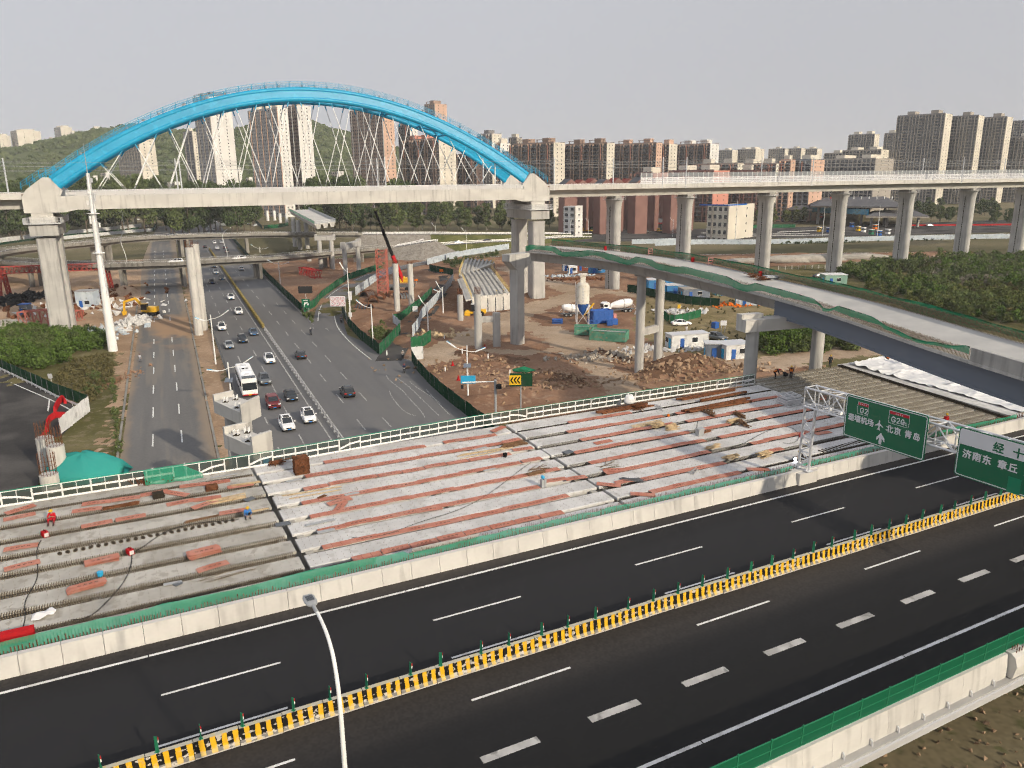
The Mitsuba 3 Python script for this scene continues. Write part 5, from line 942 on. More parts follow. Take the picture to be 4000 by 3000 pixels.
def sticks(name,label,cat,px,n,L,w,mt,rz,spread=.25,h=.3,fan_=.15,z=.02,h_=None):
 s,nn=hp(*px,z);m=MB();r=np.random.default_rng(abs(hash(px))%1000 if False else int(px[0]*7+px[1]))
 for i in range(n):
  a=rz+r.normal(0,fan_);c=np.array([r.normal(0,spread*.5),r.normal(0,spread),0]);l=L*r.uniform(.75,1.05);zz=z+h*(i/max(1,n))+w/2
  d=np.array([math.cos(a),math.sin(a),r.normal(0,.02)])*l/2;p,q=c-d,c+d;p[2]+=zz;q[2]+=zz
  m.bar(*[hw(s,nn)+HF@x for x in(p,q)],w,h_ or w*.6)
 return whole(name,label,cat,m,mt)
TB=[((420,265),'bundle of pale timber laths beside a rusty bar bundle',1),((380,257),'',0),((478,274),'small stack of pale timber in the right span, left of the mould box',1),((752,250),'stack of pale timber right of the mould box',1),((783,225),'dark timber laths spread behind the stack right of the mould box',2),((797,262),'fanned dark timber in front of the stack right of the mould box',2),((655,215),'fan of brown timber laths near the rusty steel beams',2),((665,366),'stack of pale timber in the middle of the right span',1),((748,415),'stack of pale timber nearer the green netting',1),((893,405),'fan of pale laths left of the gantry column',1)]
for p,lab,k in TB:
 if lab:sticks('timber_stack',lab,'timber',c7_(p)[0],16,1.7,.10,'wood' if k==1 else 'wood_dark',.15 if k==1 else 1.2,.22,.38,.13 if k==1 else.35)
sticks('timber_lath','long pale timber laths left of the rusty bar bundle in the right span','timber',c7_((370,250))[0],4,4.2,.09,'wood',.1,.3,.05,.03)
sticks('timber_lath','two long pale laths lying on the middle span left of the second joint','timber',c6_((900,192))[0],3,6.0,.10,'wood',.03,.25,.05,.02);sticks('timber_lath','two long pale laths on the middle span near its left end','timber',c6_((140,362))[0],3,5.2,.09,'wood',.0,.3,.04,.02);sticks('timber_lath','pale laths lying across boards on the left span','timber',c5_((1090,140))[0],3,2.6,.09,'wood',.03,.12,.08,.03);sticks('timber_lath','pale laths in front of the blue-shirted worker on the left span','timber',c5_((1010,208))[0],5,2.9,.10,'wood',.08,.25,.1,.06);sticks('timber_lath','pale lath right behind the blue-shirted worker','timber',c5_((1130,262))[0],2,2.0,.1,'wood',.08,.1,.04,.02)
sticks('timber_stack','dark heap of grey laths near the second joint of the middle span','timber',c6_((1040,160))[0],10,2.6,.10,'wood_dark',.05,.3,.15,.1);sticks('timber_lath','dark beam lying along a girder left of the blue-shirted worker','timber',c5_((890,290))[0],2,2.6,.14,'wood_dark',.12,.05,.06,.02)
for p,lab,n,L,rz in[((270,182),'long rusty steel beam by the white fence in the right span',3,7.5,.02),((640,128),'rusty steel beams lying by the end of the white fence',3,9.0,.05),((720,140),'rusty steel beam pair, second from the fence',3,8.5,.06),((690,178),'broad bundle of rusty steel beams reaching toward the galvanised frames',6,10.0,.05)]:sticks('steel_beam',lab,'steel beam',c7_(p)[0],n,L,.22,'rust',rz,.22,.22,.012,h_=.2)
sticks('rebar_bundle','spiky bundle of rusty bars near the fence in the right span','rebar',c7_((335,180))[0],60,1.8,.05,'rust',.4,.25,.55,.5);sticks('rebar_bundle','thin grey bars lying loose by the rusty bar bundle','rebar',c7_((430,180))[0],10,1.6,.04,'grey',1.0,.3,.04,.12);sticks('rebar_bundle','bundle of grey rods on a board at the second joint','rebar',c7_((300,502))[0],14,1.9,.06,'steel_dark',-.6,.2,.15,.1);sticks('rebar_bundle','small bundle of grey rods near the green netting','rebar',c7_((580,468))[0],10,1.5,.05,'grey',.4,.2,.1,.3)
sticks('rebar_bundle','rusty bars lying in a dark tube-like bundle on the left span','rebar',c5_((530,226))[0],10,2.6,.09,'rust',.03,.12,.2,.01);sticks('steel_rod','thin rods scattered low on the left span','rod',c5_((1000,540))[0],6,3.6,.035,'rebar',.12,.35,.02,.12);sticks('steel_rod','thin rods scattered across the right span by the second joint','rod',c7_((190,430))[0],7,2.2,.04,'rebar',.2,.4,.02,.3);sticks('steel_rod','rods with a broken laths near the second joint, middle rows','rod',c6_((1150,270))[0],7,2.0,.05,'wood_dark',.1,.4,.05,.4)
for p,lab in[((610,125),'rusty cage of wire at the white fence, the left one'),((650,128),'low rusty coil of wire at the white fence'),((750,116),'small rusty lump of wire at the white fence, the right one')]:
 s,nn=hp(*c5_(p)[0]);m=MB();k=1.0 if 'left' in lab else.55
 for i in range(26):a=rng.random()*6.28;b_=hw(s,nn)+HF@np.array([.35*k*math.cos(a),.3*k*math.sin(a),0]);m.bar(b_,b_+HF@np.array([rng.normal(0,.3),rng.normal(0,.2),.85*k*rng.uniform(.5,1)]),.045)
 whole('wire_cage',lab,'rebar',m,'rust')
def basket(px,w,d,h,lab,n=9,mt='rust'):
 s,nn=hp(*px);m=MB()
 for k in range(n):
  z=h*(k+.5)/n;c=hw(s+rng.normal(0,.015),nn);m.box(c+HZ*z,(w*rng.uniform(.93,1.0),d*rng.uniform(.93,1),h/n*.72),HF@rotz(rng.normal(0,.03)))
  for q in np.arange(-w/2+.06,w/2,.13):m.box(c+HX*q+HZ*(z+h/n*.3)-HY*d*.47,(.06,.1,h/n*.5),HF)
 whole('coupler_stack',lab,'stack',m,mt)
basket(c6_((80,262))[0],1.25,1.0,1.5,'tall rust-brown block of stacked steel pieces at the left end of the middle span',13)
s,nn=hp(*c5_((1230,48))[0]);m=MB();[m.bar(hw(s,nn)+HF@np.array([rng.normal(0,.35),rng.normal(0,.22),.25*rng.random()]),hw(s,nn)+HF@np.array([rng.normal(0,.45),rng.normal(0,.3),.38*rng.random()]),.07)for _ in range(50)];whole('coupler_heap','low rust-brown heap right of the blue drum','heap',m,'rust')
basket(c5_((700,185))[0],.85,.75,.4,'dark grid of stacked steel pieces on the left span',4,'rebar_dark');basket(c5_((940,155))[0],.95,.75,.35,'brown low stack of steel pieces on the left span near the first joint',4)
s,nn=hp(*c5_((1186,45))[0]);whole('blue_drum','small blue plastic drum by the white fence at the first joint','drum',MB().tube([hw(s,nn,z)for z in(0,.1,.3,.5,.58)],[.24,.28,.28,.26,.2],12),'steel_blue',smooth=40)
s,nn=hp(*c7_((1012,175))[0]);g=thing('frame_stack','stack of galvanised guard frames at the edge of the stirrup field','stack')
for k in range(8):
 m=MB();R=HF@rotz(rng.normal(0,.05));o=hw(s+rng.normal(0,.08),nn+rng.normal(0,.08),.1+.14*k)
 for a,b in(((-1.1,-.75),(1.1,-.75)),((-1.1,.75),(1.1,.75)),((-1.1,-.75),(-1.1,.75)),((1.1,-.75),(1.1,.75)),((0,-.75),(0,.75)),((-1.1,0),(1.1,0))):m.bar(o+R@np.array([*a,0]),o+R@np.array([*b,0]),.09)
 part(g,'frame',m,'steel_galv')
m=MB();s,nn=hp(*c7_((770,88))[0]);[m.bar(hw(s+rng.normal(0,.8),nn+rng.normal(0,.4),.1+.03*k),hw(s+rng.normal(0,1.5),nn+rng.normal(0,.5),.15+.03*k),.08)for k in range(16)];whole('frame_heap','flat heap of pale frames at the end of the white fence','heap',m,'steel_galv')
s,nn=hp(*c7_((607,305))[0]);g=thing('mould_box','grey steel mould box with a dark red handle beam in the right span','mould',M=hplace(s,nn,.1));part(g,'box',MB().box((-.05,0,.35),(.75,.5,.7)).box((.0,0,.72),(.85,.6,.05)),'steel_grey');part(g,'beam',MB().box((.95,.05,.18),(1.4,.16,.2)),'rust');part(g,'upright',MB().box((-.3,.2,.8),(.06,.06,1.3)),'steel_dark')
s,nn=hp(*c6_((1162,350))[0]);g=thing('pier_mould','blue and grey steel mould standing at the second joint','mould',M=hplace(s,nn,.0));part(g,'mould',MB().box((-.12,0,.35),(.2,.35,.7)).box((.12,0,.4),(.2,.35,.8)),'steel_grey');part(g,'blue_cap',MB().box((.0,.1,.86),(.2,.3,.2)),'steel_blue')
sticks('timber_stack','grey timber with pale edges above the blue and grey mould','timber',c6_((1130,292))[0],8,1.9,.14,'wood_dark',.0,.12,.2,.02)
for p,lab,c in[((995,212),'black pail near the second joint','black')]:s,nn=hp(*c6_(p)[0]);whole('pail',lab,'pail',MB().tube([hw(s,nn,z)for z in(0,.38)],[.16,.2],12),c,smooth=40)
s,nn=hp(*c7_((293,155))[0]);whole('sack','pale bulk sack by the white fence in the right span','sack',MB().loft([[hw(s+r*math.cos(a),nn+r*.8*math.sin(a),z+.04*math.sin(3*a))for a in np.arange(14)*2*math.pi/14]for r,z in((.55,0),(.68,.25),(.66,.6),(.5,.85),(.42,1.0))]),'cloth_white',smooth=True)
s,nn=hp(*c7_((232,160))[0]);whole('tilted_plate','dark steel plate leaning left of the pale bulk sack','plate',MB().bar(hw(s-.2,nn,0),hw(s+.1,nn+.3,.85),1.5,.05),'steel_dark')
for f_,p,sz,rz,lab in[(c5_,(1255,318),(1.1,.6),.0,'dark grey plate lying over the first joint'),(c5_,(1108,204),(.8,.55),.5,'dark plate lying askew near the first joint'),(c5_,(995,97),(2.1,.22),.02,'grey plank by the white fence left of the first joint'),(c6_,(160,487),(2.2,.35),.03,'grey plank on the middle span near the first joint'),(c6_,(45,296),(1.3,.35),.05,'grey plank in front of the tall rust-brown block'),(c6_,(185,526),(1.3,.4),.03,'grey plate lying on an orange board'),(c6_,(305,362),(1.2,.35),.03,'grey plate lying in the fourth board row'),(c5_,(755,573),(1.1,.3),-.05,'grey plank low on the left span'),(c5_,(778,576),(.5,.4),.5,'small dark plate at the end of the grey plank low on the left span'),(c6_,(925,267),(1.2,.25),.05,'grey plank near the black pail'),(c6_,(882,172),(1.6,.25),.1,'grey plank left of the heap of laths'),(c7_,(15,368),(1.0,.7),.2,'dark grey plate at the second joint in the right span'),(c6_,(170,372),(.8,.3),.5,'dark red plate beside two pale laths')]:
 s,nn=hp(*f_(p)[0],.05);whole('steel_plate',lab,'plate',MB().box(hw(s,nn,.06),(*sz,.05),HF@rotz(rz)),'rust' if 'red' in lab else 'steel_grey' if 'grey' in lab and 'dark' not in lab else 'steel_dark')
g=thing('rebar_pocket_row','row of dark oval pockets along a dusty girder below the blue-shirted worker','pockets');a,b=hp(*c5_((252,428))[0]),hp(*c5_((1030,298))[0])
for i in range(25):
 f=i/24;s,nn=a[0]+(b[0]-a[0])*f,a[1]+(b[1]-a[1])*f+rng.normal(0,.03);t=rng.normal(0,.2);part(g,'pocket',MB().loft([[hw(s,nn)+HF@(rotz(t)@np.array([.11*math.cos(q),.26*math.sin(q),z]))for q in np.arange(10)*math.pi/5]for z in(.005,.02)]),'rebar_dark');part(g,'pocket_rim',MB().tube([hw(s,nn)+HF@(rotz(t)@np.array([.13*math.cos(q),.28*math.sin(q),.03]))for q in np.linspace(0,6.283,11)],.02,4,False),'rebar')
g=thing('rebar_pocket_row','row of dark slots in the pale girder behind the sign gantry','pockets');a,b=hp(*c7_((1150,390))[0]),hp(*c7_((1269,362))[0])
for i in range(14):f=i/8;s,nn=a[0]+(b[0]-a[0])*f,a[1]+(b[1]-a[1])*f;part(g,'slot',MB().box(hw(s,nn,.02),(.25,.6,.04),HF@rotz(.3)),'rebar_dark')
def cable(label,pts,f_,r=.025,mt='dark'):
 P=smoothline(np.array([hw(*hp(*q),.05)for q in f_(*pts)]),40);whole('cable',label,'cable',MB().tube(P,r,5),mt,smooth=True)
cable('dark cable running down the left span from the red welding set',((575,445),(560,520),(505,605),(440,670),(380,715),(300,730)),c5_);cable('thin dark cable winding down near the left edge of the deck',((170,370),(150,450),(140,560),(95,640),(90,720),(65,780)),c5_)
cable('long thin cable across the orange rows of the middle span',((1110,242),(1000,320),(880,400),(740,460),(600,500),(470,545),(300,560)),c6_,.02);cable('thin cable looping by the gantry column',((730,370),(820,340),(900,300),(1010,280),(1050,320),(980,350)),c7_,.02);cable('grey cable from the red welding set to the pocket row',((590,430),(640,400),(720,350),(860,310),(1010,300),(1060,295)),c5_)
for f_,p,lab in[(c5_,(568,440),'red welding set on the left span beside an orange board stack'),(c5_,(189,352),'red welding set near the worker in red'),(c7_,(1065,326),'red welding set left of the gantry column')]:
 s,nn=hp(*f_(p)[0]);g=thing('welding_set',lab,'machine',M=hplace(s,nn,.4));part(g,'case',MB().box((0,0,.24),(.34,.5,.36)),'red');part(g,'front_panel',MB().box((.0,-.26,.24),(.28,.03,.28)),'grey_pale');part(g,'handle',MB().tube([(0,-.2,.42),(0,-.15,.52),(0,.15,.52),(0,.2,.42)],.02,5),'black')
s,nn=hp(*c5_((150,712))[0]);
r_=np.random.default_rng(4);pts=r_.normal(0,1,(60,3))*[.22,.16,.07];hu=trimesh.convex.convex_hull(pts+[0,0,.12]);v=np.array(hu.vertices);whole('plastic_sheet','crumpled pale plastic sheet low on the left span','sheet',(hw(s,nn)+v@HF.T,np.array(hu.faces)),'cloth_white');pts=r_.normal(0,1,(50,3))*[.2,.15,.07];hu=trimesh.convex.convex_hull(pts+[.55,.1,.12]);whole('plastic_sheet','second crumpled pale plastic sheet, right beside the first','sheet',(hw(s,nn)+np.array(hu.vertices)@HF.T,np.array(hu.faces)),'cloth_white')
s,nn=hp(*c5_((432,533))[0]);whole('pail','small blue pail on the left span','pail',MB().tube([hw(s,nn,0),hw(s,nn,.3)],[.16,.2],12),'steel_blue',smooth=40)
s,nn=hp(*c5_((15,832))[0]);whole('red_barrier','red plastic barrier end at the left edge on the netting','barrier',MB().box(hw(s,nn,.45),(2.6,.4,.7),HF),'red')
for f_,p,lab in[(c7_,(468,218),'orange ball-like buoy at the end of the rusty beams')]:s,nn=hp(*f_(p)[0]);whole('orange_cap',lab,'cap',MB().tube([hw(s,nn,z)for z in(0,.15,.28)],[.14,.17,.08],10),'orange',smooth=True)
UA=math.atan2(U[1],U[0])
def onhw(f_,p,z=.0):s,n=hp(*f_(p)[0],z);return hw(s,n,z)
person('worker in a red suit and yellow helmet sitting on a girder at the left',onhw(c5_,(226,290)),math.pi+.2,'sit',(.48,.02,.03),(.45,.02,.03),'yellow')
person('worker in a blue shirt and yellow helmet crouching over the pocket row',onhw(c5_,(1098,292)),math.pi+.6,'crouch',(.05,.20,.55),(.02,.02,.025),'yellow')
person('worker in a red vest bending down at the edge of the stirrup field',hw(*hp(*qF((858,1605))[0]),.0),-2.0,'bend',(.03,.03,.035),(.025,.025,.03),'red','orange')
person('worker in a red vest standing with a hose on the stirrup field',hw(*hp(*qF((978,1610))[0]),.0),2.6,'stand',(.03,.03,.035),(.02,.02,.025),'yellow','orange')
person('worker in dark clothes and yellow helmet standing at the far corner of the stirrup field',hw(*hp(*qF((1285,1527))[0]),.0),2.8,'stand',(.03,.035,.045),(.03,.035,.045),'yellow')
person('worker in an orange vest at the far edge of the white sheets',hw(*hp(*qF((1735,1478))[0]),-.1),.4,'crouch',(.04,.04,.05),(.03,.03,.04),'yellow','orange')
person('worker in a red vest by the white sheets under the steel girder',hw(*hp(*qF((1888,1522))[0]),.0),1.0,'stand',(.04,.04,.05),(.02,.02,.03),'red','orange')
person('worker in a red and black vest seen over the gantry beam',onhw(c4_,(910,625)),3.0,'stand',(.30,.03,.03),(.02,.02,.02),'yellow','red')
person('dark-clad welder crouching at the foot of the gantry column',onhw(c7_,(1060,435)),1.2,'crouch',(.02,.02,.025),(.02,.02,.02),'yellow')
P=hw(*hp(*qF((942,1588))[0]));m=MB();[m.box(P+HF@np.array([rng.normal(0,.2),rng.normal(0,.15),.2+.2*rng.random()]),(.35,.3,.3),HF@rotz(k))for k in range(4)];whole('machine','small dark machine between the two red-vested workers','machine',m,'dark')
P=hw(*hp(*c7_((1032,428))[0],.1),.25);g=thing('work_lamp','glaring white work light beside the welder','lamp');part(g,'case',MB().box(P+[0,.12,0],(.3,.2,.3)),'dark');k=part(g,'lens',MB().box(P,(.22,.04,.22)),'white');scene[k]['emitter']={'type':'area','radiance':{'type':'rgb','value':[14,14,16]}}
SG=52.4
gt=thing('sign_gantry','galvanised lattice sign gantry reaching over the black highway','gantry');place[gt]=np.eye(4)
zb_=float(hw(SG,44.2,1.1)[2]);gx=lambda n,z,ds=0.0:np.array([*(SG+ds)*U+n*V,z])
m=MB()
for dn in(-.55,.55):
 m.tube([gx(44.35+dn,zb_),gx(44.2+dn,15.25)],.13,8)
part(gt,'column_leg',m,'steel_galv',smooth=40,kind='stuff');m=MB()
for i,z in enumerate(np.linspace(zb_+.3,14.6,8)[:-1]):
 h=(14.6-zb_-.3)/7;a,b=(-.52,.52)if i%2 else(.52,-.52);m.tube([gx(44.27+a,z),gx(44.27+b,z+h)],.055,6);m.tube([gx(43.75,z),gx(44.8,z)],.05,6)
part(gt,'column_brace',m,'steel_galv',smooth=40,kind='stuff')
for dn in(-.55,.55):part(gt,'base_plate',MB().box(gx(44.35+dn,zb_+.03),(.6,.6,.06),HF),'steel_galv');part(gt,'stiffener',MB().box(gx(44.35+dn,zb_+.25),(.5,.03,.4),HF),'steel_galv')
part(gt,'plinth',prof([(43.7,-.3),(43.7,1.05),(44.9,1.05),(45.1,-.3)][::-1],SG-1.1,SG+1.1),'concrete_pale')
ZB,ZT,N0,N1=15.3,16.95,44.9,15.0;m=MB()
for z in(ZB,ZT):
 for ds in(0,1.3):m.tube([gx(N0,z,ds),gx(N1,z,ds)],.09,8)
part(gt,'chord',m,'steel_galv',smooth=40,kind='stuff');m=MB();ns=np.arange(N0,N1,-1.5)
for i in range(len(ns)-1):
 a,b=ns[i],ns[i+1]
 for ds in(0,1.3):m.tube([gx(a,ZB if i%2 else ZT,ds),gx(b,ZT if i%2 else ZB,ds)],.055,6);m.tube([gx(a,ZB,ds),gx(a,ZT,ds)],.05,6)
 for z in(ZB,ZT):m.tube([gx(a,z,0),gx(a,z,1.3)],.05,6);m.tube([gx(a,z,0 if i%2 else 1.3),gx(b,z,1.3 if i%2 else 0)],.045,6)
part(gt,'web_member',m,'steel_galv',smooth=40,kind='stuff')
m=MB();[m.strip([gx(n,ZT+.1,ds)for n in(N0,N1)],[gx(n,ZT+.1,ds+.4)for n in(N0,N1)])for ds in(.45,)]
for n in(42.3,41.3):part(gt,'camera',MB().box(gx(n,ZB+.25,.2),(.3,.22,.25),HF),'steel_white')
col('sign_green',(.008,.13,.062),.5,0,.4);col('sign_white',(.66,.67,.70),.5);col('sign_red',(.45,.015,.03),.5)
SR=np.array([[*(-V),0],[0,0,1.0],[*(-U),0]]).T
def glyphs(text,h,adv=1.0):
 m=MB()
 for i,ch in enumerate(text):
  if ch in GL:
   from shapely import Polygon as PG
   for g in GL[ch].split('|'):
    rings=[[tuple(map(int,q.split(',')))for q in r.split(' ')]for r in g.split(';')]
    pg=PG(rings[0],rings[1:]).buffer(.8)
    for g1 in getattr(pg,'geoms',[pg]):
     e=trimesh.creation.extrude_polygon(g1,1.0);v=np.array(e.vertices)*[h/100,h/100,.02];m.add(v+[i*h*adv,h*.12,0],np.array(e.faces))
 return m.out()
def on_sign(o,me,x,y,z=.012):
 v,f=me if isinstance(me,tuple)else(np.array(me.vertices),np.array(me.faces))if hasattr(me,'vertices')else me.out()
 return o+(v+[x,y,z])@SR.T,f
def rrect(x0,y0,x1,y1,r,w=None,d=.006):
 from shapely import box as sb
 g=sb(x0+r,y0+r,x1-r,y1-r).buffer(r);g=g.difference(g.buffer(-w))if w else g
 return trimesh.creation.extrude_polygon(g,d)
def sign_board(label,n_left,zbot,Wd,Ht):
 g=thing('road_sign',label,'road sign');o=gx(n_left,zbot,-.35)
 part(g,'panel',on_sign(o,rrect(0,0,Wd,Ht,.22,None,.06),0,0,-.06),'sign_green');part(g,'border',on_sign(o,rrect(.07,.07,Wd-.07,Ht-.07,.18,.065),0,0,.003),'sign_white')
 m=MB();[m.box(o+SR@np.array([x,Ht/2,-.16]),(.1,.12,Ht*.96),np.array([SR[:,0],SR[:,2],SR[:,1]]).T)for x in np.linspace(.5,Wd-.5,5)];part(g,'back_rail',m,'steel_galv',kind='stuff')
 return g,o
s1,o1=sign_board('green road sign with white characters, an aeroplane and an arrow on the gantry',40.45,14.02,7.1,3.48)
put_=lambda g,nm,o,me,x,y,mt='sign_white',z=.01:part(g,nm,on_sign(o,me,x,y,z),mt)
put_(s1,'lettering',o1,glyphs('遥墙机场',.60,1.0),.32,1.42);put_(s1,'lettering',o1,glyphs('北京',.62,1.08),3.80,1.38);put_(s1,'lettering',o1,glyphs('青岛',.62,1.08),5.36,1.38)
put_(s1,'route_shield',o1,rrect(0,0,1.0,.98,.07,.03),1.12,2.14);put_(s1,'shield_band',o1,rrect(.04,.72,.96,.94,.03),1.12,2.14,'sign_red',.008);put_(s1,'route_number',o1,meshkit.text_mesh('G2',.40,.006,True),1.32,2.28)
put_(s1,'route_shield',o1,rrect(0,0,1.72,1.0,.07,.03),3.92,2.14);put_(s1,'shield_band',o1,rrect(.04,.74,1.68,.96,.03),3.92,2.14,'sign_red',.008);put_(s1,'route_number',o1,meshkit.text_mesh('G20',.42,.006,True),4.10,2.28);put_(s1,'route_number',o1,meshkit.text_mesh('01',.24,.006,True),5.06,2.28)
for x0,n in((1.30,4),(4.46,4)):[put_(s1,'band_mark',o1,rrect(0,0,.08,.08,.01),x0+i*.18,2.93,'sign_white',.016)for i in range(n)]
pl=Polygon([(0,.42),(.055,.36),(.06,.16),(.36,-.06),(.36,-.12),(.06,-.03),(.05,-.27),(.15,-.36),(.15,-.41),(0,-.36),(-.15,-.41),(-.15,-.36),(-.05,-.27),(-.06,-.03),(-.36,-.12),(-.36,-.06),(-.06,.16),(-.055,.36)]);put_(s1,'aeroplane_symbol',o1,trimesh.creation.extrude_polygon(pl,.006),3.18,1.72)
arw=Polygon([(0,.5),(.36,.08),(.36,-.18),(.12,.06),(.12,-.42),(-.12,-.42),(-.12,.06),(-.36,-.18),(-.36,.08)]);put_(s1,'arrow',o1,trimesh.creation.extrude_polygon(arw,.006),3.42,.66)
s2,o2=sign_board('green road sign with a white top band, cut off by the right edge',31.0,13.86,7.1,3.52)
put_(s2,'top_band',o2,rrect(.09,2.34,7.01,3.43,.12),0,0,'sign_white',.006);put_(s2,'lettering',o2,glyphs('经十',.74,1.75),2.42,2.44,'sign_green',.016);put_(s2,'lettering',o2,glyphs('济南东',.66,1.05),.42,1.40);put_(s2,'lettering',o2,glyphs('章丘',.66,1.05),2.86,1.40);put_(s2,'lettering',o2,glyphs('历',.66,1.05),4.62,1.40);put_(s2,'patch',o2,rrect(0,0,.85,1.1,.02),3.7,.0,col('sign_patch',(.012,.21,.11),.5),.014)
lp=thing('street_lamp','white curved street lamp with a grey flat head over the highway in the foreground','street lamp');place[lp]=np.eye(4);LS=4.89
zl=lambda n,z:np.array([*(LS*U+n*V),float(hw(LS,20.0)[2])+z])
P=smoothline([zl(n,z)for n,z in((20.47,1.0),(20.46,5),(20.45,8.55),(20.43,10.24),(20.6,11.9),(20.98,12.6),(21.64,12.92),(22.47,13.02),(22.95,13.0))],60)
part(lp,'pole',MB().tube(P,np.linspace(.115,.05,60),14),'paint_white',smooth=True);part(lp,'collar',MB().tube([P[-3],P[-1]+(P[-1]-P[-3])*.6],[.065,.06],10),'steel_grey',smooth=40)
d_=P[-1]-P[-4];d_/=np.linalg.norm(d_);sx=np.array([*U,0]);nz2=np.cross(sx,d_);nz2=nz2 if nz2[2]>0 else-nz2;h0=P[-1]+d_*.04
def head_ring(k,z):return[h0+sx*x*k+d_*(.42+(y-.42)*k)+nz2*z for x,y in((-.07,0),(.07,0),(.17,.12),(.2,.35),(.19,.68),(.13,.82),(-.13,.82),(-.19,.68),(-.2,.35),(-.17,.12))]
hd=part(lp,'lamp_head',MB().loft([head_ring(.9,-.05),head_ring(1,-.02),head_ring(1,.02),head_ring(.82,.055)]),'steel_grey',smooth=30);part(hd,'cooling_fin',(lambda m:[m.box(h0+sx*x+d_*.46+nz2*.065,(.02,.34,.03),np.array([sx,d_,nz2]).T)for x in np.linspace(-.11,.11,7)]and m)(MB()),'steel_dark',kind='stuff')
part(lp,'plinth',prof([(21.2,1.12),(21.2,-.3),(20.15,-.3),(20.0,.5),(20.15,1.0),(20.4,1.16)],LS-.65,LS+.65),'concrete_pale')
col('car_white',(.78,.78,.78),.22,0,.5,clearcoat=1.0,clearcoat_gloss=.9);col('car_black',(.012,.012,.014),.2,0,.5,clearcoat=1.0);col('car_grey',(.16,.17,.18),.3,.5,.5,clearcoat=.8);col('car_silver',(.42,.44,.45),.3,.5,.5,clearcoat=.8);col('car_dark',(.035,.04,.05),.25,.3,.5,clearcoat=.9);col('car_red',(.16,.012,.016),.25,.2,.5,clearcoat=.9);col('car_blue',(.07,.11,.17),.25,.4,.5,clearcoat=.9);col('car_orange',(.72,.22,.02),.35);col('car_yellow',(.72,.42,.03),.35)
col('head_light',(.8,.8,.82),.1,0,.6);mat('tail_light',(.45,.01,.012));mat('plate_blue',(.03,.20,.60));mat('trim_black',(.022,.022,.024));col('chrome',(.7,.7,.7),.2,1.0)
def ring_x(x,w,z0,z1,c=.12,t=.0):
 return[(x,-w+c*.6,z0),(x,-w,z0+c),(x,-w-.0,(z0+z1)*.5),(x,-w+t,z1-c),(x,-w+t+c,z1),(x,w-t-c,z1),(x,w-t,z1-c),(x,w,(z0+z1)*.5),(x,w,z0+c),(x,w-c*.6,z0)]
CARS={'sedan':dict(L=4.72,W=.91,body=[(-2.36,.72,.42,.80),(-2.25,.86,.30,.98),(-1.6,.905,.20,1.02),(-.6,.91,.18,.97),(.7,.91,.18,.95),(1.5,.90,.20,.90),(2.1,.84,.28,.76),(2.36,.66,.38,.62)],cab=[(-1.78,.70,1.00),(-1.05,.62,1.40),(-.2,.61,1.46),(.35,.61,1.42),(1.18,.70,.94)],wx=(-1.38,1.42),r=.33),'suv':dict(L=4.62,W=.93,body=[(-2.31,.78,.50,1.02),(-2.22,.90,.36,1.12),(-1.5,.93,.25,1.12),(.7,.93,.24,1.06),(1.5,.92,.26,1.02),(2.1,.87,.34,.92),(2.31,.72,.44,.76)],cab=[(-2.2,.74,1.10),(-1.85,.68,1.60),(-.6,.66,1.69),(.2,.66,1.64),(1.02,.74,1.05)],wx=(-1.35,1.38),r=.36),'boxy':dict(L=4.5,W=.95,body=[(-2.25,.86,.52,1.08),(-2.18,.94,.40,1.14),(.9,.95,.34,1.14),(1.9,.95,.36,1.12),(2.2,.92,.42,1.06),(2.27,.86,.48,.95)],cab=[(-2.15,.80,1.12),(-2.0,.76,1.72),(-.6,.75,1.80),(.45,.74,1.76),(.95,.80,1.13)],wx=(-1.3,1.45),r=.39),'van':dict(L=5.2,W=.98,body=[(-2.6,.90,.45,1.2),(-2.5,.97,.32,1.3),(1.7,.98,.30,1.25),(2.4,.92,.34,1.05),(2.6,.80,.42,.85)],cab=[(-2.5,.90,1.28),(-2.4,.84,2.05),(.6,.83,2.12),(1.2,.82,2.0),(2.1,.86,1.1)],wx=(-1.6,1.65),r=.36)}
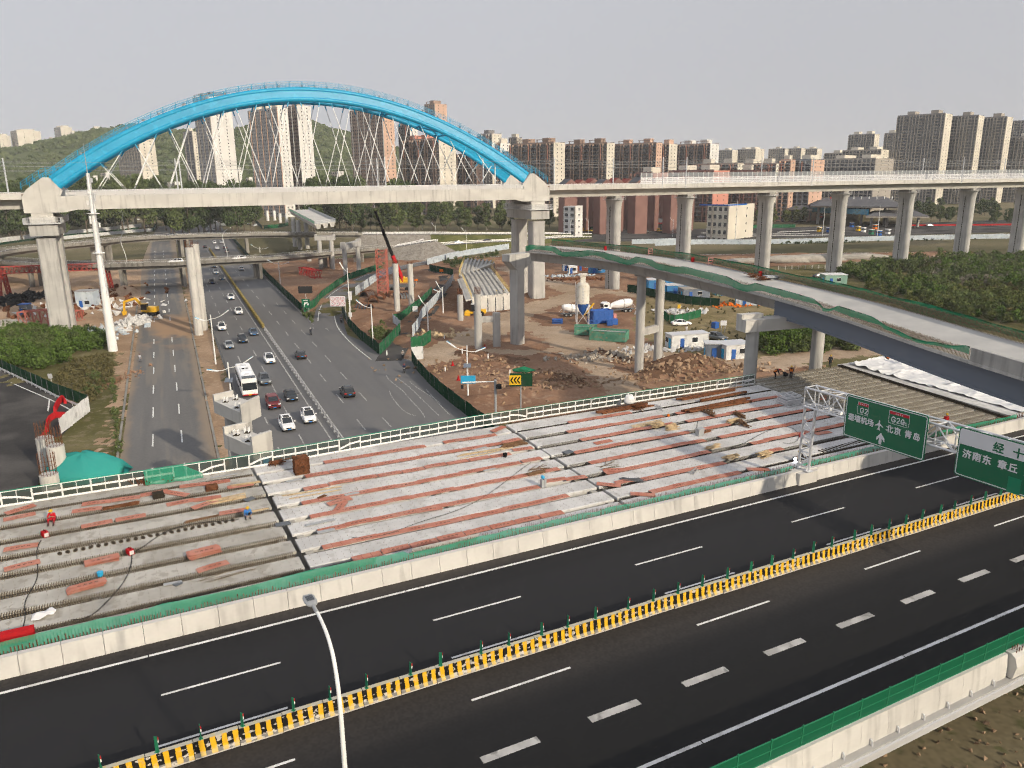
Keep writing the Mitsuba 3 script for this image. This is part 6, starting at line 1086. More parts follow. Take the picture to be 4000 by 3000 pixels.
def car_proto(kind):
 c=CARS[kind];out=[];add=lambda n,m,mt,s=False:out.append((n,shape(m,mt,s)))
 add('body',MB().loft([ring_x(x,w,z0,z1,.10,.05)for x,w,z0,z1 in c['body']]),'car_white',50)
 cb=c['cab'];belt=lambda x:float(np.interp(x,[b[0]for b in c['body']],[b[3]for b in c['body']]))
 rings=[[(x,-w-(.14 if i not in(0,len(cb)-1)else 0),belt(x)-.02),(x,-w,z),(x,w,z),(x,w+(.14 if i not in(0,len(cb)-1)else 0),belt(x)-.02)]for i,(x,w,z)in enumerate(cb)]
 add('window',MB().loft(rings),'glass_dark')
 add('roof',MB().loft([[(x,-w-.012,z-.05),(x,-w+.06,z+.02),(x,w-.06,z+.02),(x,w+.012,z-.05)]for x,w,z in cb[1:-1]]),'car_white',40)
 m=MB()
 for s in(-1,1):
  for i in range(len(cb)-1):
   (x0,w0,z0),(x1,w1,z1)=cb[i],cb[i+1]
   if i in(0,len(cb)-2):m.bar((x0,s*w0,z0),(x1,s*w1,z1),.09,.06)
  for x in((cb[1][0]+.05),(cb[2][0]+.12),cb[-2][0]-.35):
   if kind=='sedan' and x==cb[1][0]+.05:continue
   w=float(np.interp(x,[q[0]for q in cb],[q[1]for q in cb]));z=float(np.interp(x,[q[0]for q in cb],[q[2]for q in cb]));m.bar((x,s*(w+.15),belt(x)),(x,s*(w+.015),z),.08,.05)
 add('pillar',m,'car_white')
 for x in c['wx']:
  for s in(-1,1):
   r=c['r'];w=c['W']-.02
   add('wheel__tyre',MB().tube([(x,s*(w-.2),r),(x,s*(w+.01),r)],r,14),'tyre',40);add('wheel__rim',MB().tube([(x,s*(w-.02),r),(x,s*(w+.02),r)],r*.62,10),'chrome')
 f,b=c['body'][-2],c['body'][1]
 for s in(-1,1):
  add('headlight',MB().box((f[0]+.06,s*(f[1]-.17),f[3]-.12),(.22,.34,.13),rz=-s*.35),'head_light');add('tail_light',MB().box((b[0]-.05,s*(b[1]-.18),b[3]-.2),(.1,.34,.14)),'tail_light')
  xm=cb[-1][0]-.28;add('mirror',MB().box((xm,s*(c['W']+.1),belt(xm)+.1),(.12,.22,.14)),'car_white')
 add('grille',MB().box((c['body'][-1][0]-.03,0,c['body'][-1][3]-.12),(.1,.85,.16)),'trim_black');add('front_bumper',MB().box((c['body'][-1][0]-.10,0,.36),(.2,1.35,.14)),'trim_black');add('rear_bumper',MB().box((c['body'][0][0]+.06,0,.46),(.16,1.4,.16)),'trim_black')
 add('number_plate',MB().box((c['body'][-1][0]+.035,0,.48),(.02,.44,.14)),'plate_blue');add('number_plate',MB().box((c['body'][0][0]-.03,0,.72),(.02,.44,.14)),'plate_blue')
 if kind in('suv',):add('sunroof',MB().box((-.35,0,cb[2][2]+.02),(1.1,.85,.02)),'glass_dark')
 return out
PROTO={k:car_proto(k)for k in CARS}
far_parts=('body','window','roof','pillar','headlight','tail_light')
def vehicle(proto,name,label,cat,P,yaw,paint,group=None,small=False,sc=1.0):
 M=frame(rotz(yaw)*sc,P);g=thing(name,label,cat,group,M);cnt={};wheel=0
 for n,d in proto:
  if small and n not in far_parts and not n.startswith('wheel__tyre'):continue
  if d['bsdf']['id']=='mat_car_white' and paint!='car_white':d={**d,'bsdf':{'type':'ref','id':'mat_'+paint}}
  if n.startswith('wheel__'):
   if n=='wheel__tyre':wheel+=1
   w='wheel'+(f'_{wheel - 1:03d}' if wheel>1 else '');k=f'{g}__{w}__{n[7:]}' if not small else f'{g}__{w}'
  else:cnt[n]=cnt.get(n,0)+1;k=f'{g}__{n}'+(f'_{cnt[n] - 1:03d}' if cnt[n]>1 else '')
  put(k,d,M)
 return g
YM=math.atan2(MD[1],MD[0])
def ground_car(kind,px,py,paint,label,away=False,small=False,group='cars on the main road',dz=.04,yaw=None):
 P=G(px,py);P[2]=float(zt(P[1]))+dz;off=0
 yw=(YM if away else YM+math.pi)if yaw is None else yaw
 P[:2]+=np.array([math.cos(yw),math.sin(yw)])*(-1 if not away else 1)*2.1 if yaw is None else 0
 return vehicle(PROTO[kind],'car',label,'car',P,yw+rng.normal(0,.012),paint,group,small)
for kind,(x,y),paint,lab in[('suv',qB((652,1000))[0],'car_white','white car with a dark sunroof, the nearest on the main road, left of its twin'),('suv',qB((825,942))[0],'car_white','white car with a dark sunroof hard against the median fence, near the white guard fence'),('boxy',qB((545,825))[0],'car_red','dark red boxy off-roader right of the coach'),('sedan',qB((685,764))[0],'car_black','black saloon near the median, right of the dark red off-roader'),('suv',qB((482,634))[0],'car_grey','dark grey car driving right beside the coach'),('suv',qB((522,468))[0],'car_white','white car near the median just ahead of the coach roof'),('sedan',qB((398,244))[0],'car_blue','blue-grey saloon near the median, third row from the overpass shadow'),('suv',qB((310,300))[0],'car_dark','dark car in the middle lane left of the blue-grey saloon'),('sedan',qB((203,343))[0],'car_silver','silver-grey saloon in the left lane behind the coach'),('suv',qB((150,199))[0],'car_white','white car in the left lane beside the first double-arm lamp'),('suv',qB((285,76))[0],'car_white','white car in the middle lane, second in the open stretch below the overpasses'),('suv',qC((1824,899))[0],'car_white','white car in the middle lane, farthest in the sunlit stretch below the overpasses')]:ground_car(kind,x,y,paint,lab)
for kind,(x,y),paint,lab in[('sedan',qC((1676,770))[0],'car_black','black saloon in the shade of the near overpass, left lane'),('suv',qC((1757,742))[0],'car_black','black car in the shade of the near overpass, near the median'),('suv',qC((1711,694))[0],'car_silver','silver car just coming out from under the near overpass'),('sedan',qC((1697,643))[0],'car_dark','dark saloon half under the near overpass')]:ground_car(kind,x,y,paint,lab)
for kind,(x,y),paint,lab in[('sedan',qB((767,437))[0],'car_black','black saloon seen from behind in the middle lane right of the median'),('suv',qB((1134,748))[0],'car_black','black car with red tail lights driving away on the wide asphalt right of the median'),('suv',qC((1911,672))[0],'car_silver','silver car driving away right of the median below the near overpass')]:ground_car(kind,x,y,paint,lab,True)
far=[(1628,488,'car_black','black',1),(1723,502,'car_white','white',0),(1703,455,'car_white','white',0),(1757,454,'car_silver','silver',0),(1785,497,'car_dark','dark',1),(1800,530,'car_grey','grey',1),(1503,463,'car_silver','silver',1)]
for i,(x,y,p,c,aw)in enumerate(far):ground_car('suv' if i%2 else 'sedan',*qC((x,y))[0],p,f'{c} car between the two overpasses, '+['leftmost near the median','in front of another white one','the farther of the two white ones','at the far right of the group','dark one right of a white car','just behind the near overpass parapet','alone in the left lane by the caged column'][i],bool(aw),True)
far2=[(1640,352,'car_white'),(1700,352,'car_white'),(1613,322,'car_dark'),(1663,327,'car_white'),(1643,290,'car_red'),(1712,288,'car_white'),(1587,300,'car_silver'),(1592,262,'car_white'),(1634,234,'car_dark'),(1580,223,'car_white'),(1523,211,'car_white'),(1532,192,'car_white'),(1579,194,'car_white'),(1855,254,'car_white'),(1348,247,'car_silver'),(1285,226,'car_grey'),(1210,196,'car_white'),(1190,186,'car_white'),(1296,178,'car_silver'),(1420,186,'car_dark'),(1170,315,'car_white'),(1110,258,'car_white'),(1970,312,'car_dark'),(2010,328,'car_silver'),(2030,322,'car_white')]
for i,(x,y,p)in enumerate(far2):ground_car('suv' if i%3 else 'sedan',*qC((x,y))[0],p,{'car_white':'white','car_dark':'dark','car_red':'dark red','car_silver':'silver','car_grey':'grey'}[p]+' car far up the main road beyond the overpasses',x<1540,True,'distant cars beyond the overpasses')
ground_car('van',*qC((1523,326))[0],'car_white','white minibus with a red front far up the road beyond the farther overpass',False,True)
def bus_proto(red=True,paint='car_white'):
 out=[];add=lambda n,m,mt,s=False:out.append((n,shape(m,mt,s)))
 L,w,h=12.0,1.25,3.35;R2=lambda x,w_,z0,z1:ring_x(x,w_,z0,z1,.16,.04)
 add('body',MB().loft([R2(-6,w-.06,.45,h-.15),(R2(-5.9,w,.38,h)),R2(5.6,w,.38,h),R2(5.92,w-.03,.42,h-.1),R2(6.0,w-.12,.5,1.35)]),'car_white',40)
 add('windscreen',MB().loft([[(x,-w+.12,z),(x,w-.12,z)]+[(x-.02,w-.12,z),(x-.02,-w+.12,z)]for x,z in((6.04,1.35),(5.99,2.3),(5.86,3.05))]),'glass_dark')
 add('roof_glass',MB().box((5.1,0,h+.004),(1.7,2.1,.03)),'glass_dark')
 for s in(-1,1):add('side_window',MB().box((-.1,s*w,2.25),(11.2,.05,.95)),'glass_dark');add('headlight',MB().box((6.0,s*.92,.85),(.1,.38,.22)),'head_light');add('mirror',MB().box((6.15,s*1.42,2.5),(.14,.18,.5)),'trim_black');add('tail_light',MB().box((-6.02,s*1.0,1.2),(.06,.2,.6)),'tail_light')
 add('skirt',MB().loft([R2(5.2,w+.01,.36,.62),R2(5.95,w-.02,.40,.66),R2(6.03,w-.12,.44,.64)]),'red' if red else 'steel_blue')
 add('air_conditioner',MB().loft([[(x,-.85,h),(x,-.7,h+.22),(x,.7,h+.22),(x,.85,h)]for x in(-1.6,1.9)]),'car_white');add('roof_hatch',MB().box((-3.6,0,h+.04),(.9,.8,.1)),'steel_galv');add('roof_hatch',MB().box((3.1,0,h+.04),(.8,.7,.1)),'steel_galv');add('fan_grille',MB().box((-.5,.3,h+.23),(.7,.45,.03)),'trim_black');add('fan_grille',MB().box((-.5,-.3,h+.23),(.7,.45,.03)),'trim_black')
 for x in(-3.6,-2.4,3.4):
  for s in(-1,1):add('wheel__tyre',MB().tube([(x,s*.95,.48),(x,s*1.24,.48)],.48,14),'tyre',40);add('wheel__rim',MB().tube([(x,s*1.2,.48),(x,s*1.25,.48)],.28,10),'chrome')
 add('number_plate',MB().box((6.06,0,.55),(.02,.5,.14)),'yellow');return out
P=mr(24.5,-13.4,.04);P=G(*qB((357,722))[0]);P[:2]+=MD*6.0;P[2]=.05
vehicle(bus_proto(),'coach','white coach with a black windscreen and red bumper in the left lane','bus',P,YM+math.pi,'car_white')
P=G(*qC((1790,320))[0]);P[:2]+=MD*3;P[2]=float(zt(P[1]))+.05;vehicle(bus_proto(False),'coach','blue and white city bus far up the road at the right-hand kerb','bus',P,YM+math.pi+.5,'car_white',small=True)
def on_path(c,px,o,dz):i=int(np.argmin(np.abs(proj(c)[:,0]-px)));t=np.gradient(c[:,:2],axis=0)[i];p=offset(c,o)[i];return p+[0,0,dz],math.atan2(t[1],t[0])
for kind,c,px,o,paint,lab,rev in[('suv',oc1,685,3.0,'car_white','white car on the nearer overpass above the closed road',1),('sedan',oc1,957,3.0,'car_white','white saloon on the nearer overpass right of the median',1),('sedan',oc2,702,5.5,'car_dark','dark car on the farther overpass',0),('sedan',oc2,4,4.5,'car_dark','dark car on the farther overpass at the left edge',0),('sedan',bc1,1940,3.5,'car_black','black saloon on the grass bank road left of the portal pier',0),('sedan',bc1,1820,3.5,'car_silver','silver saloon on the grass bank road left of the black one',0)]:
 p,yw=on_path(c,px,o,.03);vehicle(PROTO[kind],'car',lab,'car',p,yw+(math.pi if rev else 0),paint)
for kind,q,paint,lab,yw in[('sedan',qE((1932,1172))[0],'car_white','white saloon parked in front of the low green camp fence',.1),('suv',qF((410,1292))[0],'car_grey','dark grey car parked on the track left of the broad hammerhead pier',-1.0),('sedan',qF((1222,825))[0],'car_black','black saloon parked behind the flyover netting',.2),('suv',qE((1935,490))[0],'car_black','black car on the plaza beside the second viaduct pier',1.2),('sedan',qE((2105,492))[0],'car_white','white saloon on the plaza right of the second viaduct pier',.1),('suv',qE((1605,432))[0],'car_white','white car on the plaza behind the first viaduct pier',.1),('suv',qE((1680,443))[0],'car_black','black car on the plaza right of the white one',.1),('sedan',qF((770,448))[0],'car_white','white car on the plaza left of the third viaduct pier',.2),('sedan',qF((2090,440))[0],'car_silver','silver car on the red-edged ramp beyond the fifth viaduct pier',.1)]:
 P=gp(*q);P[2]+=.03;vehicle(PROTO[kind],'car',lab,'car',P,yw,paint)
def truck_proto(body):
 out=[];add=lambda n,m,mt,s=False:out.append((n,shape(m,mt,s)))
 cabp='car_white'
 add('cab',MB().loft([[(x,-1.2,.75),(x,-1.22,1.9),(x,-1.12,z),(x,1.12,z),(x,1.22,1.9),(x,1.2,.75)]for x,z in((2.2,3.0),(2.4,3.1),(3.7,3.05),(4.05,2.85))]),cabp,30)
 add('windscreen',MB().loft([[(4.10,-1.05,1.75),(4.10,1.05,1.75),(4.08,1.05,1.75),(4.08,-1.05,1.75)],[(4.07,-1.02,2.65),(4.07,1.02,2.65),(4.05,1.02,2.65),(4.05,-1.02,2.65)]]),'glass_dark')
 for s in(-1,1):add('side_window',MB().box((3.3,s*1.215,2.25),(.9,.04,.6)),'glass_dark');add('headlight',MB().box((4.08,s*.85,.95),(.08,.4,.22)),'head_light');add('mirror',MB().box((4.0,s*1.45,2.3),(.1,.18,.5)),'trim_black')
 add('front_bumper',MB().box((4.05,0,.75),(.25,2.3,.35)),'trim_black');add('grille',MB().box((4.09,0,1.4),(.05,1.6,.4)),'trim_black')
 add('chassis',MB().box((-.8,0,.85),(9.2,.9,.3)),'steel_dark')
 for x in((3.1,-2.6,-3.95)if body!='flat' else(3.1,-2.9)):
  for s in(-1,1):add('wheel__tyre',MB().tube([(x,s*.85,.52),(x,s*1.22,.52)],.52,14),'tyre',40);add('wheel__rim',MB().tube([(x,s*1.18,.52),(x,s*1.235,.52)],.3,10),'steel_grey')
 if body=='mixer':
  xs=[(-4.9,.45,2.75),(-4.5,.95,2.7),(-3.0,1.25,2.5),(-1.2,1.22,2.3),(.6,.9,2.1),(1.5,.55,2.0)]
  add('drum',MB().loft([[(x,r*math.cos(a),z+r*math.sin(a))for a in np.arange(18)*math.pi/9]for x,r,z in xs]),'car_white',50)
  add('drum_band',MB().loft([[(x,1.27*math.cos(a),2.42+1.27*math.sin(a))for a in np.arange(18)*math.pi/9]for x in(-2.35,-2.1)]),'steel_grey',50)
  add('hopper',MB().loft([[(-5.0+.7*a,.6*b,3.3+.1*a)for a,b in((0,-1),(1,-1),(1,1),(0,1))],[(-5.1+.35*a,.3*b,2.6)for a,b in((0,-1),(1,-1),(1,1),(0,1))]]),'steel_galv');add('chute',MB().bar((-5.0,0,2.4),(-5.9,.3,1.3),.5,.1),'steel_galv');add('rear_stand',MB().bar((-4.6,-.7,1.0),(-4.6,-.7,2.2),.15).bar((-4.6,.7,1.0),(-4.6,.7,2.2),.15).bar((-4.6,-.8,2.2),(-4.6,.8,2.2),.2),'steel_grey');add('water_tank',MB().tube([(1.9,-.9,1.5),(1.9,.9,1.5)],.35,12),'steel_white',40)
  add('sign',MB().box((4.12,-.55,1.0),(.02,.7,.6)),'orange')
 elif body=='flat':add('flatbed',MB().box((-1.6,0,1.12),(6.6,2.4,.2)).box((-1.6,1.18,1.3),(6.6,.06,.3)).box((-1.6,-1.18,1.3),(6.6,.06,.3)),'car_white')
 elif body=='tow':
  add('service_body',MB().box((-1.4,0,1.35),(5.8,2.3,.9)).box((1.6,0,2.0),(.6,2.3,1.4)),'car_white');add('tow_boom',MB().bar((.6,0,2.1),(-4.6,0,2.9),.55,.5),'car_white');add('stripe',MB().box((-1.4,-1.17,1.3),(5.6,.03,.16)),'car_yellow');add('beacon',MB().box((2.9,0,3.15),(.3,1.5,.16)),'orange')
 return out
TP={k:truck_proto(k)for k in('mixer','flat','tow')}
for k,q,yw,paint,lab,nm,cat,sc in[('mixer',qE((1420,1062))[0],math.pi+.28,'car_white','white concrete mixer truck with a long clean drum right of the silo','mixer_truck','concrete mixer',.93),('mixer',qE((1130,1075))[0],.15,'car_white','dusty concrete mixer truck half hidden behind the silo','mixer_truck','concrete mixer',.85),('tow',qE((1385,428))[0],math.pi,'car_orange','orange heavy tow truck beside the first viaduct pier','tow_truck','tow truck',1.0),('flat',qE((1210,426))[0],math.pi,'car_yellow','yellow flatbed truck left of the orange tow truck','flatbed_truck','truck',.8),('flat',qE((1800,440))[0],math.pi,'car_yellow','yellow flatbed truck in front of the dark shop','flatbed_truck','truck',.8),('flat',qE((1975,440))[0],math.pi,'car_yellow','yellow truck right beside the second viaduct pier','flatbed_truck','truck',.7),('flat',qF((400,446))[0],math.pi+.2,'car_orange','orange flatbed truck in front of the cream office block','flatbed_truck','truck',.75)]:
 P=gp(*q);P[2]+=.02;vehicle(TP[k],nm,lab,cat,P,yw,paint,sc=sc)
def scooter(P,yaw,lab,top,helmet):
 M=frame(rotz(yaw),P);g=thing('scooter',lab,'scooter',M=M)
 for y in(.62,-.62):part(g,'wheel',MB().tube([(-.05,y,.24),(.05,y,.24)],.24,14),'tyre',smooth=40)
 part(g,'body',MB().loft([[(x,y,z)for x,z in((-.14,.28),(-.18,.5),(-.12,h),(.12,h),(.18,.5),(.14,.28))]for y,h in((-.75,.62),(-.55,.76),(-.1,.74),(.0,.42),(.35,.40))]),'car_dark');part(g,'front_shield',MB().loft([[(x,.42+dy,z)for x,z in((-.18,.3),(.18,.3),(.15,.95),(-.15,.95))]for dy in(0,.08)]),'car_dark');part(g,'handlebar',MB().tube([(-.3,.35,1.02),(0,.44,1.0),(.3,.35,1.02)],.025,6),'steel_dark');part(g,'headlight',MB().box((0,.55,.9),(.16,.08,.12)),'head_light')
 person('scooter rider in '+lab.split(' ridden by ')[1],P+[0,0,.0],yaw,'ride',top,(.02,.02,.025),helmet)
for q,yw,lab,top,hl in[(qB((838,243))[0],YM-math.pi/2,'scooter near the splitter island ridden by a dark jacket and white helmet',(.03,.035,.05),'white'),(qB((1552,443))[0],YM+math.pi/2-.2,'scooter coming out of the access lane ridden by a pale top',(.35,.33,.3),'white'),(qB((1562,553))[0],YM+math.pi/2-.3,'scooter on the wide asphalt ridden by a blue-black coat and red helmet',(.03,.04,.09),'red'),(qB((1078,155))[0],YM+math.pi/2,'scooter beside the green fence ridden by black clothes',(.02,.02,.02),'black')]:
 P=G(*q);P[2]=float(zt(P[1]))+.06;scooter(P,yw,lab,top,hl)
P=G(*qA((1102,430))[0]);P[2]=float(zt(P[1]))+.03;person('pedestrian in a pale shirt walking on the closed road',P,YM-math.pi/2,'walk',(.45,.46,.50),(.16,.17,.2))
mat('b_grey',mottled((.40,.385,.38),(.46,.445,.44),.05));mat('b_brown',mottled((.31,.225,.185),(.37,.275,.23),.08));mat('b_cream',mottled((.60,.56,.48),(.66,.62,.54),.1));mat('b_white',mottled((.66,.65,.63),(.72,.71,.69),.1));mat('b_orange',mottled((.55,.37,.28),(.60,.41,.32),.1));mat('b_salmon',mottled((.55,.25,.19),(.60,.28,.22),.1));mat('b_redbrown',mottled((.22,.125,.11),(.27,.155,.135),.1));mat('b_dark',(.22,.21,.215));mat('b_stone',(.36,.33,.295));mat('b_roof',(.13,.13,.14));mat('b_redroof',(.26,.065,.055));mat('b_bluegrey',(.22,.24,.27))
col('b_glass',(.045,.05,.06),.25,0,.6);col('b_glass_blue',(.06,.075,.095),.2,0,.6)
QF=np.array([[0,1,3,2],[4,6,7,5],[0,4,5,1],[2,3,7,6],[0,2,6,4],[1,5,7,3]])
_bq=np.array([[x,y,z]for x in(-.5,.5)for y in(-.5,.5)for z in(-.5,.5)])
def boxes(C,Sz,R):
 C,Sz=np.asarray(C,float).reshape(-1,3),np.broadcast_to(np.asarray(Sz,float),np.asarray(C).reshape(-1,3).shape)
 v=(C[:,None]+_bq[None]*Sz[:,None]).reshape(-1,3)@np.asarray(R).T
 f=(QF[None]+8*np.arange(len(C))[:,None,None]).reshape(-1,4);return v,f
ORI=math.radians(45)
def building(label,xl,xc,xr,yt,D,style='tower',wall='b_grey',end='b_cream',bay=3.4,roof=2,band=None,group=None,zb=None,ori=None,name='apartment_tower',cat='building',pent='b_cream',fl=3.0,glass='b_glass'):
 a=ORI if ori is None else math.radians(ori);dF,dE=np.array([-math.cos(a),math.sin(a)]),np.array([math.sin(a),math.cos(a)]);nF,nE=np.array([-math.sin(a),-math.cos(a)]),np.array([math.cos(a),-math.sin(a)])
 C=Y(xc,yt,D);zt_=C[2];z0=float(zt(D))-2 if zb is None else zb
 def meet(px,d):
  r=ray(px,yt)[:2];A=np.array([[d[0],-r[0]],[d[1],-r[1]]]);return np.linalg.solve(A,-C[:2])[0]
 LF,LE=abs(meet(xl,dF)),abs(meet(xr,dE));LF,LE=np.clip(LF,3,160),np.clip(LE,3,60)
 R=np.array([[dF[0],dE[0],0],[dF[1],dE[1],0],[0,0,1]])
 o=np.array([C[0],C[1],0]);g=thing(name,label,cat,group);h=zt_-z0
 pl=lambda Cs,Sz:(lambda vf:(vf[0]+o,vf[1]))(boxes(Cs,Sz,R))
 part(g,'wall',pl([(LF/2,LE/2,z0+h/2)],(LF,LE,h)),wall)
 part(g,'end_wall',pl([(-.12,LE/2,z0+h/2)],(.24,LE,h+.8)),end)
 nf,nb=max(2,int(round(h/fl))),max(2,int(round(LF/bay)));b=LF/nb;fh=h/nf;zz=z0+fh*(np.arange(nf)+.5);uu=b*(np.arange(nb)+.5)
 UU,ZZ=[x.ravel()for x in np.meshgrid(uu,zz)];ones=np.ones_like(UU)
 if style=='tower':
  part(g,'window',pl(np.stack([UU,-.02*ones,ZZ+.1],1),(b*.52,.2,fh*.5)),glass,kind='stuff')
  part(g,'sill_band',pl(np.stack([UU,-.05*ones,ZZ-fh*.36],1),(b*.62,.5,.16)),'b_stone',kind='stuff')
  k=np.arange(0,nb+1,3)*b;part(g,'pier_strip',pl(np.stack([k,k*0-.25,k*0+z0+h/2],1),(.7,.6,h)),band or 'b_stone',kind='stuff')
 elif style=='balcony':
  part(g,'window',pl(np.stack([UU,-.02*ones,ZZ],1),(b*.74,.2,fh*.72)),glass,kind='stuff')
  sel=(np.arange(nb)[None]+0*np.arange(nf)[:,None]).ravel()%3!=1
  part(g,'balcony',pl(np.stack([UU,-.75*ones,ZZ-fh*.44],1)[sel],(b*.92,1.5,.28)),'b_bluegrey',kind='stuff')
  part(g,'balcony_rail',pl(np.stack([UU,-1.45*ones,ZZ-fh*.22],1)[sel],(b*.92,.06,fh*.3)),glass,kind='stuff')
  k=(np.arange(0,nb,3)+1)*b;part(g,'pier_strip',pl(np.r_[np.stack([k,k*0-.8,k*0+z0+h/2],1),np.stack([k+b,k*0-.8,k*0+z0+h/2],1)],(.55,1.7,h)),band or wall,kind='stuff')
  k2=k[::2]+b*.5;part(g,'fin',pl(np.stack([k2,k2*0-1.7,k2*0+zt_-h*.12],1),(.5,.3,h*.2)),'b_salmon',kind='stuff')
 elif style=='dark':
  part(g,'window',pl(np.stack([UU,-.02*ones,ZZ],1),(b*.8,.2,fh*.8)),glass,kind='stuff')
  k=np.arange(0,nb+1)*b;k=k[(np.arange(nb+1)%5!=2)];part(g,'pier_strip',pl(np.stack([k,k*0-.3,k*0+z0+h/2],1),(.75,.8,h)),band or 'b_stone',kind='stuff')
  sel=(np.arange(nb)[None]+0*np.arange(nf)[:,None]).ravel()%5==2;part(g,'floor_band',pl(np.stack([UU,-.35*ones,ZZ-fh*.42],1)[sel],(b*1.5,.9,.5)),band or 'b_stone',kind='stuff')
 ev=(LE*np.array([.5])if LE<9 else LE*np.array([.3,.7]));EV_,EZ=[x.ravel()for x in np.meshgrid(ev,zz)]
 part(g,'end_window',pl(np.stack([EV_*0-.25,EV_,EZ],1),(.1,1.0,1.1)),glass,kind='stuff')
 if roof:
  part(g,'parapet',pl([(LF/2,.1,zt_+.5),(LF/2,LE-.1,zt_+.5),(LF-.1,LE/2,zt_+.5)],[(LF,.25,1.0),(LF,.25,1.0),(.25,LE,1.0)]),wall,kind='stuff')
  n=max(1,int(LF/16));us=(np.arange(n)+.5)*LF/n
  part(g,'roof_house',pl([(u,LE*.5,zt_+2.2)for u in us],(min(7,LF/n*.55),LE*.6,4.4 if roof>1 else 3)),pent,kind='stuff')
  if roof>2:
   m_=[];
   for u in us:m_+=[(u+s*LF/n*.33,.8,zt_+1.6)for s in(-1,1)]+[(u,.8,zt_+3.0)]
   part(g,'roof_frame',pl(m_,[(.6,.6,3.2),(.6,.6,3.2),(LF/n*.75,.6,.5)]*n),wall,kind='stuff')
 return g
B=building
for a in[('pale tower cut by the left edge behind the hill',-60,18,60,486,1950,'tower','b_stone','b_cream'),('broad pale tower behind the hill at the far left, second from the edge',62,86,178,468,1950,'tower','b_stone','b_cream'),('pale tower on the hill shoulder at the left, third from the edge',232,258,302,458,1950,'tower','b_grey','b_cream'),('low pale house on the hill shoulder left of the third pale tower',208,218,232,503,1900,'tower','b_stone','b_white'),('low pale block on the hill shoulder right of the third pale tower',296,302,322,480,1900,'tower','b_stone','b_white'),('pale block showing over the wooded ridge left of the arch crown',378,386,420,465,1900,'tower','b_stone','b_white')]:B(*a,fl=3.4,bay=4.5,group=None)
B('grey slab tower with close vertical strips under the left half of the arch',472,562,624,512,800,'tower','b_stone','b_cream',bay=2.4)
B('dark grey tower between the slab tower and the tall grey one',735,772,792,488,880,'tower','b_dark','b_cream')
B('tall grey tower rising above the arch left of its crown',776,838,924,350,740,'tower','b_grey','b_white',bay=3.0,roof=3,pent='b_dark')
B('white and orange tower under the crown of the arch, its left half',990,1106,1146,402,700,'tower','b_grey','b_white',bay=3.2,band='b_orange');B('white and orange tower under the crown of the arch, its right half',1140,1184,1236,396,720,'tower','b_brown','b_white',bay=3.2,band='b_white')
B('brown and grey tower with an orange end wall under the right half of the arch',1388,1516,1560,412,700,'tower','b_brown','b_orange',bay=3.0,band='b_grey')
B('distant orange tower with an open top peeping over the right flank of the arch',1681,1722,1768,400,900,'tower','b_brown','b_orange',roof=3,pent='b_brown')
B('grey balcony block behind the brown unfinished block under the arch',1582,1622,1652,474,780,'balcony','b_dark','b_white');B('brown unfinished block with grey balconies under the right flank of the arch',1596,1734,1800,536,700,'balcony','b_brown','b_cream',roof=3,pent='b_salmon');B('brown balcony block with an orange end next to the right arch foot',1800,1880,1905,600,720,'balcony','b_brown','b_orange',roof=1)
B('grey tower tops behind the right arch foot',1886,1942,1980,522,840,'balcony','b_grey','b_cream',pent='b_dark');B('pale end wall of a block right behind the arch foot railing',1960,1974,2014,560,700,'balcony','b_brown','b_white')
B('brown balcony block with a cream end wall, first to the right of the arch',2026,2183,2227,562,660,'balcony','b_brown','b_cream',roof=3,pent='b_brown');B('brown and grey balcony block with a cream end, second to the right of the arch',2229,2391,2421,568,670,'balcony','b_brown','b_cream',roof=3,pent='b_brown');B('dark block behind the arch towers with thin masts on its roof',2008,2040,2060,540,850,'tower','b_dark','b_stone')
B('brown block with a narrow orange end wall, third to the right of the arch',2423,2584,2607,572,720,'balcony','b_brown','b_orange',roof=3,pent='b_orange');B('brown block with a pale end wall, fourth to the right of the arch',2600,2634,2666,578,730,'balcony','b_brown','b_cream',pent='b_orange');B('grey and brown balcony block with white roof houses, fifth to the right of the arch',2667,2795,2829,580,760,'balcony','b_brown','b_white',roof=3,pent='b_white')
for i,(xl,xc,xr,yt)in enumerate([(2829,2880,2902,606),(2900,2972,3006,604),(3024,3086,3100,605),(3098,3150,3166,605),(3160,3212,3231,608)]):B('hazy grey block on the right skyline, '+['first','second','third','fourth','fifth'][i]+' of the low far row from the left',xl,xc,xr,yt,1350,'dark','b_grey','b_cream',roof=1)
B('grey mid-rise with close windows behind the noise barrier, the left one of two',3240,3330,3345,628,900,'dark','b_stone','b_cream',roof=1);B('grey mid-rise with a cream end wall left of the dark tower group',3312,3462,3500,618,820,'dark','b_stone','b_cream',roof=1);B('lower grey mid-rise row behind the noise barrier left of the dark towers',3236,3440,3512,652,640,'dark','b_stone','b_stone',roof=1)
B('orange and blue-grey low block above the noise barrier, the left one',3068,3108,3126,652,560,'balcony','b_orange','b_orange',roof=1);B('orange and blue-grey low block above the noise barrier, the right one',3126,3188,3240,652,560,'balcony','b_bluegrey','b_orange',roof=1)
B('dark twin tower standing apart left of the dark tower group',3338,3438,3457,556,1050,'dark','b_dark','b_cream');B('narrow dark tower just left of the big dark tower',3478,3526,3540,554,1050,'dark','b_dark','b_cream')
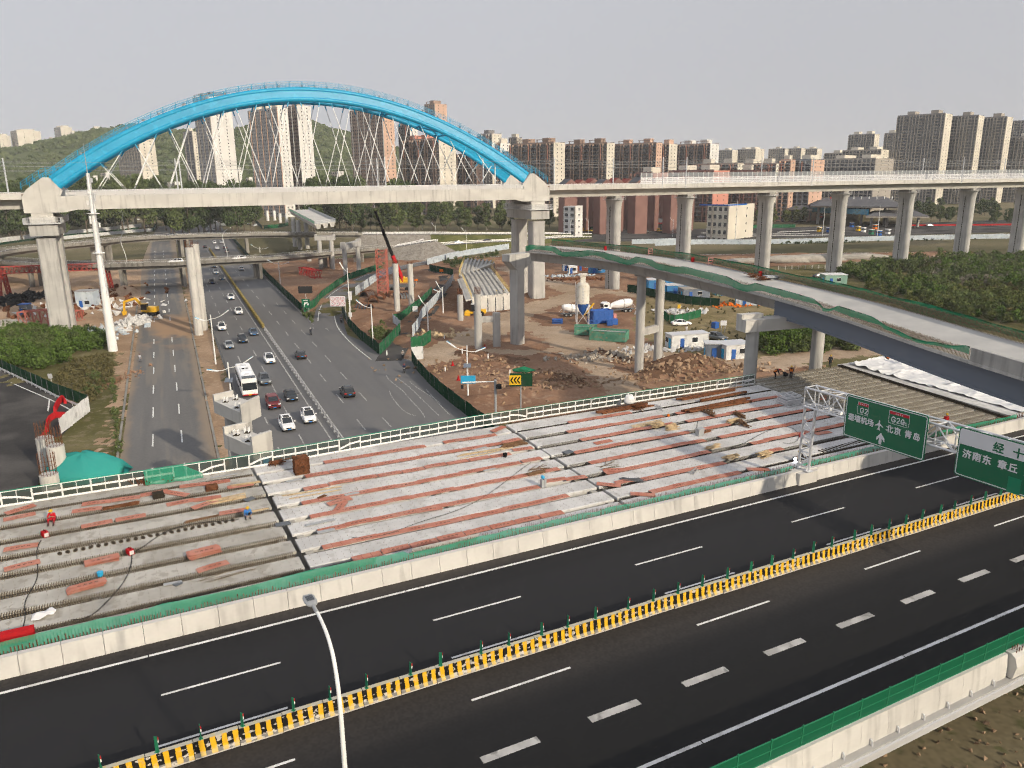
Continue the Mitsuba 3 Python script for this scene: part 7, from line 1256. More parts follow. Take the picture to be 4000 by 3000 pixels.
B('big dark double tower with a cream end wall, leftmost of the right group',3531,3716,3744,482,800,'dark','b_dark','b_cream',bay=3.0,pent='b_stone');B('dark tower with a cream end wall, the middle one of the group on the right',3742,3846,3868,492,810,'dark','b_dark','b_cream',bay=3.0,pent='b_stone');B('dark tower with a cream end wall, the right one of the group',3868,3957,3980,500,820,'dark','b_dark','b_cream',bay=3.0,pent='b_stone');B('dark tower cut by the right edge, the higher one behind',3974,4090,4110,515,980,'dark','b_dark','b_cream');B('dark tower cut by the right edge, the lower one in front',3960,4080,4100,580,830,'dark','b_dark','b_cream')
for i,(xl,xc,xr,yt,D,w,e)in enumerate([(2500,2568,2627,690,560,'b_redbrown','b_salmon'),(2630,2806,2868,686,565,'b_redbrown','b_salmon'),(2868,3000,3012,690,570,'b_redbrown','b_redbrown'),(2735,2900,2925,660,640,'b_brown','b_cream'),(2905,3050,3072,664,640,'b_brown','b_cream')]):
 g=B('low red-brown row of flats '+['with a salmon end wall behind the first viaduct piers','with a salmon end wall behind the cream office block','right of the cream office block, with white balconies','with cream roof houses behind the viaduct deck','with cream roof houses left of the orange blocks'][i],xl,xc,xr,yt,D,'balcony',w,e,roof=2,name='flat_block',band='b_redbrown')
 m=MB();C=Y(xc,yt,D);dF=np.array([-math.cos(ORI),math.sin(ORI),0]);[m.box(C+dF*u+[2,3,1.2],(1.6,1.6,.2),rz=.6)for u in np.arange(3,40,4.5)];part(g,'solar_heater',m,'b_glass_blue',kind='stuff')
def gable_row(label,px,py,D,n,wall='b_redbrown',roofm='b_redroof'):
 P=Y(px,py,D);g=thing('row_house',label,'house','red-roofed row houses behind the viaduct');R=rotz(.35);W_,L_=8.0,9.0;z0=float(zt(D));zt_=P[2]
 m=MB();r=MB();s=MB()
 for i in range(n):
  c=np.array([P[0],P[1],0])+R@np.array([i*W_,0,0]);m.box(c+[0,0,(z0+zt_-3)/2],(W_,L_,zt_-3-z0),R)
  q=[R@np.array([x,-L_/2-.4,z])+c for x,z in((-W_/2,zt_-3),(0,zt_),(W_/2,zt_-3))];e=[p+R@np.array([0,L_+.8,0])for p in q];m.loft([q,e]);r.strip([q[0]+[0,0,.1],q[1]+[0,0,.1]],[e[0]+[0,0,.1],e[1]+[0,0,.1]]);r.strip([q[1]+[0,0,.1],q[2]+[0,0,.1]],[e[1]+[0,0,.1],e[2]+[0,0,.1]])
  s.box(c+[1.5,-1,zt_-.8],(2.2,1.6,.15),R@np.array([[.8,0,-.6],[0,1,0],[.6,0,.8]]))
 part(g,'wall',m,wall);part(g,'roof',r,roofm);part(g,'solar_heater',s,'b_glass_blue',kind='stuff')
for i,x in enumerate(range(2236,2720,46)):gable_row('red-roofed row house with solar heaters just above the viaduct deck',x,704+4*(i%2),470+20*(i%3),1,'b_redbrown','b_redroof' if i%3 else 'b_roof')
for i,(x,y,D,w)in enumerate([(382,652,700,50),(430,640,720,40),(950,632,1000,34),(1340,655,800,60),(1352,690,640,50),(1586,665,800,24),(700,683,560,60),(990,672,640,24),(1250,685,620,22)]):
 B('small pale house seen through the arch, '+['far left','second from the left','high on the hill','with dark gables right of the crown','with a round pale gable','by the brown unfinished block','long and low at the left','below the white and orange tower','right of the white and orange tower'][i],x-w//2,x,x+w//3,y,D,'tower','b_cream','b_white',roof=0,name='small_house',cat='house',fl=3.2)
B('white house with a dark roof half hidden by trees right of the portal pier',2217,2262,2290,812,440,'tower','b_white','b_white',roof=0,name='white_house',cat='house');
og=B('cream three-storey office block with a blue roof edge behind the viaduct',2780,2862,2961,822,415,'tower','b_cream','b_cream',roof=0,name='office_block',fl=3.6,bay=3.2)
def slab(px0,px1,py,D,dep,hh):A,C=Y(px0,py,D),Y(px1,py,D);return A,C
C=Y(2862,822,415);dF,dE=np.array([-math.cos(ORI),math.sin(ORI),0]),np.array([math.sin(ORI),math.cos(ORI),0]);m=MB();m.bar(C+[0,0,.2]-dE*.3,C+[0,0,.2]+dF*17.5,.5,.7).bar(C+[0,0,.2],C+[0,0,.2]+dE*18.5,.5,.7);part(og,'roof_edge',m,'blue')
P0,P1=gp(*qE((1592,425))[0]),gp(*qE((1940,425))[0]);sh=thing('shop','low dark shop with a grey roof, red wall panels and signs behind the parked trucks','shop');d=P1-P0;d[2]=0;L=np.linalg.norm(d);d/=L;n_=np.array([-d[1],d[0],0]);Rs=np.array([d,n_,[0,0,1]]).T;c=(P0+P1)/2+n_*5
part(sh,'wall',MB().box(c+[0,0,2.4],(L,10,4.8),Rs),'dark');part(sh,'roof',MB().loft([[c+Rs@np.array([x,y,z])for x,y,z in((-L/2-1,-6.2,4.8),(L/2+1,-6.2,4.8),(L/2+1,6,4.8),(-L/2-1,6,4.8))],[c+Rs@np.array([x,y,z])for x,y,z in((-L/2+2,-1,7.0),(L/2-2,-1,7.0),(L/2-2,1,7.0),(-L/2+2,1,7.0))]]),'b_roof')
for f,w,h,mt in((.12,3,3.2,'red'),(.30,1.8,2.8,'steel_green'),(.40,2,2.6,'orange'),(.72,4.5,3.4,'white'),(.9,3,2.4,'white')):part(sh,'front_panel',MB().box(P0+d*L*f+[0,0,h/2+.4]-n_*.08,(w,.2,h),Rs),mt)
part(sh,'sign_band',MB().box((P0+P1)/2+[0,0,4.4]-n_*.15,(L*.96,.2,.6),Rs),'red')
def canopy(label,pts,ze,zr,inset,cols):
 g=thing('toll_canopy',label,'canopy');E=[Z(x,y,ze)for x,y in pts];c=np.mean(E,0);I=[c+(q-c)*inset+[0,0,zr-ze]for q in E];F_=[q-[0,0,.9]for q in E]
 part(g,'fascia',MB().loft([F_,E]),'b_stone');part(g,'roof',MB().loft([[q+(q-c)*.01 for q in E],I]),'b_roof')
 for f1,f2 in cols:
  q=E[0]+(E[1]-E[0])*f1+(E[3]-E[0])*f2;part(g,'column',MB().box((q[0],q[1],(ze-.9+zt(q[1]))/2),(1.2,1.2,ze-.9-float(zt(q[1]))),rz=.3),'concrete_grey')
 return g
tg=canopy('big grey hipped roof of the toll plaza behind the viaduct piers',qF((1165,260),(1905,285),(1760,205),(1150,225)),15.0,17.2,.8,((.1,.2),(.35,.25),(.6,.3),(.85,.3)));canopy('lower grey roof at the right end of the toll plaza',qF((1592,350),(2090,362),(1985,318),(1600,325)),9.6,11.4,.72,((.1,.3),(.35,.3),(.62,.3),(.85,.3)));canopy('lower grey roof at the left end of the toll plaza',qF((985,275),(1175,285),(1200,250),(1060,248)),12.5,13.8,.6,((.3,.4),(.8,.4)))
q0,q1=Z(*qF((1170,262))[0],14.0),Z(*qF((1610,290))[0],14.0);d=(q1-q0)/np.linalg.norm(q1-q0);part(tg,'banner',MB().bar(q0-[0,1.0,2.2],q1-[0,1.0,2.2],.2,3.4),mat('banner_blue',mottled((.05,.22,.36),(.12,.30,.40),.35,(.20,.22,.12),.8)))
for f in np.linspace(.15,.95,9):part(tg,'roof_statue',MB().tube([Z(*qF((1230+600*f,212+12*f))[0],17.0)+[0,0,z]for z in(0,1.2,2.2)],[.25,.35,.12],6),'red' if f<.4 else 'steel_white')
for i,(x,y,mt)in enumerate([(1225,440,'yellow'),(1300,445,'blue'),(1360,400,'white'),(1530,440,'yellow'),(1570,450,'white'),(1630,470,'steel_green'),(1690,480,'blue'),(1760,470,'white'),(1660,430,'orange'),(1840,450,'red'),(1240,330,'red'),(1480,410,'blue')]):
 P=gp(*qF((x,y+25))[0]);g=thing('toll_booth','toll booth or island unit in the shade of the toll plaza roofs, '+['first','second','third','fourth','fifth','sixth','seventh','eighth','ninth','tenth','eleventh','twelfth'][i]+' listed from the left group','toll booth','toll booths under the plaza roofs');labels[g]['label']='small coloured booth or island unit under the toll plaza roofs'
 part(g,'cabin',MB().box(P+[0,0,1.4],(1.6,2.4,2.6),rz=.3),mt);part(g,'roof',MB().box(P+[0,0,2.8],(2.0,2.8,.2),rz=.3),'steel_white');part(g,'window',MB().box(P+[0,-.1,1.8],(1.66,2.3,.8),rz=.3),'b_glass')
put(struct('toll_plaza'),shape(MB().poly([G(x,y,.06)for x,y in qE((900,500),(2100,510),(4700,500),(4700,400),(2700,425),(1500,415),(950,440))][::-1]),'asphalt_worn'));place['toll_plaza']=np.eye(4)
for i,(a,b)in enumerate([(qF((500,470)),qF((1150,480))),(qF((300,455)),qF((700,465))),(qF((640,488)),qF((1300,492))),(qF((900,462)),qF((1250,455)))]):part('toll_plaza','lane_island',MB().bar(gp(*a[0],.2),gp(*b[0],.2),.5,.3),'grey_pale')
rr=thing('crash_cushion','long red crash barrier along the ramp right of the fifth viaduct pier','barrier');q=[gp(*x)for x in qF((1930,436),(2211,440),(2800,448))];part(rr,'rail',MB().bar(q[0]+[0,0,.6],q[1]+[0,0,.6],.3,.9).bar(q[1]+[0,0,.6],q[2]+[0,0,.6],.3,.9),'red')
ridge=np.array([(-900,600),(-500,560),(0,532),(110,530),(176,530),(236,506),(325,489),(407,465),(529,447),(640,458),(700,476),(911,474),(985,471),(1100,458),(1226,447),(1300,478),(1368,494),(1450,520),(1558,560),(1650,590),(1800,640),(2000,690)],float)
DR=1500.0;rp=np.array([Y(x,y+4,DR)for x,y in ridge])
hx,hy=np.arange(-1500,120,14.0),np.arange(880,2300,14.0);HXg,HYg=np.meshgrid(hx,hy)
rz_=np.interp(HXg*DR/HYg**1.0 if False else HXg,rp[:,0],rp[:,2],left=rp[0,2],right=0)
P3=np.stack([HXg,HYg,HXg*0],-1);nn1=meshkit.noise(P3*.006)-.5;nn2=meshkit.noise(P3*.02+5)-.5
prof_h=np.clip(1-np.abs(HYg-DR)/np.where(HYg<DR,620,800),0,1)**.85
hz=(rz_-8)*prof_h*(1+.30*nn1*(1-prof_h)*3)+16*nn2*np.clip(prof_h*3,0,1)*(1-prof_h)+5+meshkit.noise(P3*.05+8)*5*np.clip(prof_h*4,0,1)*(1-.7*prof_h)
k,l=HXg.shape;i,j=np.meshgrid(np.arange(k-1),np.arange(l-1),indexing='ij');q=np.stack([i*l+j,i*l+j+1,(i+1)*l+j+1,(i+1)*l+j],-1).reshape(-1,4)
def hillfn(p,n,uv):
 k_=fbm(p.x*.02,p.y*.02,p.z*.03,4);o=mix((.055,.075,.035),(.095,.115,.055),smoothstep(.3,.7,k_));rock=smoothstep(.56,.66,fbm(p.x*.013+4,p.y*.013,p.z*.03,4))*smoothstep(-260,-190,p.x);return mix(o,(.24,.20,.155),rock)
mat('hillside',proc(hillfn));put(struct('hill'),shape((np.stack([HXg,HYg,hz],-1).reshape(-1,3),q),'hillside',smooth=True))
_hi=RegularGridInterpolator((hy,hx),hz,bounds_error=False,fill_value=0)
mat('forest_green',proc(lambda p,n,uv:mix((.048,.068,.030),(.10,.122,.055),smoothstep(.25,.75,.5*noise(p.x*.05,p.y*.05,p.z*.05)+.5*noise(p.x*.16,p.y*.16,p.z*.16)))))
ico=trimesh.creation.icosphere(subdivisions=1);iv,if_=np.array(ico.vertices),np.array(ico.faces)
def blobs(P,R_,seed):
 r=np.random.default_rng(seed);k_=len(P);v=iv[None]*(1+.35*r.normal(0,1,(k_,len(iv),1))*.6)*(R_[:,None,None]*np.array([1,1,.95]))+P[:,None]
 return v.reshape(-1,3),(if_[None]+len(iv)*np.arange(k_)[:,None,None]).reshape(-1,3)
r_=np.random.default_rng(11);n=6500;X_,Y_=r_.uniform(-1300,60,n),r_.uniform(930,1560,n);keep=(np.abs(X_)<Y_*.72)&(_hi(np.stack([Y_,X_],1))>8)&((X_<-230)|(meshkit.noise(np.stack([X_*.02,Y_*.02,X_*0],1))>.35));X_,Y_=X_[keep],Y_[keep]
P_=np.stack([X_,Y_,_hi(np.stack([Y_,X_],1))+1.0],1);k=struct('hill_forest','dense green woodland covering the hill behind the arch','stuff');put(k,shape(blobs(P_,r_.uniform(2.6,5.2,len(P_)),3),'forest_green'))
for nm,a,b in(('leaf_dark',(.045,.068,.030),(.085,.115,.048)),('leaf_mid',(.070,.095,.036),(.125,.155,.060)),('leaf_light',(.085,.105,.035),(.150,.165,.058)),('leaf_olive',(.085,.080,.036),(.150,.130,.062)),('leaf_bright',(.060,.105,.022),(.110,.165,.045)),('leaf_bare',(.16,.145,.12),(.23,.21,.175))):
 mat(nm,proc((lambda a,b:lambda p,n,uv:mix(a,b,smoothstep(.2,.8,.55*noise(p.x*.8,p.y*.8,p.z*.8)+.45*noise(p.x*3.1,p.y*3.1,p.z*3.1))))(a,b)))
mat('bark',mottled((.10,.08,.06),(.17,.14,.11),2))
def leaves(seed,n,h,w,z0,size,clumps=9,shape_='round'):
 r=np.random.default_rng(seed);C_=[]
 for i in range(clumps):
  z=r.uniform(.12,1);rad=(math.sin(math.pi*min(1,z*.95+.05))**.6 if shape_=='round' else(1.05-z)if shape_=='cone' else.75+.25*math.sin(3*z))*w*.62;a=r.random()*6.28;q=r.random()**.5;C_.append((rad*q*math.cos(a),rad*q*math.sin(a),z0+(h-z0)*z*.92,w*r.uniform(.28,.5)))
 C_=np.array(C_);idx=r.integers(0,clumps,n);d=r.normal(0,1,(n,3));d/=np.linalg.norm(d,axis=1,keepdims=True);rr_=r.random((n,1))**.38
 c=C_[idx,:3]+d*rr_*C_[idx,3:4]*[1,1,.8];c[:,2]=np.maximum(c[:,2],.05)
 t=r.normal(0,1,(n,3,3))*size*.62;t-=t.mean(1,keepdims=True);v=c[:,None]+t+np.array([0,0,0]);return v.reshape(-1,3),np.arange(3*n).reshape(-1,3)
def trunk(seed,h,z0,r0,n=5):
 r=np.random.default_rng(seed);m=MB();m.tube([(0,0,-.3),(.03*h*r.normal(0,.3),.03*h*r.normal(0,.3),z0),(.0,.0,h*.8)],[r0,r0*.75,r0*.25],6)
 for i in range(n):a=r.random()*6.28;z=r.uniform(z0*.8,h*.65);L=h*r.uniform(.14,.26);m.tube([(0,0,z),(L*math.cos(a),L*math.sin(a),z+L*.9)],[r0*.4,r0*.12],5)
 return m
TREES={'broad':[(shape(trunk(s,11,2.2,.22),'bark'),leaves(s,1900,12,4.2,2.2,.55,15))for s in(1,2,3)],'tall':[(shape(trunk(s,13,3.0,.2),'bark'),leaves(s,2000,15,3.3,2.0,.55,16,'col'))for s in(4,5,6)],'cone':[(shape(trunk(7,10,1.0,.16),'bark'),leaves(7,1300,11,2.4,.8,.5,14,'cone'))],'bare':[(shape(trunk(s,12,3,.16,22),'leaf_bare'),leaves(s,260,12,3.4,3.5,.35,12))for s in(8,9)],'bush':[(shape(trunk(s,2.2,.3,.07,6),'bark'),leaves(s,620,2.6,1.9,.1,.30,9))for s in(10,11,12)]}
_lf={}
def tree(kind,P,h,leaf,label,group,wd=1.0,name='tree',cat='tree'):
 k=int(rng.integers(0,len(TREES[kind])));tr,lv=TREES[kind][k];key=(kind,k,leaf)
 if key not in _lf:_lf[key]=shape(lv,leaf)
 H0={'broad':12,'tall':15,'cone':11,'bare':12,'bush':2.6}[kind];s=h/H0
 M=frame(rotz(rng.random()*6.28)@np.diag([s*wd,s*wd,s]),P);g=thing(name,label,cat,group,M);part(g,'trunk',tr,'bark');part(g,'crown',_lf[key],leaf);return g
def tree_row(pts,n,spread,hs,kinds,leafs,label,group,wd=1.0,name='tree',dz=0):
 P=polyline(gl(pts),n)
 for p in P:p=p+[rng.normal(0,spread),rng.normal(0,spread*1.5),0];p[2]=float(zt(p[1]))-.2+dz;tree(str(rng.choice(kinds)),p,rng.uniform(*hs),str(rng.choice(leafs)),label,group,wd,name)
E5_=qE
tree_row(qD((1180,340),(1500,378),(1800,385),(2211,392)),22,4,(13,19),['tall','broad','tall','bare'],['leaf_mid','leaf_dark','leaf_mid'],'tall green tree in the row behind the farther grass bank','trees in the row behind the farther bank');tree_row(qE((0,392),(350,396),(640,400)),16,4,(14,20),['tall','broad','tall'],['leaf_dark','leaf_mid'],'tall dark tree in the row left of the portal pier','trees left of the right portal pier');tree_row(qD((1180,300),(1600,330),(2211,350)),16,7,(14,20),['broad','tall'],['leaf_dark','leaf_mid'],'dark tree in the second row behind the farther grass bank','trees in the second row behind the farther bank')
tree_row(qE((940,396),(1100,398),(1300,400),(1450,400)),11,4,(13,18),['broad','tall'],['leaf_dark','leaf_mid'],'dark tree between the portal pier and the first viaduct pier','trees right of the portal pier');tree_row(qE((1560,370),(1700,365),(1960,360),(2100,365)),10,5,(7,12),['broad'],['leaf_mid','leaf_light','leaf_dark'],'round green tree behind the dark shop','trees behind the shop')
tree_row(qF((730,400),(830,400),(960,400),(1100,395)),9,4,(8,12),['broad'],['leaf_mid','leaf_light'],'green tree left of the toll plaza','trees left of the toll plaza');tree_row(qF((960,330),(1300,330),(1700,330),(2211,340),(2800,350)),26,12,(9,14),['broad','tall'],['leaf_dark','leaf_mid'],'dark tree in the belt behind the toll plaza','trees in the belt behind the toll plaza');tree_row(qF((2030,405),(2211,410),(2800,420)),14,6,(8,13),['broad','cone'],['leaf_dark','leaf_mid','leaf_dark'],'dark tree in the belt right of the toll plaza','trees right of the toll plaza');tree_row(qF((2040,370),(2300,375),(2900,380)),14,12,(9,13),['broad'],['leaf_mid','leaf_dark'],'tree in the far belt right of the toll plaza','trees far right of the toll plaza')
tree_row(qC((-120,395),(0,380),(120,360),(230,345)),12,5,(10,15),['broad'],['leaf_dark','leaf_mid','leaf_olive'],'dark tree left of the left portal pier','trees at the left edge behind the white fence');tree_row(qC((470,325),(620,320),(800,310),(950,290)),16,6,(10,15),['broad'],['leaf_dark','leaf_dark','leaf_mid'],'dark tree behind the white fence left of the road','trees behind the white fence left of the road');tree_row(qC((470,260),(700,250),(950,235)),12,10,(10,14),['broad'],['leaf_dark','leaf_mid','leaf_olive'],'dark tree in the back row left of the road','trees in the back row left of the road')
tree_row(qC((1880,290),(2000,292),(2040,280)),4,3,(10,13),['broad'],['leaf_light','leaf_bright'],'bright green tree at the right kerb far up the road','bright trees at the far right kerb');tree_row(qC((1640,200),(1760,215),(1880,235)),7,4,(8,12),['broad'],['leaf_mid','leaf_dark'],'green tree on the verge far up the road','trees on the far right verge');tree_row(qC((900,185),(1100,180),(-200,250)),10,10,(9,14),['broad'],['leaf_dark','leaf_mid'],'dark tree far behind the left bridge pier','far trees left of the road')
for(x0,x1,yt,D,n,lab,gr)in[(60,640,655,560,30,'dark tree seen over the bridge deck left of the slab tower','trees over the deck at the left'),(640,1000,690,520,20,'green tree seen over the bridge deck left of the crown','trees over the deck left of the crown'),(1210,1420,680,540,12,'green tree seen over the bridge deck right of the crown','trees over the deck right of the crown'),(1540,1620,690,560,5,'tree between the orange-ended tower and the brown block','trees by the brown block'),(-40,240,690,480,14,'dark tree over the deck at the left edge','trees over the deck at the left edge')]:
 for i in range(n):
  x=x0+(x1-x0)*(i+rng.random())/n;P=Y(x,yt+rng.normal(0,10),D+rng.normal(0,40));z0=float(zt(P[1]));tree('broad',[P[0],P[1],z0],max(8,P[2]-z0),str(rng.choice(['leaf_dark','leaf_mid','leaf_dark'])),lab,gr,.75 if P[2]-z0>14 else 1.0)
def scrub(name,label,region,n,hs,tri,size,leaf,seed,excl=None,dens=None):
 pg=Polygon(gl(region)[:,:2]);r=np.random.default_rng(seed);x0,y0,x1,y1=pg.bounds;V_,F_,c=[],[],0;tries=0;done=0
 while done<n and tries<n*12:
  tries+=1;x,y=r.uniform(x0,x1),r.uniform(y0,y1)
  if not shapely.contains_xy(pg,x,y)or(dens and meshkit.noise(np.array([[x*dens,y*dens,seed]]))[0]<.42):continue
  h=r.uniform(*hs)*(1+.5*(meshkit.noise(np.array([[x*.05,y*.05,2.0]]))[0]-.5));v,f=leaves(int(r.integers(1e6)),tri,h,h*.75,.05,size,6);V_.append(v*[1,1,1]+[x,y,zg(x,y)]);F_.append(f+c);c+=len(v);done+=1
 k=struct(name,label,'stuff');put(k,shape((np.vstack(V_),np.vstack(F_)),leaf))
R1=qF((1640,730),(2211,720),(2900,700),(2900,1240),(2211,1130),(1700,900),(1330,800));
scrub('scrub','dense green scrub on the waste land right of the flyover',R1,330,(2.0,5.0),190,.42,'leaf_mid',21,dens=.06);scrub('scrub','brighter green scrub on the waste land right of the flyover',R1,420,(1.8,4.2),190,.42,'leaf_bright',22,dens=.05);scrub('scrub','light green shrubs in the nearer waste land behind the flyover netting',qF((1560,900),(1900,880),(2900,950),(2900,1260),(2211,1130),(1800,990)),300,(1.4,3.4),190,.36,'leaf_light',23);scrub('dry_grass','dry brown grass and reeds among the scrub',R1,300,(1.2,2.8),90,.42,'leaf_olive',24,dens=.07);scrub('dry_grass','bare grey brush among the scrub at the right edge',qF((1900,760),(2900,720),(2900,950),(1950,900)),90,(2,4.5),120,.34,'leaf_bare',25)
scrub('scrub','green bushes behind the two columns of the hammerhead pier',qF((740,1230),(1130,1210),(1300,1240),(1560,1300),(1620,1380),(1280,1420),(740,1440)),150,(1.5,3.6),220,.34,'leaf_mid',26);scrub('scrub','tall bushes between the hammerhead columns',qF((740,1260),(1000,1230),(1130,1250),(1120,1380),(760,1420)),60,(3,5.2),260,.36,'leaf_bright',27)
scrub('scrub','bright green bushes at the left edge below the portal pier',qA((-60,210),(250,190),(560,210),(820,250),(820,320),(600,350),(500,420),(330,470),(-60,440)),190,(2.2,4.4),260,.32,'leaf_bright',28);scrub('scrub','dark green bushes at the left edge below the portal pier',qA((-60,190),(350,180),(820,240),(840,300),(560,320),(300,440),(-60,420)),120,(2,4.2),240,.32,'leaf_mid',29);scrub('dry_grass','dry grass on the slope between the closed road and the left ramp',qA((560,400),(880,360),(890,560),(760,720),(640,760),(460,600),(420,520)),260,(.4,1.0),46,.22,'leaf_olive',30);scrub('weeds','patches of low green weeds on the sandy slope by the closed road',qA((640,660),(740,640),(740,700),(900,520),(920,900),(950,1130),(900,1150),(860,600),(700,480)),70,(.4,1.0),60,.2,'leaf_mid',31)
scrub('weeds','weeds and small shrubs in the nose between the two green fences',qD((1480,1180),(1560,1290),(1680,1180),(1600,1120)),26,(.8,2.2),90,.24,'leaf_mid',32);scrub('weeds','weeds on the splitter nose of the slip road',qD((980,1000),(1050,1040),(1050,1100),(960,1010)),24,(.4,1.0),70,.2,'leaf_mid',33);scrub('weeds','dark shrubs at the foot of the pale blue fence on the bank',qE((60,660),(300,620),(520,580),(500,600),(150,690)),60,(.8,2.2),90,.3,'leaf_dark',34);scrub('weeds','scattered weeds in the site camp',qE((1640,900),(2500,900),(2700,1400),(1900,1400),(1560,1220)),150,(.3,.9),50,.2,'leaf_olive',35);scrub('weeds','green growth along the pale wall in front of the plaza',qF((780,555),(1180,560),(1900,552),(2700,552)),70,(.5,1.6),60,.3,'leaf_dark',36)
def W(name,label,cat,m,mt,**k):return whole(name,label,cat,m,mt,**k)
def gpl(pts):return np.array([gp(*p)for p in pts])
def fence(label,pts,h,mt,name='site_fence',w=2.6,foot=0.0,rib=.05,cat='fence'):
 P=gpl(pts);d=np.r_[0,np.cumsum(np.linalg.norm(np.diff(P,axis=0),axis=1))];g=thing(name,label,cat);n=max(1,int(d[-1]/w));at_=lambda s:np.array([np.interp(s,d,P[:,k])for k in range(3)])
 for i in range(n):
  a,b=at_(d[-1]*i/n),at_(d[-1]*(i+1)/n);t=b-a;L=np.linalg.norm(t[:2]);nn_=np.array([-t[1],t[0],0])/max(L,.01);k=9;f=np.linspace(.008,.992,k)[:,None];q=a+t*f+nn_*(rib*(np.arange(k)%2))[:,None];hh_=h+rng.normal(0,.03);le=nn_*rng.normal(0,.06);q[:,2]+=foot
  part(g,'panel',MB().strip(q,q+le+[0,0,hh_-foot]),mt)
 m=MB();[m.bar(at_(d[-1]*i/n)-[0,0,.2],at_(d[-1]*i/n)+[0,0,h+.08],.08)for i in range(n+1)];part(g,'post',m,'steel_dark' if 'green' in mt else 'steel_galv',kind='stuff');return g
mat('sheet_blue',mottled((.42,.49,.56),(.52,.58,.63),.5,(.34,.38,.42),1.3));mat('sheet_white',mottled((.62,.63,.64),(.70,.71,.72),.5,(.45,.45,.45),1.2))
zB=S(1300,950,.5512);zC=S(2100,1000,.5512);zD=S(2500,1080,.5512);zA=S(0,950,.63)
for a in[('dark green sheet fence along the right edge of the main road below the overpasses',qD((430,410),(590,610),(700,722),(830,860),(975,1005)),2.3,'green_dark'),('green sheet fence sweeping up along the left side of the slip road',qD((985,1010),(1075,965),(1140,890),(1235,818),(1335,768),(1465,718),(1650,668)),2.2,'green_sheet'),('dark green sheet fence along the right side of the slip road down to the corner',qD((1285,1015),(1330,1118),(1420,1225),(1572,1352)),2.4,'green_dark'),('green sheet fence from the corner up along the access lane',qD((1572,1352),(1640,1290),(1738,1185)),2.4,'green_sheet'),('short pale blue fence piece joining two green fences on the access lane',qD((1682,1108),(1738,1158)),2.1,'sheet_blue'),('green sheet fence on the left of the access lane, the upper run',qD((1685,1105),(1740,1090),(1838,1020),(1900,975),(1990,880)),2.1,'green_sheet'),('pale blue sheet fence along the right side of the access lane',qD((1832,1225),(1890,1140),(1905,1080),(1990,990),(2090,880),(2160,790)),2.6,'sheet_blue'),('bright green fence panels at the entrance of the dirt track',qD((1818,1312),(1895,1300),(1975,1255)),2.6,'green_sheet'),('white fence panels at the corner of the dirt track',qD((1822,1395),(1912,1390)),2.6,'sheet_white'),('dark green sheet fence between the wide asphalt and the dug earth',qB((1622,465),(1660,540),(1760,655),(1900,785),(2010,875),(2130,975),(2260,1060)),2.3,'green_dark'),('long pale blue sheet fence along the right of the slip road up the bank',qD((1395,885),(1490,820),(1590,762),(1700,705)),2.6,'sheet_blue'),('pale blue sheet fence at the foot of the grass bank',qD((1960,655),(2080,625),(2211,595))+qE((100,625),(300,585),(600,545)),2.6,'sheet_blue'),('low grey-blue sheet wall in front of the toll plaza, left part',qE((1560,528),(1760,528),(1960,525)),2.4,'sheet_blue'),('low grey-blue sheet wall in front of the toll plaza, right part',qF((-60,545),(300,540),(700,550),(1100,552),(1500,545),(2211,545),(2900,550)),2.4,'sheet_blue'),('white sheet fence left of the road behind the farther overpass, upper run',qC((-80,418),(0,410),(235,385),(470,362),(780,342),(1135,312)),2.6,'sheet_white'),('white sheet fence left of the road behind the farther overpass, lower run',qC((470,398),(820,372),(1060,352),(1225,345)),2.0,'sheet_white'),('green sheet fence end beside the white fences far up the road',qC((1222,352),(1258,300)),2.6,'green_sheet'),('green base fence under the white fence at the left',qC((-80,440),(235,400),(470,376),(800,352),(1110,325)),1.2,'green_dark'),('dark green fence far up the road right of the bright tree',qC((2020,290),(2075,345)),2.4,'green_dark'),('green and white fence row in front of the far white columns',qD((690,345),(800,340),(880,325)),2.4,'green_sheet'),('dark green fence by the tunnel mouth left of the trough deck',qD((1975,700),(2070,720),(2160,745)),2.4,'green_dark'),('green site fence in front of the camp huts',zC((650,272),(720,282))+zC((920,335),(1080,370),(1300,395)),2.3,'green_dark'),('low green fence behind the parked white saloon',zC((905,470),(950,510),(1050,492),(1165,462)),2.0,'green_sheet'),('dark green fence along the plaza behind the tow truck',qE((1010,408),(1320,408),(1560,405)),2.0,'green_dark'),('green fence behind the office block trucks',qF((560,428),(800,425),(1040,428)),2.2,'green_sheet')]:fence(*a)
lr_=smoothline(gl(qA((-260,340),(0,470),(250,595),(430,700),(600,800))),40);lr_[:,2]=zt(lr_[:,1])+.05;nr_=smoothline(gl(qA((-700,600),(-420,800),(-100,1000),(130,1300),(180,1700))),40);nr_[:,2]=zt(nr_[:,1])+.05
q_=gl(qA((-260,340),(0,450),(250,570),(430,670),(660,800),(560,900),(470,990),(345,1010),(300,1150),(280,1400),(240,1900),(-900,1900),(-900,500)),.045)
e_=MB();e_.add(q_,fan(q_));put(struct('left_ramp'),shape(e_,'asphalt_worn'));place['left_ramp']=np.eye(4)
def rline(pts,w,mt='road_paint',dz=.055):P=smoothline(gl(qA(*pts),dz),24);part('left_ramp','edge_line',MB().strip(offset(P,-w/2),offset(P,w/2)),mt)
rline(((-200,430),(0,520),(200,615),(385,700),(585,812)),.22);rline(((385,700),(372,780),(352,885)),.22);rline(((-100,690),(60,790),(200,900),(300,1010)),1.1,'asphalt_dusty',.05)
fence('dark green fence along the left ramp above the guard rail',qA((-260,320),(0,445),(250,570),(450,668),(690,762)),2.0,'green_dark');fence('white panel fence closing the end of the left ramp',qA((470,975),(600,875),(700,800)),2.4,'sheet_white',w=1.3)
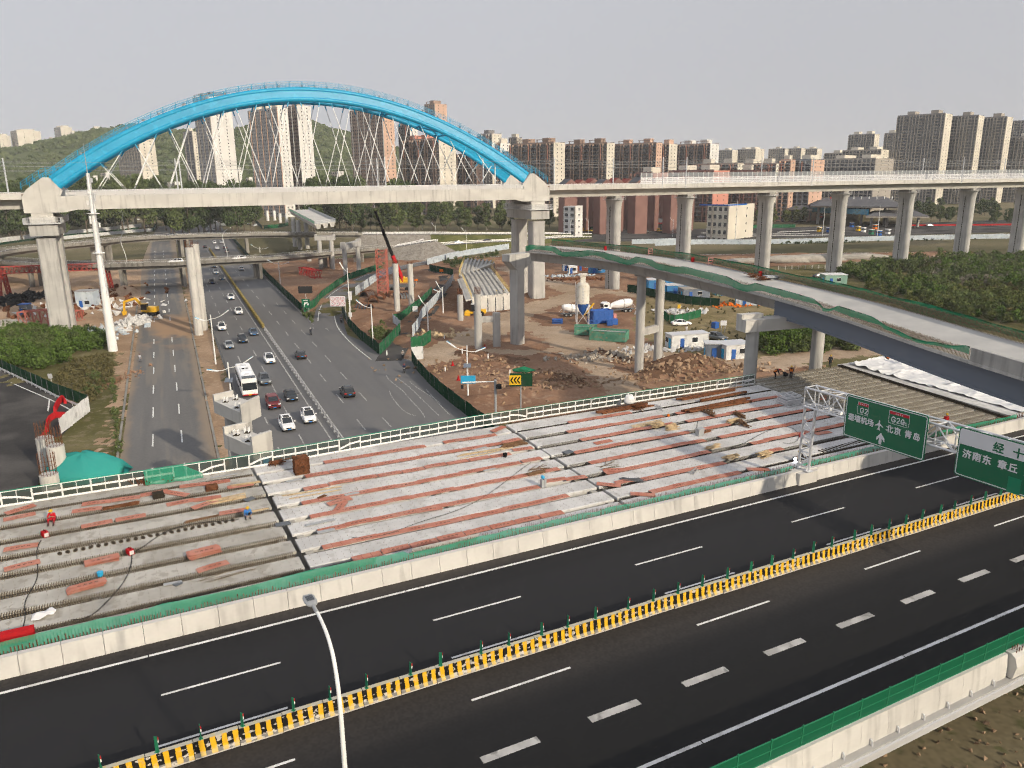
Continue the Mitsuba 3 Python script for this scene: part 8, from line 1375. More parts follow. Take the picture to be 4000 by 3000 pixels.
g=thing('guard_rail','grey steel guard rail along the left ramp','guard rail');P=polyline(gpl(qA((-260,345),(0,468),(250,592),(430,690),(610,775))),26);m=MB();[m.bar(P[i]+[0,0,.62],P[i+1]+[0,0,.62],.08,.32)for i in range(25)];part(g,'rail',m,'steel_galv');m=MB();[m.tube([p,p+[0,0,.85]],.07,6)for p in P];part(g,'post',m,'steel_galv',kind='stuff')
for lab,pts in(('red plastic water barriers in an arc at the end of the left ramp',((360,960),(365,900),(400,850),(460,838),(520,850),(545,870))),('red plastic water barriers standing loose by the guard rail',((425,800),(450,750),(490,705),(510,740))),('red plastic water barriers beside the caged columns at the ramp edge',((330,1090),(305,1050),(335,1010),(350,985)))):
 P=polyline(gpl(qA(*pts)),7);g=thing('water_barrier',lab,'barrier')
 for i in range(6):d=P[i+1]-P[i];L=np.linalg.norm(d);part(g,'segment',MB().loft([[P[i]+d*f+np.array([-d[1],d[0],0])/L*o+[0,0,z]for o,z in((-.25,0),(-.2,.5),(-.1,.95),(.1,.95),(.2,.5),(.25,0))]for f in(.03,.97)]),'red')
for lab,q,zt_,c in[('caged round column in front of the white panel fence',(455,1320),9.0,2.2),('caged round column half hidden behind the front one at the left ramp',(375,1250),8.5,2.0),('caged round column at the edge of the white guard fence',(385,1420),6.6,2.6)]:
 column(lab,qA(q)[0],zat(*gp(*qA(q)[0])[:2],{455:1700,375:1668,385:1812}[q[0]]),1.0,c,'concrete_pale')
P=gp(*qA((640,1290))[0]);m=MB();r0=np.random.default_rng(5);rings=[[P+[rr*math.cos(a)*(1+.12*math.sin(3*a)),rr*.8*math.sin(a),z+.2*math.sin(5*a)]for a in np.arange(16)*math.pi/8]for rr,z in((5.2,0),(4.2,1.2),(2.4,2.3),(.6,2.7))];W('covered_heap','mound covered with blue-green dust netting behind the white guard fence','mound',m.loft(rings),mat('teal_cloth',(.04,.30,.27)),smooth=True)
def lamp2(q,top,arms,label,solar=False):
 P=gp(*q);z=zat(P[0],P[1],top[1]);g=thing('street_lamp',label,'street lamp');part(g,'pole',MB().tube([P,[P[0],P[1],z]],[.16,.09],8),'paint_white',smooth=40)
 for(dx,dz)in arms:
  e=Y(top[0]+dx,top[1]+dz,P[1]);b=np.array([P[0],P[1],z-.9]);mid=(b+e)/2-[0,0,.25];Q=smoothline([b,mid,e],8);part(g,'arm',MB().tube(Q,.06,6),'paint_white');d=(Q[-1]-Q[-3])/np.linalg.norm(Q[-1]-Q[-3]);hd_=part(g,'lamp_head',MB().bar(e-d*.9,e+d*.9,.42,.14),'steel_white');part(hd_,'blue_trim',MB().bar(e+d*.1+[0,0,.09],e+d*.85+[0,0,.09],.3,.05),'steel_blue')
 if solar:part(g,'solar_panel',MB().box([P[0],P[1]-.3,z*.62],(1.2,.9,.06),np.array([[1,0,0],[0,.8,-.6],[0,.6,.8]])),'steel_slate')
 return P,z
lamp2(qA((1812,790))[0],qA((1793,442))[0],[(-65,30),(75,-8)],'white double-arm lamp with blue heads in front of the coach',True);lamp2(qA((1690,455))[0],qA((1660,65))[0],[(-45,18),(55,-5)],'white double-arm lamp with blue heads beside the paired columns');P,z=lamp2(qB((2055,750))[0],qB((2055,350))[0],[(-62,-5),(52,18)],'white double-arm lamp with blue heads and a solar panel at the dug earth',True);W('blue_sign','small blue sign low on the lamp pole at the dug earth','sign',MB().box([P[0]+.1,P[1]-.25,3.0],(2.4,.06,1.3)),'steel_blue')
for q,t,ar,lab in[(qD((808,785))[0],qD((800,600))[0],[(-35,0),(30,8)],'white double-arm lamp beside the red cage on the far soil'),(qD((655,530))[0],qD((652,485))[0],[(-28,-5),(26,6)],'small white double-arm lamp between the two overpasses'),(qD((1350,1090))[0],qD((1340,665))[0],[(-26,-10)],'white single-arm lamp behind the white prohibition board'),(qD((1522,1245))[0],qD((1512,950))[0],[(-45,-6)],'white single-arm lamp in the nose between the green fences'),(qD((1955,1170))[0],qD((1950,950))[0],[(-26,-16)],'white single-arm lamp on the access lane, the nearer one'),(qD((2075,1030))[0],qD((2070,830))[0],[(-18,-12),(-22,14)],'white single-arm lamp on the access lane, the farther one'),(qD((1390,360))[0],qD((1388,200))[0],[],'slim white pole in front of the tree row, left'),(qD((1928,380))[0],qD((1928,190))[0],[],'slim white pole in front of the tree row, right'),(qD((1740,380))[0],qD((1732,295))[0],[(4,0)],'white lamp on the farther bank'),(qD((2030,470))[0],qD((2026,345))[0],[(-10,-4)],'white lamp between the two banks'),(qE((268,570))[0],qE((262,388))[0],[(-12,-4)],'white lamp at the end of the pale blue fence'),(qE((430,395))[0],qE((430,236))[0],[(4,-1)],'white lamp in front of the dark trees left of the portal pier'),(qE((1080,470))[0],qE((1082,335))[0],[(6,-2)],'white lamp on the plaza right of the portal pier'),(qE((1222,440))[0],qE((1218,330))[0],[(-4,-2)],'white lamp left of the orange tow truck'),(qE((1880,480))[0],qE((1878,340))[0],[(-4,-2)],'white lamp in front of the dark shop'),(qF((565,545))[0],qF((590,200))[0],[],'tall grey pole in front of the cream office block'),(qF((1250,500))[0],qF((1275,270))[0],[],'grey pole in front of the toll plaza'),(qF((1675,530))[0],qF((1692,270))[0],[],'grey pole at the right toll roof'),(qC((1002,360))[0],qC((985,175))[0],[],'white pole behind the white fence left of the road'),(qC((1620,335))[0],qC((1610,175))[0],[],'white pole in the median far up the road'),(qC((1830,335))[0],qC((1828,175))[0],[(-22,50)],'white pole at the right kerb far up the road')]:lamp2(q,t,ar,lab)
for px,lab in((512,'curved white lamp on the nearer overpass left of the closed road'),(893,'curved white lamp on the nearer overpass right of the paired columns')):
 p,yw=on_path(oc1,px,.3,.7);m=MB();m.tube(smoothline([p,p+[-.3,0,5],p+[-.5,0,8.2],p+[.5,0,9.6]],12),.09,6);m.bar(p+[.3,0,9.4],p+[1.2,0,10.0],.3,.12);W('street_lamp',lab,'street lamp',m,'paint_white')
P=gp(*qC((890,1275))[0]);zT=zat(P[0],P[1],640);g=thing('telecom_mast','tall white telecom mast with antennas in front of the left arch foot','mast');zz_=np.linspace(P[2]-.3,zT,9);part(g,'tube',MB().tube([(P[0],P[1],z)for z in zz_],np.linspace(.95,.30,9),16),'steel_white',smooth=40);part(g,'spike',MB().tube([(P[0],P[1],zT),(P[0],P[1],zat(P[0],P[1],520))],[.10,.03],6),'steel_grey')
for py in(798,953):z=zat(P[0],P[1],py);part(g,'platform',MB().tube([(P[0],P[1],z-.06),(P[0],P[1],z+.06)],1.15,18),'steel_white')
for k_ in range(9):a=k_*2.4;z=zat(P[0],P[1],668+22*k_);r_c=.62+.03*k_;part(g,'antenna',MB().box((P[0]+r_c*math.cos(a),P[1]+r_c*math.sin(a),z),(.3,.25,1.6 if k_%2 else.9),rz=a),'paint_white' if k_%3 else 'steel_galv')
m=MB();[m.tube([(P[0]+.85*math.cos(a),P[1]+.85*math.sin(a)-.02,z)for a in np.linspace(0,6.283,13)],.02,4,False)for z in np.arange(22,34,.8)];m.bar((P[0]+.7,P[1]-.5,12),(P[0]+.35,P[1]-.3,zT),.06).bar((P[0]+.9,P[1]-.3,12),(P[0]+.5,P[1]-.2,zT),.06);part(g,'ladder',m,'steel_galv',kind='stuff')
q=gp(*qC((830,1040))[0]);W('satellite_dish','white dish and a box leaning beside the telecom mast','dish',MB().tube([q+[0,0,1.8],q+[.2,.3,2.0]],[.2,.95],14).bar(q,q+[0,0,1.8],.1).bar(q+[.8,0,.2],q+[2.4,-1.5,.4],.8,.2),'steel_white')
def sign(label,q,top,wpx,hpx,face,name='road_sign',post=1,mt='steel_galv'):
 P=gp(*q);zt_=zat(P[0],P[1],top);sc=P[1]/F*1.02;w,h=wpx*sc,hpx*sc;g=thing(name,label,'sign');part(g,'panel',MB().box((P[0],P[1]-.12,zt_-h/2),(w,.06,h)),face);m=MB();[m.tube([(P[0]+o,P[1],P[2]),(P[0]+o,P[1],zt_)],.07,6)for o in((0,)if post==1 else(-w*.3,w*.3))];part(g,'post',m,mt);return g,np.array([P[0],P[1]-.16,zt_]),w,h
g,o,w,h=sign('green direction sign with a forked white arrow at the splitter',qD((1008,1005))[0],1150,32,34,'sign_green',post=2);part(g,'arrow',MB().bar(o+[-.5,0,-2.0],o+[-.2,0,-.9],.02,.3).bar(o+[-.35,0,-1.4],o+[.5,0,-.8],.02,.3),'sign_white');part(g,'lettering',MB().box(o+[0,0,-.35],(w*.6,.02,.2)).box(o+[.6,0,-1.4],(.5,.02,.5)),'sign_white')
g,o,w,h=sign('white board with six round prohibition signs over the slip road',qD((1318,1090))[0],1142,58,39,'sign_white');place[g]=frame(np.eye(3),[-(w*.5),0,0])
for i in range(6):
 c=o+[w*(-.32+.32*(i%3)),-.02,-h*(.28+.46*(i//3))];part(g,'ring',MB().tube([c+[h*.19*math.cos(a),0,h*.19*math.sin(a)]for a in np.linspace(0,6.283,15)],.055,4,False),'sign_red');part(g,'symbol',MB().bar(c+[-.16,0,.12],c+[.16,0,-.12],.03,.07)if i>2 else MB().box(c,(.3,.03,.16)),'black')
for sub in[x for x in scene if x.startswith(g+'__panel')]:scene[sub]['to_world']=T(place[g].tolist())
sign('column of small round signs beside the white prohibition board',qD((1355,1000))[0],1124,14,34,'sign_white');sign('small white sign with a blue disc by the green fence',qD((1352,1090))[0],1206,13,18,'sign_white');sign('dark message board on a post by the splitter',qD((1012,1000))[0],1100,54,27,'dark','message_board');sign('white notice on the green access fence',qD((1858,1030))[0],1187,20,22,'sign_white');sign('orange notice on the dark green tunnel fence',qD((2068,730))[0],1045,15,11,'orange');sign('small orange notice on the soil by the crawler crane',qD((1870,800))[0],1081,13,8,'orange');sign('white banner board on the left ramp verge',qA((408,600))[0],1420,17,18,'steel_galv');sign('yellow notice in the camp yard',zC((1012,410))[0],1204,12,16,'yellow');sign('white board on two posts right of the camp yard',zD((595,430))[0],1270,24,19,'sign_white',post=2)
P=hw(*hp(2010,1486),.0)+HY*.9;g=thing('chevron_sign','yellow sign with three black chevrons on a dark green panel behind the white fence','sign');P=np.array([*Y(2020,1470,83.0)[:2],zat(*Y(2020,1470,83.0)[:2],1468)]);part(g,'back',MB().box(P+[.45,.1,-.5],(2.5,.06,1.5)),'green_dark');part(g,'face',MB().box(P+[-.2,0,-.5],(1.3,.06,1.1)),'yellow');part(g,'post',MB().tube([P+[.4,.15,-.5],[P[0]+.4,P[1]+.15,0]],.08,6),'steel_grey')
for i in range(3):c=P+[-.55+.36*i,-.05,-.5];part(g,'chevron',MB().bar(c+[-.12,0,0],c+[.14,0,.36],.03,.12).bar(c+[-.12,0,0],c+[.14,0,-.36],.03,.12),'black')
P=gp(*Y(1940,1640,86)[:2])if False else np.array([*Y(1935,1470,86.0)[:2],0]);zz=zat(P[0],P[1],1482);g=thing('camera_pole','grey pole with a long arm and traffic cameras at the dug earth','pole');e=Y(1805,1490,86.0);part(g,'pole',MB().tube([P,[P[0],P[1],zz]],.14,8),'steel_grey');part(g,'arm',MB().tube([[P[0],P[1],zz-.2],e],.07,6),'steel_white');part(g,'camera',MB().box([P[0]+.4,P[1],zz-.8],(.6,.4,.5)).box(e-[0,0,.5],(.3,.3,.4)),'dark');part(g,'cabinet',MB().box([P[0],P[1]-.3,7.6],(.8,.5,.8)),'steel_white')
g=thing('median_fence','low median fence with dark posts, yellowed farther up the road','fence')
mat('flower_yellow',mottled((.25,.19,.06),(.36,.28,.10),1.5))
for a in np.arange(-20,320,2.5):
 if a>92:part(g,'yellow_panel',MB().box(mr(a+1.25,-4.2,.6),(2.4,.5,.85),MF),'flower_yellow')
 else:m=MB().box(mr(a,-4.15,.45),(.14,.14,.9),MF);[m.bar(mr(a,-4.15,z),mr(a+2.5,-4.15,z),.05)for z in(.4,.75)];m.box(mr(a,-4.15,.08),(.5,.4,.12),MF);part(g,'post_and_rails',m,'steel_grey')
g=thing('road_fence','dark see-through fence on the left edge of the main road','fence')
for a in np.arange(-12,150,2.2):
 m=MB();[m.bar(mr(a+x,-15.6,0),mr(a+x,-15.6,1.7),.035)for x in np.arange(0,2.2,.27)];[m.bar(mr(a,-15.6,z),mr(a+2.2,-15.6,z),.05)for z in(.3,1.6)];part(g,'panel',m,'steel_dark')
def lattice(g,name,A,B,w,h,n,mt,r=.07,up=(0,0,1)):
 A,B,up=np.asarray(A,float),np.asarray(B,float),np.asarray(up,float);d=(B-A)/np.linalg.norm(B-A);s=np.cross(up,d);s/=np.linalg.norm(s);u=np.cross(d,s);m=MB();cs=[(-w/2,-h/2),(w/2,-h/2),(w/2,h/2),(-w/2,h/2)];pt_=lambda f,c:A+(B-A)*f+s*c[0]+u*c[1]
 for c in cs:m.bar(pt_(0,c),pt_(1,c),r*1.6)
 for i in range(n):
  for k in range(4):c0,c1=cs[k],cs[(k+1)%4];m.bar(pt_(i/n,c0),pt_((i+1)/n,c1),r);m.bar(pt_(i/n,c0),pt_(i/n,c1),r)
 part(g,name,m,mt,kind='stuff')
col('red_steel',(.33,.045,.035),.6);col('red_pale',(.42,.13,.10),.7)
gG=thing('gantry_crane','red lattice gantry crane behind the left portal pier','crane');a,b=gp(*zA((45,275))[0]),gp(*zA((683,232))[0]);za,zb2=zat(a[0],a[1],1012),zat(b[0],b[1],1005);lattice(gG,'beam',[a[0]-.5,a[1],za],[b[0],b[1],zb2],1.6,2.0,22,'red_steel',.14);[lattice(gG,'leg',[p[0],p[1]+o,p[2]],[p[0],p[1]+o*.4,z],1.0,.7,6,'red_steel',.14,(0,1,0))for p,z in((a,za),(b,zb2))for o in(-2.5,2.5)]
P=gp(*qD((1612,885))[0]);g=thing('lattice_tower','red lattice stair tower beside the bare round columns','tower');zT=zat(P[0],P[1],962);lattice(g,'frame',P,[P[0],P[1],zT],2.9,2.9,9,'red_pale',.16,(0,1,0));m=MB();[m.bar([P[0]+s,P[1]-1,z],[P[0]-s,P[1]-1,z+1.8],.7,.1)for i,z in enumerate(np.arange(.5,zT-2,1.8))for s in((1.1,)if i%2 else(-1.1,))];part(g,'stair',m,'red_pale',kind='stuff')
for lab,q0,q1,w,h,n in[('long red lattice cage lying on the far soil left of the portal frames',qD((985,705)),qD((1110,750)),2.6,2.6,6),('red lattice cage lying below the left portal pier',zA((150,440)),zA((380,440)),3.0,3.6,5),('red lattice frame lying right of the caged column',zA((460,420)),zA((515,425)),2.2,2.4,3)]:
 g=thing('lattice_cage',lab,'cage');lattice(g,'frame',gp(*q0[0])+[0,0,h/2],gp(*q1[0])+[0,0,h/2],w,h,n,'red_pale' if 'below' in lab or 'right' in lab else 'paint_red',.16)
P=gp(*qD((1745,850))[0]);g=thing('truck_crane','truck crane with a red and black telescopic boom raised over the columns','crane');c=P+[.5,0,0];tip=Y(*qD((1563,232))[0],P[1]-6);k1,k2=Y(*qD((1768,780))[0],P[1]-.5),Y(*qD((1688,575))[0],P[1]-2.6);part(g,'boom_base',MB().bar(k1,k2,.9,1.0),'red');part(g,'boom_extension',MB().bar(k2,k2+(tip-k2)*.6,.65,.75).bar(k2+(tip-k2)*.6,tip,.45,.5),'black');part(g,'boom_head',MB().box(tip,(.8,.6,.8)),'black');part(g,'cab',MB().box(c+[1.1,0,3.3],(3.0,2.2,1.5)).box(c+[.2,0,4.1],(1.4,2.0,.5)),'car_yellow');part(g,'carrier',MB().box(c+[0,0,1.4],(8.0,2.4,.7)),'steel_dark');[part(g,'wheel',MB().tube([c+[x,-1.25,.55],c+[x,-.9,.55]],.55,12),'tyre')for x in(-3,-1.6,1.6,3)];part(g,'hoist_rope',MB().tube([tip,tip-[0,0,12]],.03,4),'dark')
P=gp(*zA((935,400))[0]);g=thing('excavator','yellow excavator with its arm lowered to the left, standing on the closed road','excavator');[part(g,'track',MB().loft([[P+[x,y+o,z]for x,z in((-2,.1),(-2.3,.5),(-2,.95),(2,.95),(2.3,.5),(2,.1))]for o in(-.3,.3)]),'dark')for y in(-1.1,1.1)];part(g,'house',MB().box(P+[.9,0,1.75],(2.8,2.4,1.3)),'car_yellow');part(g,'cab',MB().box(P+[-.6,-.7,2.3],(1.5,1.1,1.9)),'glass_dark');part(g,'cab_roof',MB().box(P+[-.6,-.7,3.28],(1.6,1.2,.1)),'car_yellow');part(g,'cab_step',MB().box(P+[-.6,-1.27,1.5],(1.5,.06,.5)),'car_yellow');b0,b1,b2,b3=P+[-.8,.3,1.7],P+[-3.2,.2,4.6],P+[-6.2,.2,3.7],P+[-6.5,.2,1.2];part(g,'boom',MB().bar(b0,b1,.45,.6).bar(b1,b2,.4,.55),'car_yellow');part(g,'stick',MB().bar(b2,b3,.35,.45),'car_yellow');part(g,'bucket',MB().loft([[b3+[x,y,z]for x,z in((-.5,0),(.4,.1),(.3,-.9),(-.2,-1.1))]for y in(-.6,.6)]),'car_yellow');part(g,'cylinder',MB().tube([P+[-1.2,.3,1.8],P+[-3.4,.2,3.9]],.1,6),'steel_galv')
P=gp(*qE((325,1058))[0]);g=thing('road_roller','yellow road roller behind the short caged column','road roller');part(g,'drum',MB().tube([P+[-2.0,-1.05,.75],P+[-2.0,1.05,.75]],.78,16),'car_yellow',smooth=40);part(g,'drum_frame',MB().box(P+[-1.6,0,1.0],(2.2,2.3,.35)),'car_yellow');part(g,'body',MB().loft([[P+[x,y,z]for y,z in((-.9,.8),(-.9,1.7),(.9,1.7),(.9,.8))]for x in(.2,2.8)]),'car_yellow');part(g,'cab',MB().box(P+[-.2,0,2.2],(1.5,1.5,1.7)),'glass_dark');part(g,'cab_roof',MB().box(P+[-.2,0,3.1],(1.7,1.7,.12)),'grey_pale');[part(g,'wheel',MB().tube([P+[1.6,s,.7],P+[1.6,s*.6,.7]],.7,14),'tyre',smooth=40)for s in(-1.05,1.05)]
P=gp(*qE((535,978))[0]);g=thing('utility_cart','small dark three-wheeled cart in front of the trough deck','cart');part(g,'bed',MB().box(P+[.5,0,.9],(2,1.2,.4)),'dark');part(g,'front',MB().box(P+[-1.1,0,.8],(.7,1,1.1)),'dark');[part(g,'wheel',MB().tube([P+[x,y-.1,.3],P+[x,y+.1,.3]],.3,10),'tyre')for x,y in((1,.6),(1,-.6),(-1.2,0))]
P=gp(*qE((1160,1145))[0]);g=thing('cement_silo','white cement silo on a blue cone and legs beside the mixer trucks','silo');rg=lambda r,z:[P+[r*math.cos(a),r*math.sin(a),z]for a in np.arange(20)*math.pi/10]
part(g,'tank',MB().loft([rg(1.6,4.9),rg(1.6,9.2),rg(1.1,9.8)]),mat('silo_white',mottled((.62,.59,.52),(.70,.68,.62),.6,(.5,.45,.36),2)),smooth=40);part(g,'cone',MB().loft([rg(.35,2.2),rg(1.58,4.88)]),'paint_blue',smooth=40);part(g,'filter',MB().box(P+[0,0,10.7],(1.2,1.2,1.8)).box(P+[.2,0,11.8],(1.6,1.4,.4)),'silo_white');m=MB();[m.bar(P+[x,y,0],P+[x,y,5],.2)for x in(-1.4,1.4)for y in(-1.4,1.4)];m.bar(P+[-1.4,-1.4,0],P+[1.4,-1.4,4],.1).bar(P+[1.4,-1.4,0],P+[-1.4,-1.4,4],.1);part(g,'leg',m,'steel_galv');part(g,'ladder',MB().bar(P+[-1.75,-.3,1],P+[-1.75,-.3,10],.08).bar(P+[-1.75,.1,1],P+[-1.75,.1,10],.08),'steel_galv');part(g,'auger',MB().tube([P+[.4,-.5,2.2],P+[2.6,-.8,5.0]],.22,8),'car_yellow');part(g,'lettering',(lambda m:[m.box(P+[-.05+.0*i,-1.62,8.6-.75*i],(.42,.04,.45))for i in range(5)]and m)(MB()),'grey_pale')
def hut(label,q,L,Wd,h,rz,wall,roof='steel_white',name='site_hut',door=True,cat='hut',roofh=.15):
 P=gp(*q)if not isinstance(q,np.ndarray)else q;M=frame(rotz(rz),P+[0,0,-.05]);g=thing(name,label,cat,M=M);k=13;xs=np.linspace(0,L,k)
 part(g,'wall',MB().loft([[(x,(-.0 if j%2 else.04),0),(x,(-.0 if j%2 else.04),h),(x,Wd,h),(x,Wd,0)]for j,x in enumerate(xs)]),wall);part(g,'roof',MB().loft([[(x,-.15,h+.02),(x,-.15,h+roofh),(x,Wd+.15,h+roofh+.05),(x,Wd+.15,h+.02)]for x in(-.15,L+.15)]),roof)
 if door:part(g,'door',MB().box((L*.28,-.03,1.05),(.9,.06,2.0)),'paint_blue');part(g,'window',MB().box((L*.62,-.03,1.6),(1.2,.06,1.0)),'glass_dark');part(g,'window_frame',MB().box((L*.62,-.05,1.08),(1.4,.08,.08)).box((L*.62,-.05,2.12),(1.4,.08,.08)),'steel_white');part(g,'end_door',MB().box((-.03,Wd*.3,1.05),(.06,.9,2.0)),'steel_blue');part(g,'end_window',MB().box((-.03,Wd*.72,1.6),(.06,1.1,.9)),'glass_dark')
 return g
for a in[('grey-white site hut with a blue door below the parked white saloon',zC((955,685))[0],8.5,3.0,2.7,.28,'sheet_white','steel_galv'),('dark fronted site hut with a white end wall left of the hammerhead pier',zD((465,610))[0],6.0,3.0,2.8,-.12,'steel_slate','steel_galv'),('white-ended site hut touching the dark fronted one',zD((612,628))[0],5.8,4.2,2.8,.3,'sheet_white','steel_galv'),('blue container beside the rust-red one near the first viaduct pier',zC((385,140))[0],6.0,2.5,2.6,.12,mat('container_blue',(.06,.20,.42)),'container_blue'),('rust-red container behind the blue one',zC((290,112))[0],6.0,2.5,2.6,.0,mat('container_red',(.22,.07,.05)),'steel_blue'),('small white hut left of the blue container, the front one',zC((240,138))[0],3.0,2.5,2.6,.1,'sheet_white','steel_white'),('small white hut left of the blue container, the rear one',zC((200,118))[0],3.0,2.5,2.6,.1,'sheet_white','rust'),('blue camp hut with a pale roof, at the left of the camp row',zC((930,300))[0],9,4.5,2.8,.1,'container_blue','steel_galv'),('blue camp hut with a pale roof, second in the camp row',zC((800,255))[0],8,4.5,2.8,.1,'container_blue','steel_galv'),('dark camp hut with a patched roof by the green site fence',zC((1045,330))[0],8,4.5,2.8,.15,'steel_slate','b_stone'),('camp hut with a dark red roof behind the patched one',zC((1130,270))[0],9,5,2.8,.1,'sheet_blue','b_redroof'),('white roofed camp hut behind the dark red roof',zC((1015,235))[0],10,4,3.0,.15,'sheet_white','sheet_white'),('greenish camp hut at the right end of the camp row',zD((560,170))[0],6,4,2.8,.1,mat('sheet_green',(.22,.36,.30)),'sheet_green'),('grey panelled wall hut under the flyover',zD((690,240))[0],8,3,3.0,-.2,'sheet_blue','sheet_blue'),('pale hut roof behind the flyover netting at the scrub',qF((1260,880))[0],7,5,3.0,.0,'sheet_green','sheet_white'),('grey cabinet hut among the debris left of the mast',zA((485,340))[0],5.0,4.0,4.6,.05,'sheet_blue','grey'),('tiny blue-roofed guard box below the gantry crane',zA((135,380))[0],2.2,2.0,3.0,.0,'steel_slate','paint_blue')]:hut(*a)
for lab,q,L,Wd,h,rz,mt in[('green steel skip in front of the silo, the left one',zC((268,572))[0],5.0,2.6,1.9,-.1,'skip_green'),('green steel skip in front of the silo, the right one',zC((372,605))[0],8.0,3.4,2.1,-.38,'skip_green'),('blue generator container right of the silo',zC((405,500))[0],5.2,2.6,3.0,.35,'paint_blue')]:
 if mt=='skip_green' and 'mat_skip_green' not in scene:mat('skip_green',mottled((.07,.22,.16),(.12,.30,.22),.8,(.25,.2,.14),2))
 M=frame(rotz(rz),gp(*q));g=thing('skip' if 'skip' in lab else 'generator',lab,'skip' if 'skip' in lab else 'container',M=M);t=.08
 part(g,'shell',MB().box((L/2,0,h/2),(L,t,h)).box((L/2,Wd,h/2),(L,t,h)).box((0,Wd/2,h/2),(t,Wd-.1,h)).box((L,Wd/2,h/2),(t,Wd-.1,h)),mt);part(g,'fill',MB().box((L/2,Wd/2,h*.42),(L-.1,Wd-.1,h*.8)),'grey' if 'skip' in lab else 'paint_blue');part(g,'rib',(lambda m:[m.box((x,-.06,h/2),(.1,.08,h))for x in np.arange(.3,L,.9)]and m)(MB()),mt,kind='stuff');part(g,'rim',MB().box((L/2,-.03,h+.03),(L,.14,.08)).box((L/2,Wd+.03,h+.03),(L,.14,.08)),mt)
for lab,q,L,mt in[('stack of blue steel frames left of the silo',zC((150,480))[0],2.6,'paint_blue'),('blue steel frame rack between the silo and the generator',zC((400,495))[0],2.4,'paint_blue')]:P=gp(*q);m=MB();[m.bar(P+[-L/2,y,z],P+[L/2,y+.1,z],.14)for y in(-.9,-.3,.3,.9)for z in(.1,.5,.9)];W('steel_rack',lab,'stack',m,mt)
for i,(q,mt,lab)in enumerate([(zC((520,505))[0],'paint_blue','blue drum right of the generator, left one'),(zC((553,498))[0],'paint_blue','blue bin right of the generator, right one'),(zD((540,395))[0],'paint_blue','tipped blue bin in the camp yard'),(zC((545,468))[0],'pink','red and white hoarding block beside the blue drums')]):P=gp(*q);W('bin',lab,'bin',MB().box(P+[0,0,.7],(1.3,1.2,1.4),rz=.3*i),mt)
for i,(q,L,rz)in enumerate([(zB((235,440))[0],4.6,2.5),(zB((300,390))[0],4.4,1.75),(zB((260,355))[0],4.0,1.2),(zB((350,370))[0],2.6,1.5),(zB((520,370))[0],3.6,.6),(zB((430,355))[0],3,2.2)]):
 P=gp(*q);R=rotz(rz);a=np.linspace(0,math.pi,11);g=thing('pipe_formwork','dark ribbed half-pipe formwork left of the bare columns, '+['nearest','open end to the front','at the back','upright end piece','right of the columns','behind the first column'][i],'formwork');rg=lambda x,r:[P+R@np.array([x,r*math.cos(t),r*math.sin(t)*1.15])for t in a];part(g,'shell',MB().strip(rg(-L/2,1.35),rg(L/2,1.35)),'steel_dark');[part(g,'rib',MB().strip(rg(x,1.36),rg(x,1.55)).strip(rg(x,1.55),rg(x+.12,1.55)),'rust')for x in np.linspace(-L/2,L/2-.12,5)]
def stones(name,label,q,n,rx,ry,s,mt,seed,hp_=0.0):
 P=gp(*q);r=np.random.default_rng(seed);V_,F_,c=[],[],0
 for i in range(n):
  hu=trimesh.convex.convex_hull(r.normal(0,1,(9,3))*s*r.uniform(.4,1.3));x,y=P[0]+r.normal(0,rx),P[1]+r.normal(0,ry);e=((x-P[0])/rx)**2+((y-P[1])/ry)**2;v=np.array(hu.vertices)+[x,y,zg(x,y)+.1+hp_*max(0,1-e/2)*r.random()];V_.append(v);F_.append(np.array(hu.faces)+c);c+=len(v)
 W(name,label,'rubble',(np.vstack(V_),np.vstack(F_)),mt,kind='stuff')
for i,a in enumerate([('band of broken rock along the dirt track left of the two tied columns',zC((500,740))[0],170,5.0,1.5,.28,'rubble',1),('broken rock on the bank right of the two tied columns',zC((960,770))[0],150,6,1.6,.28,'soil_tan',2),('broken rock on the bank left of the hammerhead pier',zD((600,700))[0],150,7,1.8,.28,'soil_tan',3),('loose stones over the dug earth in the centre',qE((930,1590))[0],260,7,4,.22,'soil_tan',3),('loose stones on the dark mound by the tied columns',zC((900,880))[0],160,5,2.5,.2,'soil_tan',3),('loose stones over the earth at the green fence',qE((300,1480))[0],180,9,5,.2,'soil_tan',4),('pile of grey rubble in plastic beside the excavator',zA((835,445))[0],130,1.8,5,.5,'grey_pale',5),('scattered scrap below the gantry crane',zA((540,300))[0],120,8,14,.6,'rust',6),('scattered pale scrap and sheets by the mast',zA((600,340))[0],90,9,8,.5,'grey_pale',7),('dark heap of bars below the gantry crane',zA((150,290))[0],130,3,8,.7,'dark',8),('colourful scrap in the fenced camp yard',zC((1010,425))[0],110,3.5,2,.35,'grey_pale',9),('orange and red scrap by the grey panelled hut',zD((640,245))[0],50,3,1.5,.35,'orange',10),('rusty scrap and pipes left of the first viaduct pier',zC((300,180))[0],120,6,1.5,.35,'rust',11),('blue and white scrap in front of the white huts',zC((230,150))[0],70,6,1,.35,'sheet_blue',12),('pale stones in the yard by the tied columns',zC((780,690))[0],60,3,1.5,.3,'grey_pale',13),('rubble and plastic right of the site huts',zD((340,545))[0],60,4,1.5,.35,'grey_pale',14),('blue sheets and scrap below the caged column',zA((560,500))[0],90,5,3,.5,'sheet_blue',15),('timber and scrap by the access lane lamps',zB((760,640))[0],60,3.5,2,.35,'wood',16),('earth clods along the roadside ditch',qA((935,560))[0],120,1.0,4,.14,'soil_red',17),('stones and clods below the highway at the lower right',S(2894,2170,.871)((1000,850))[0],300,9,5,.09,'soil_tan',18)]):stones('rubble_field',*a,hp_=1.2 if 'pile' in a[0]or 'heap' in a[0]else 0)
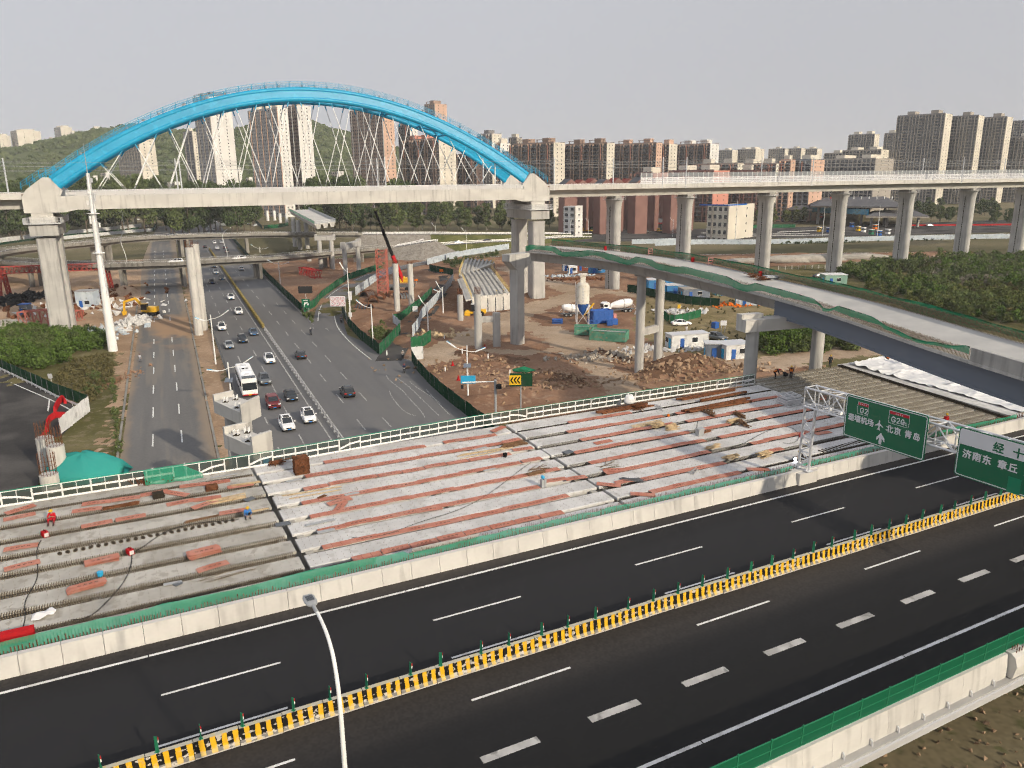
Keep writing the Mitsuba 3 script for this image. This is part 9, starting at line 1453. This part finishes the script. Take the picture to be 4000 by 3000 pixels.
P=gp(*qE((690,1520))[0]);r0=np.random.default_rng(3);hu=trimesh.convex.convex_hull(r0.normal(0,1,(40,3))*[.75,.5,.25]);W('netting_heap','crumpled heap of bright green netting on the dug earth','net',(np.array(hu.vertices)+P+[0,0,.4],np.array(hu.faces)),'green_net')
for i,(q,h)in enumerate([(qE((418,1425))[0],1),(qE((585,1545))[0],1),(qE((218,1375))[0],1),(qE((82,1500))[0],.8),(qE((80,1235))[0],.8),(zB((388,775))[0],1)]):P=gp(*q);W('stake','small white marker stake in the earth, '+['centre of the pit','right of the green netting heap','by the low column frame','near the red cone','by the pale timber heap','at the fence corner'][i],'stake',MB().box(P+[0,0,h/2],(.22,.22,h)),'white')
for i,q in enumerate([qE((140,1440))[0],qE((395,1310))[0],qE((182,1565))[0],zA((530,335))[0]]):P=gp(*q);W('traffic_cone','red traffic cone '+['leaning in the shallow pit','at the low column frame','by the green fence and lamp','at the grey cabinet hut'][i],'cone',MB().tube([P,P+[0,0,.9]],[.3,.05],8).box(P+[0,0,.03],(.7,.7,.06)),'red')
for i,(q,rx,ry,h)in enumerate([(qF((640,690))[0],12,3,1.6),(qF((960,690))[0],14,3.5,2.4),(qF((1160,690))[0],14,3.5,2.6),(qF((1530,685))[0],16,3.5,2.2),(zA((60,440))[0],7,4,1.8)]):P=gp(*q);r_=np.random.default_rng(i);W('gravel_heap','pale netted gravel heap '+['left of the third viaduct pier','right of the third viaduct pier','left of the fourth viaduct pier','right of the fourth viaduct pier','at the left edge by the lattice cage'][i],'heap',MB().loft([[P+[rx*k*math.cos(a)*(1+.12*math.sin(3*a+i)),ry*k*math.sin(a),h*z+.12*math.sin(4*a)]for a in np.arange(18)*math.pi/9]for k,z in((1,-.1),(.72,.65),(.4,.95),(.08,1))]),'gravel',smooth=True)
m=MB();P=polyline(gpl(qF((900,755),(1250,752),(1640,730),(2211,690))),34);[m.box(p+[0,0,.7],(.18,.18,1.5))for p in P];g=thing('post_fence','row of pale concrete posts with wire in front of the viaduct piers','fence');part(g,'post',m,'concrete_pale',kind='stuff');m=MB();[m.tube([P[i]+[0,0,z],P[i+1]+[0,0,z]],.02,3,False)for i in range(33)for z in(.5,.9,1.3)];part(g,'wire',m,'steel_grey',kind='stuff')
for i in range(4):P=gp(*qD([(722,285),(776,282),(820,300),(870,298)][i])[0]);z=zat(P[0],P[1],700+.5*[205,205,228,228][i]);W('white_column','white round column far beyond the overpasses, '+['first','second','third','fourth'][i]+' from the left','column',roundcol(MB(),P[0],P[1],P[2]-.3,z,1.1),'steel_white',smooth=40)
for i,(q,f)in enumerate([(zB((1180,362))[0],0),(zB((1228,355))[0],1),(zC((1062,575))[0],2)]):P=np.array(Z(*q,[5.0,5.0,0][f]))if f<2 else gp(*q);person(['worker in grey crouching on the trough deck, left one','worker in grey crouching on the trough deck, right one','man in white standing above the grey-white site hut'][f],P,1.0+i,'crouch' if f<2 else 'stand',(.3,.3,.28)if f<2 else(.7,.7,.7),(.3,.3,.28)if f<2 else(.6,.6,.6),'yellow' if f<2 else None)
scene['haze_air']={'type':'homogeneous','albedo':{'type':'rgb','value':[.94,.95,.97]},'sigma_t':.00013}
put(struct('haze','thin grey haze over the whole place','stuff'),{'type':'cube','to_world':T().translate([0,4300,88.5]).scale([6200,4900,90]),'bsdf':{'type':'null'},'interior':{'type':'ref','id':'haze_air'}})
scene['camera']['medium']={'type':'ref','id':'haze_air'}
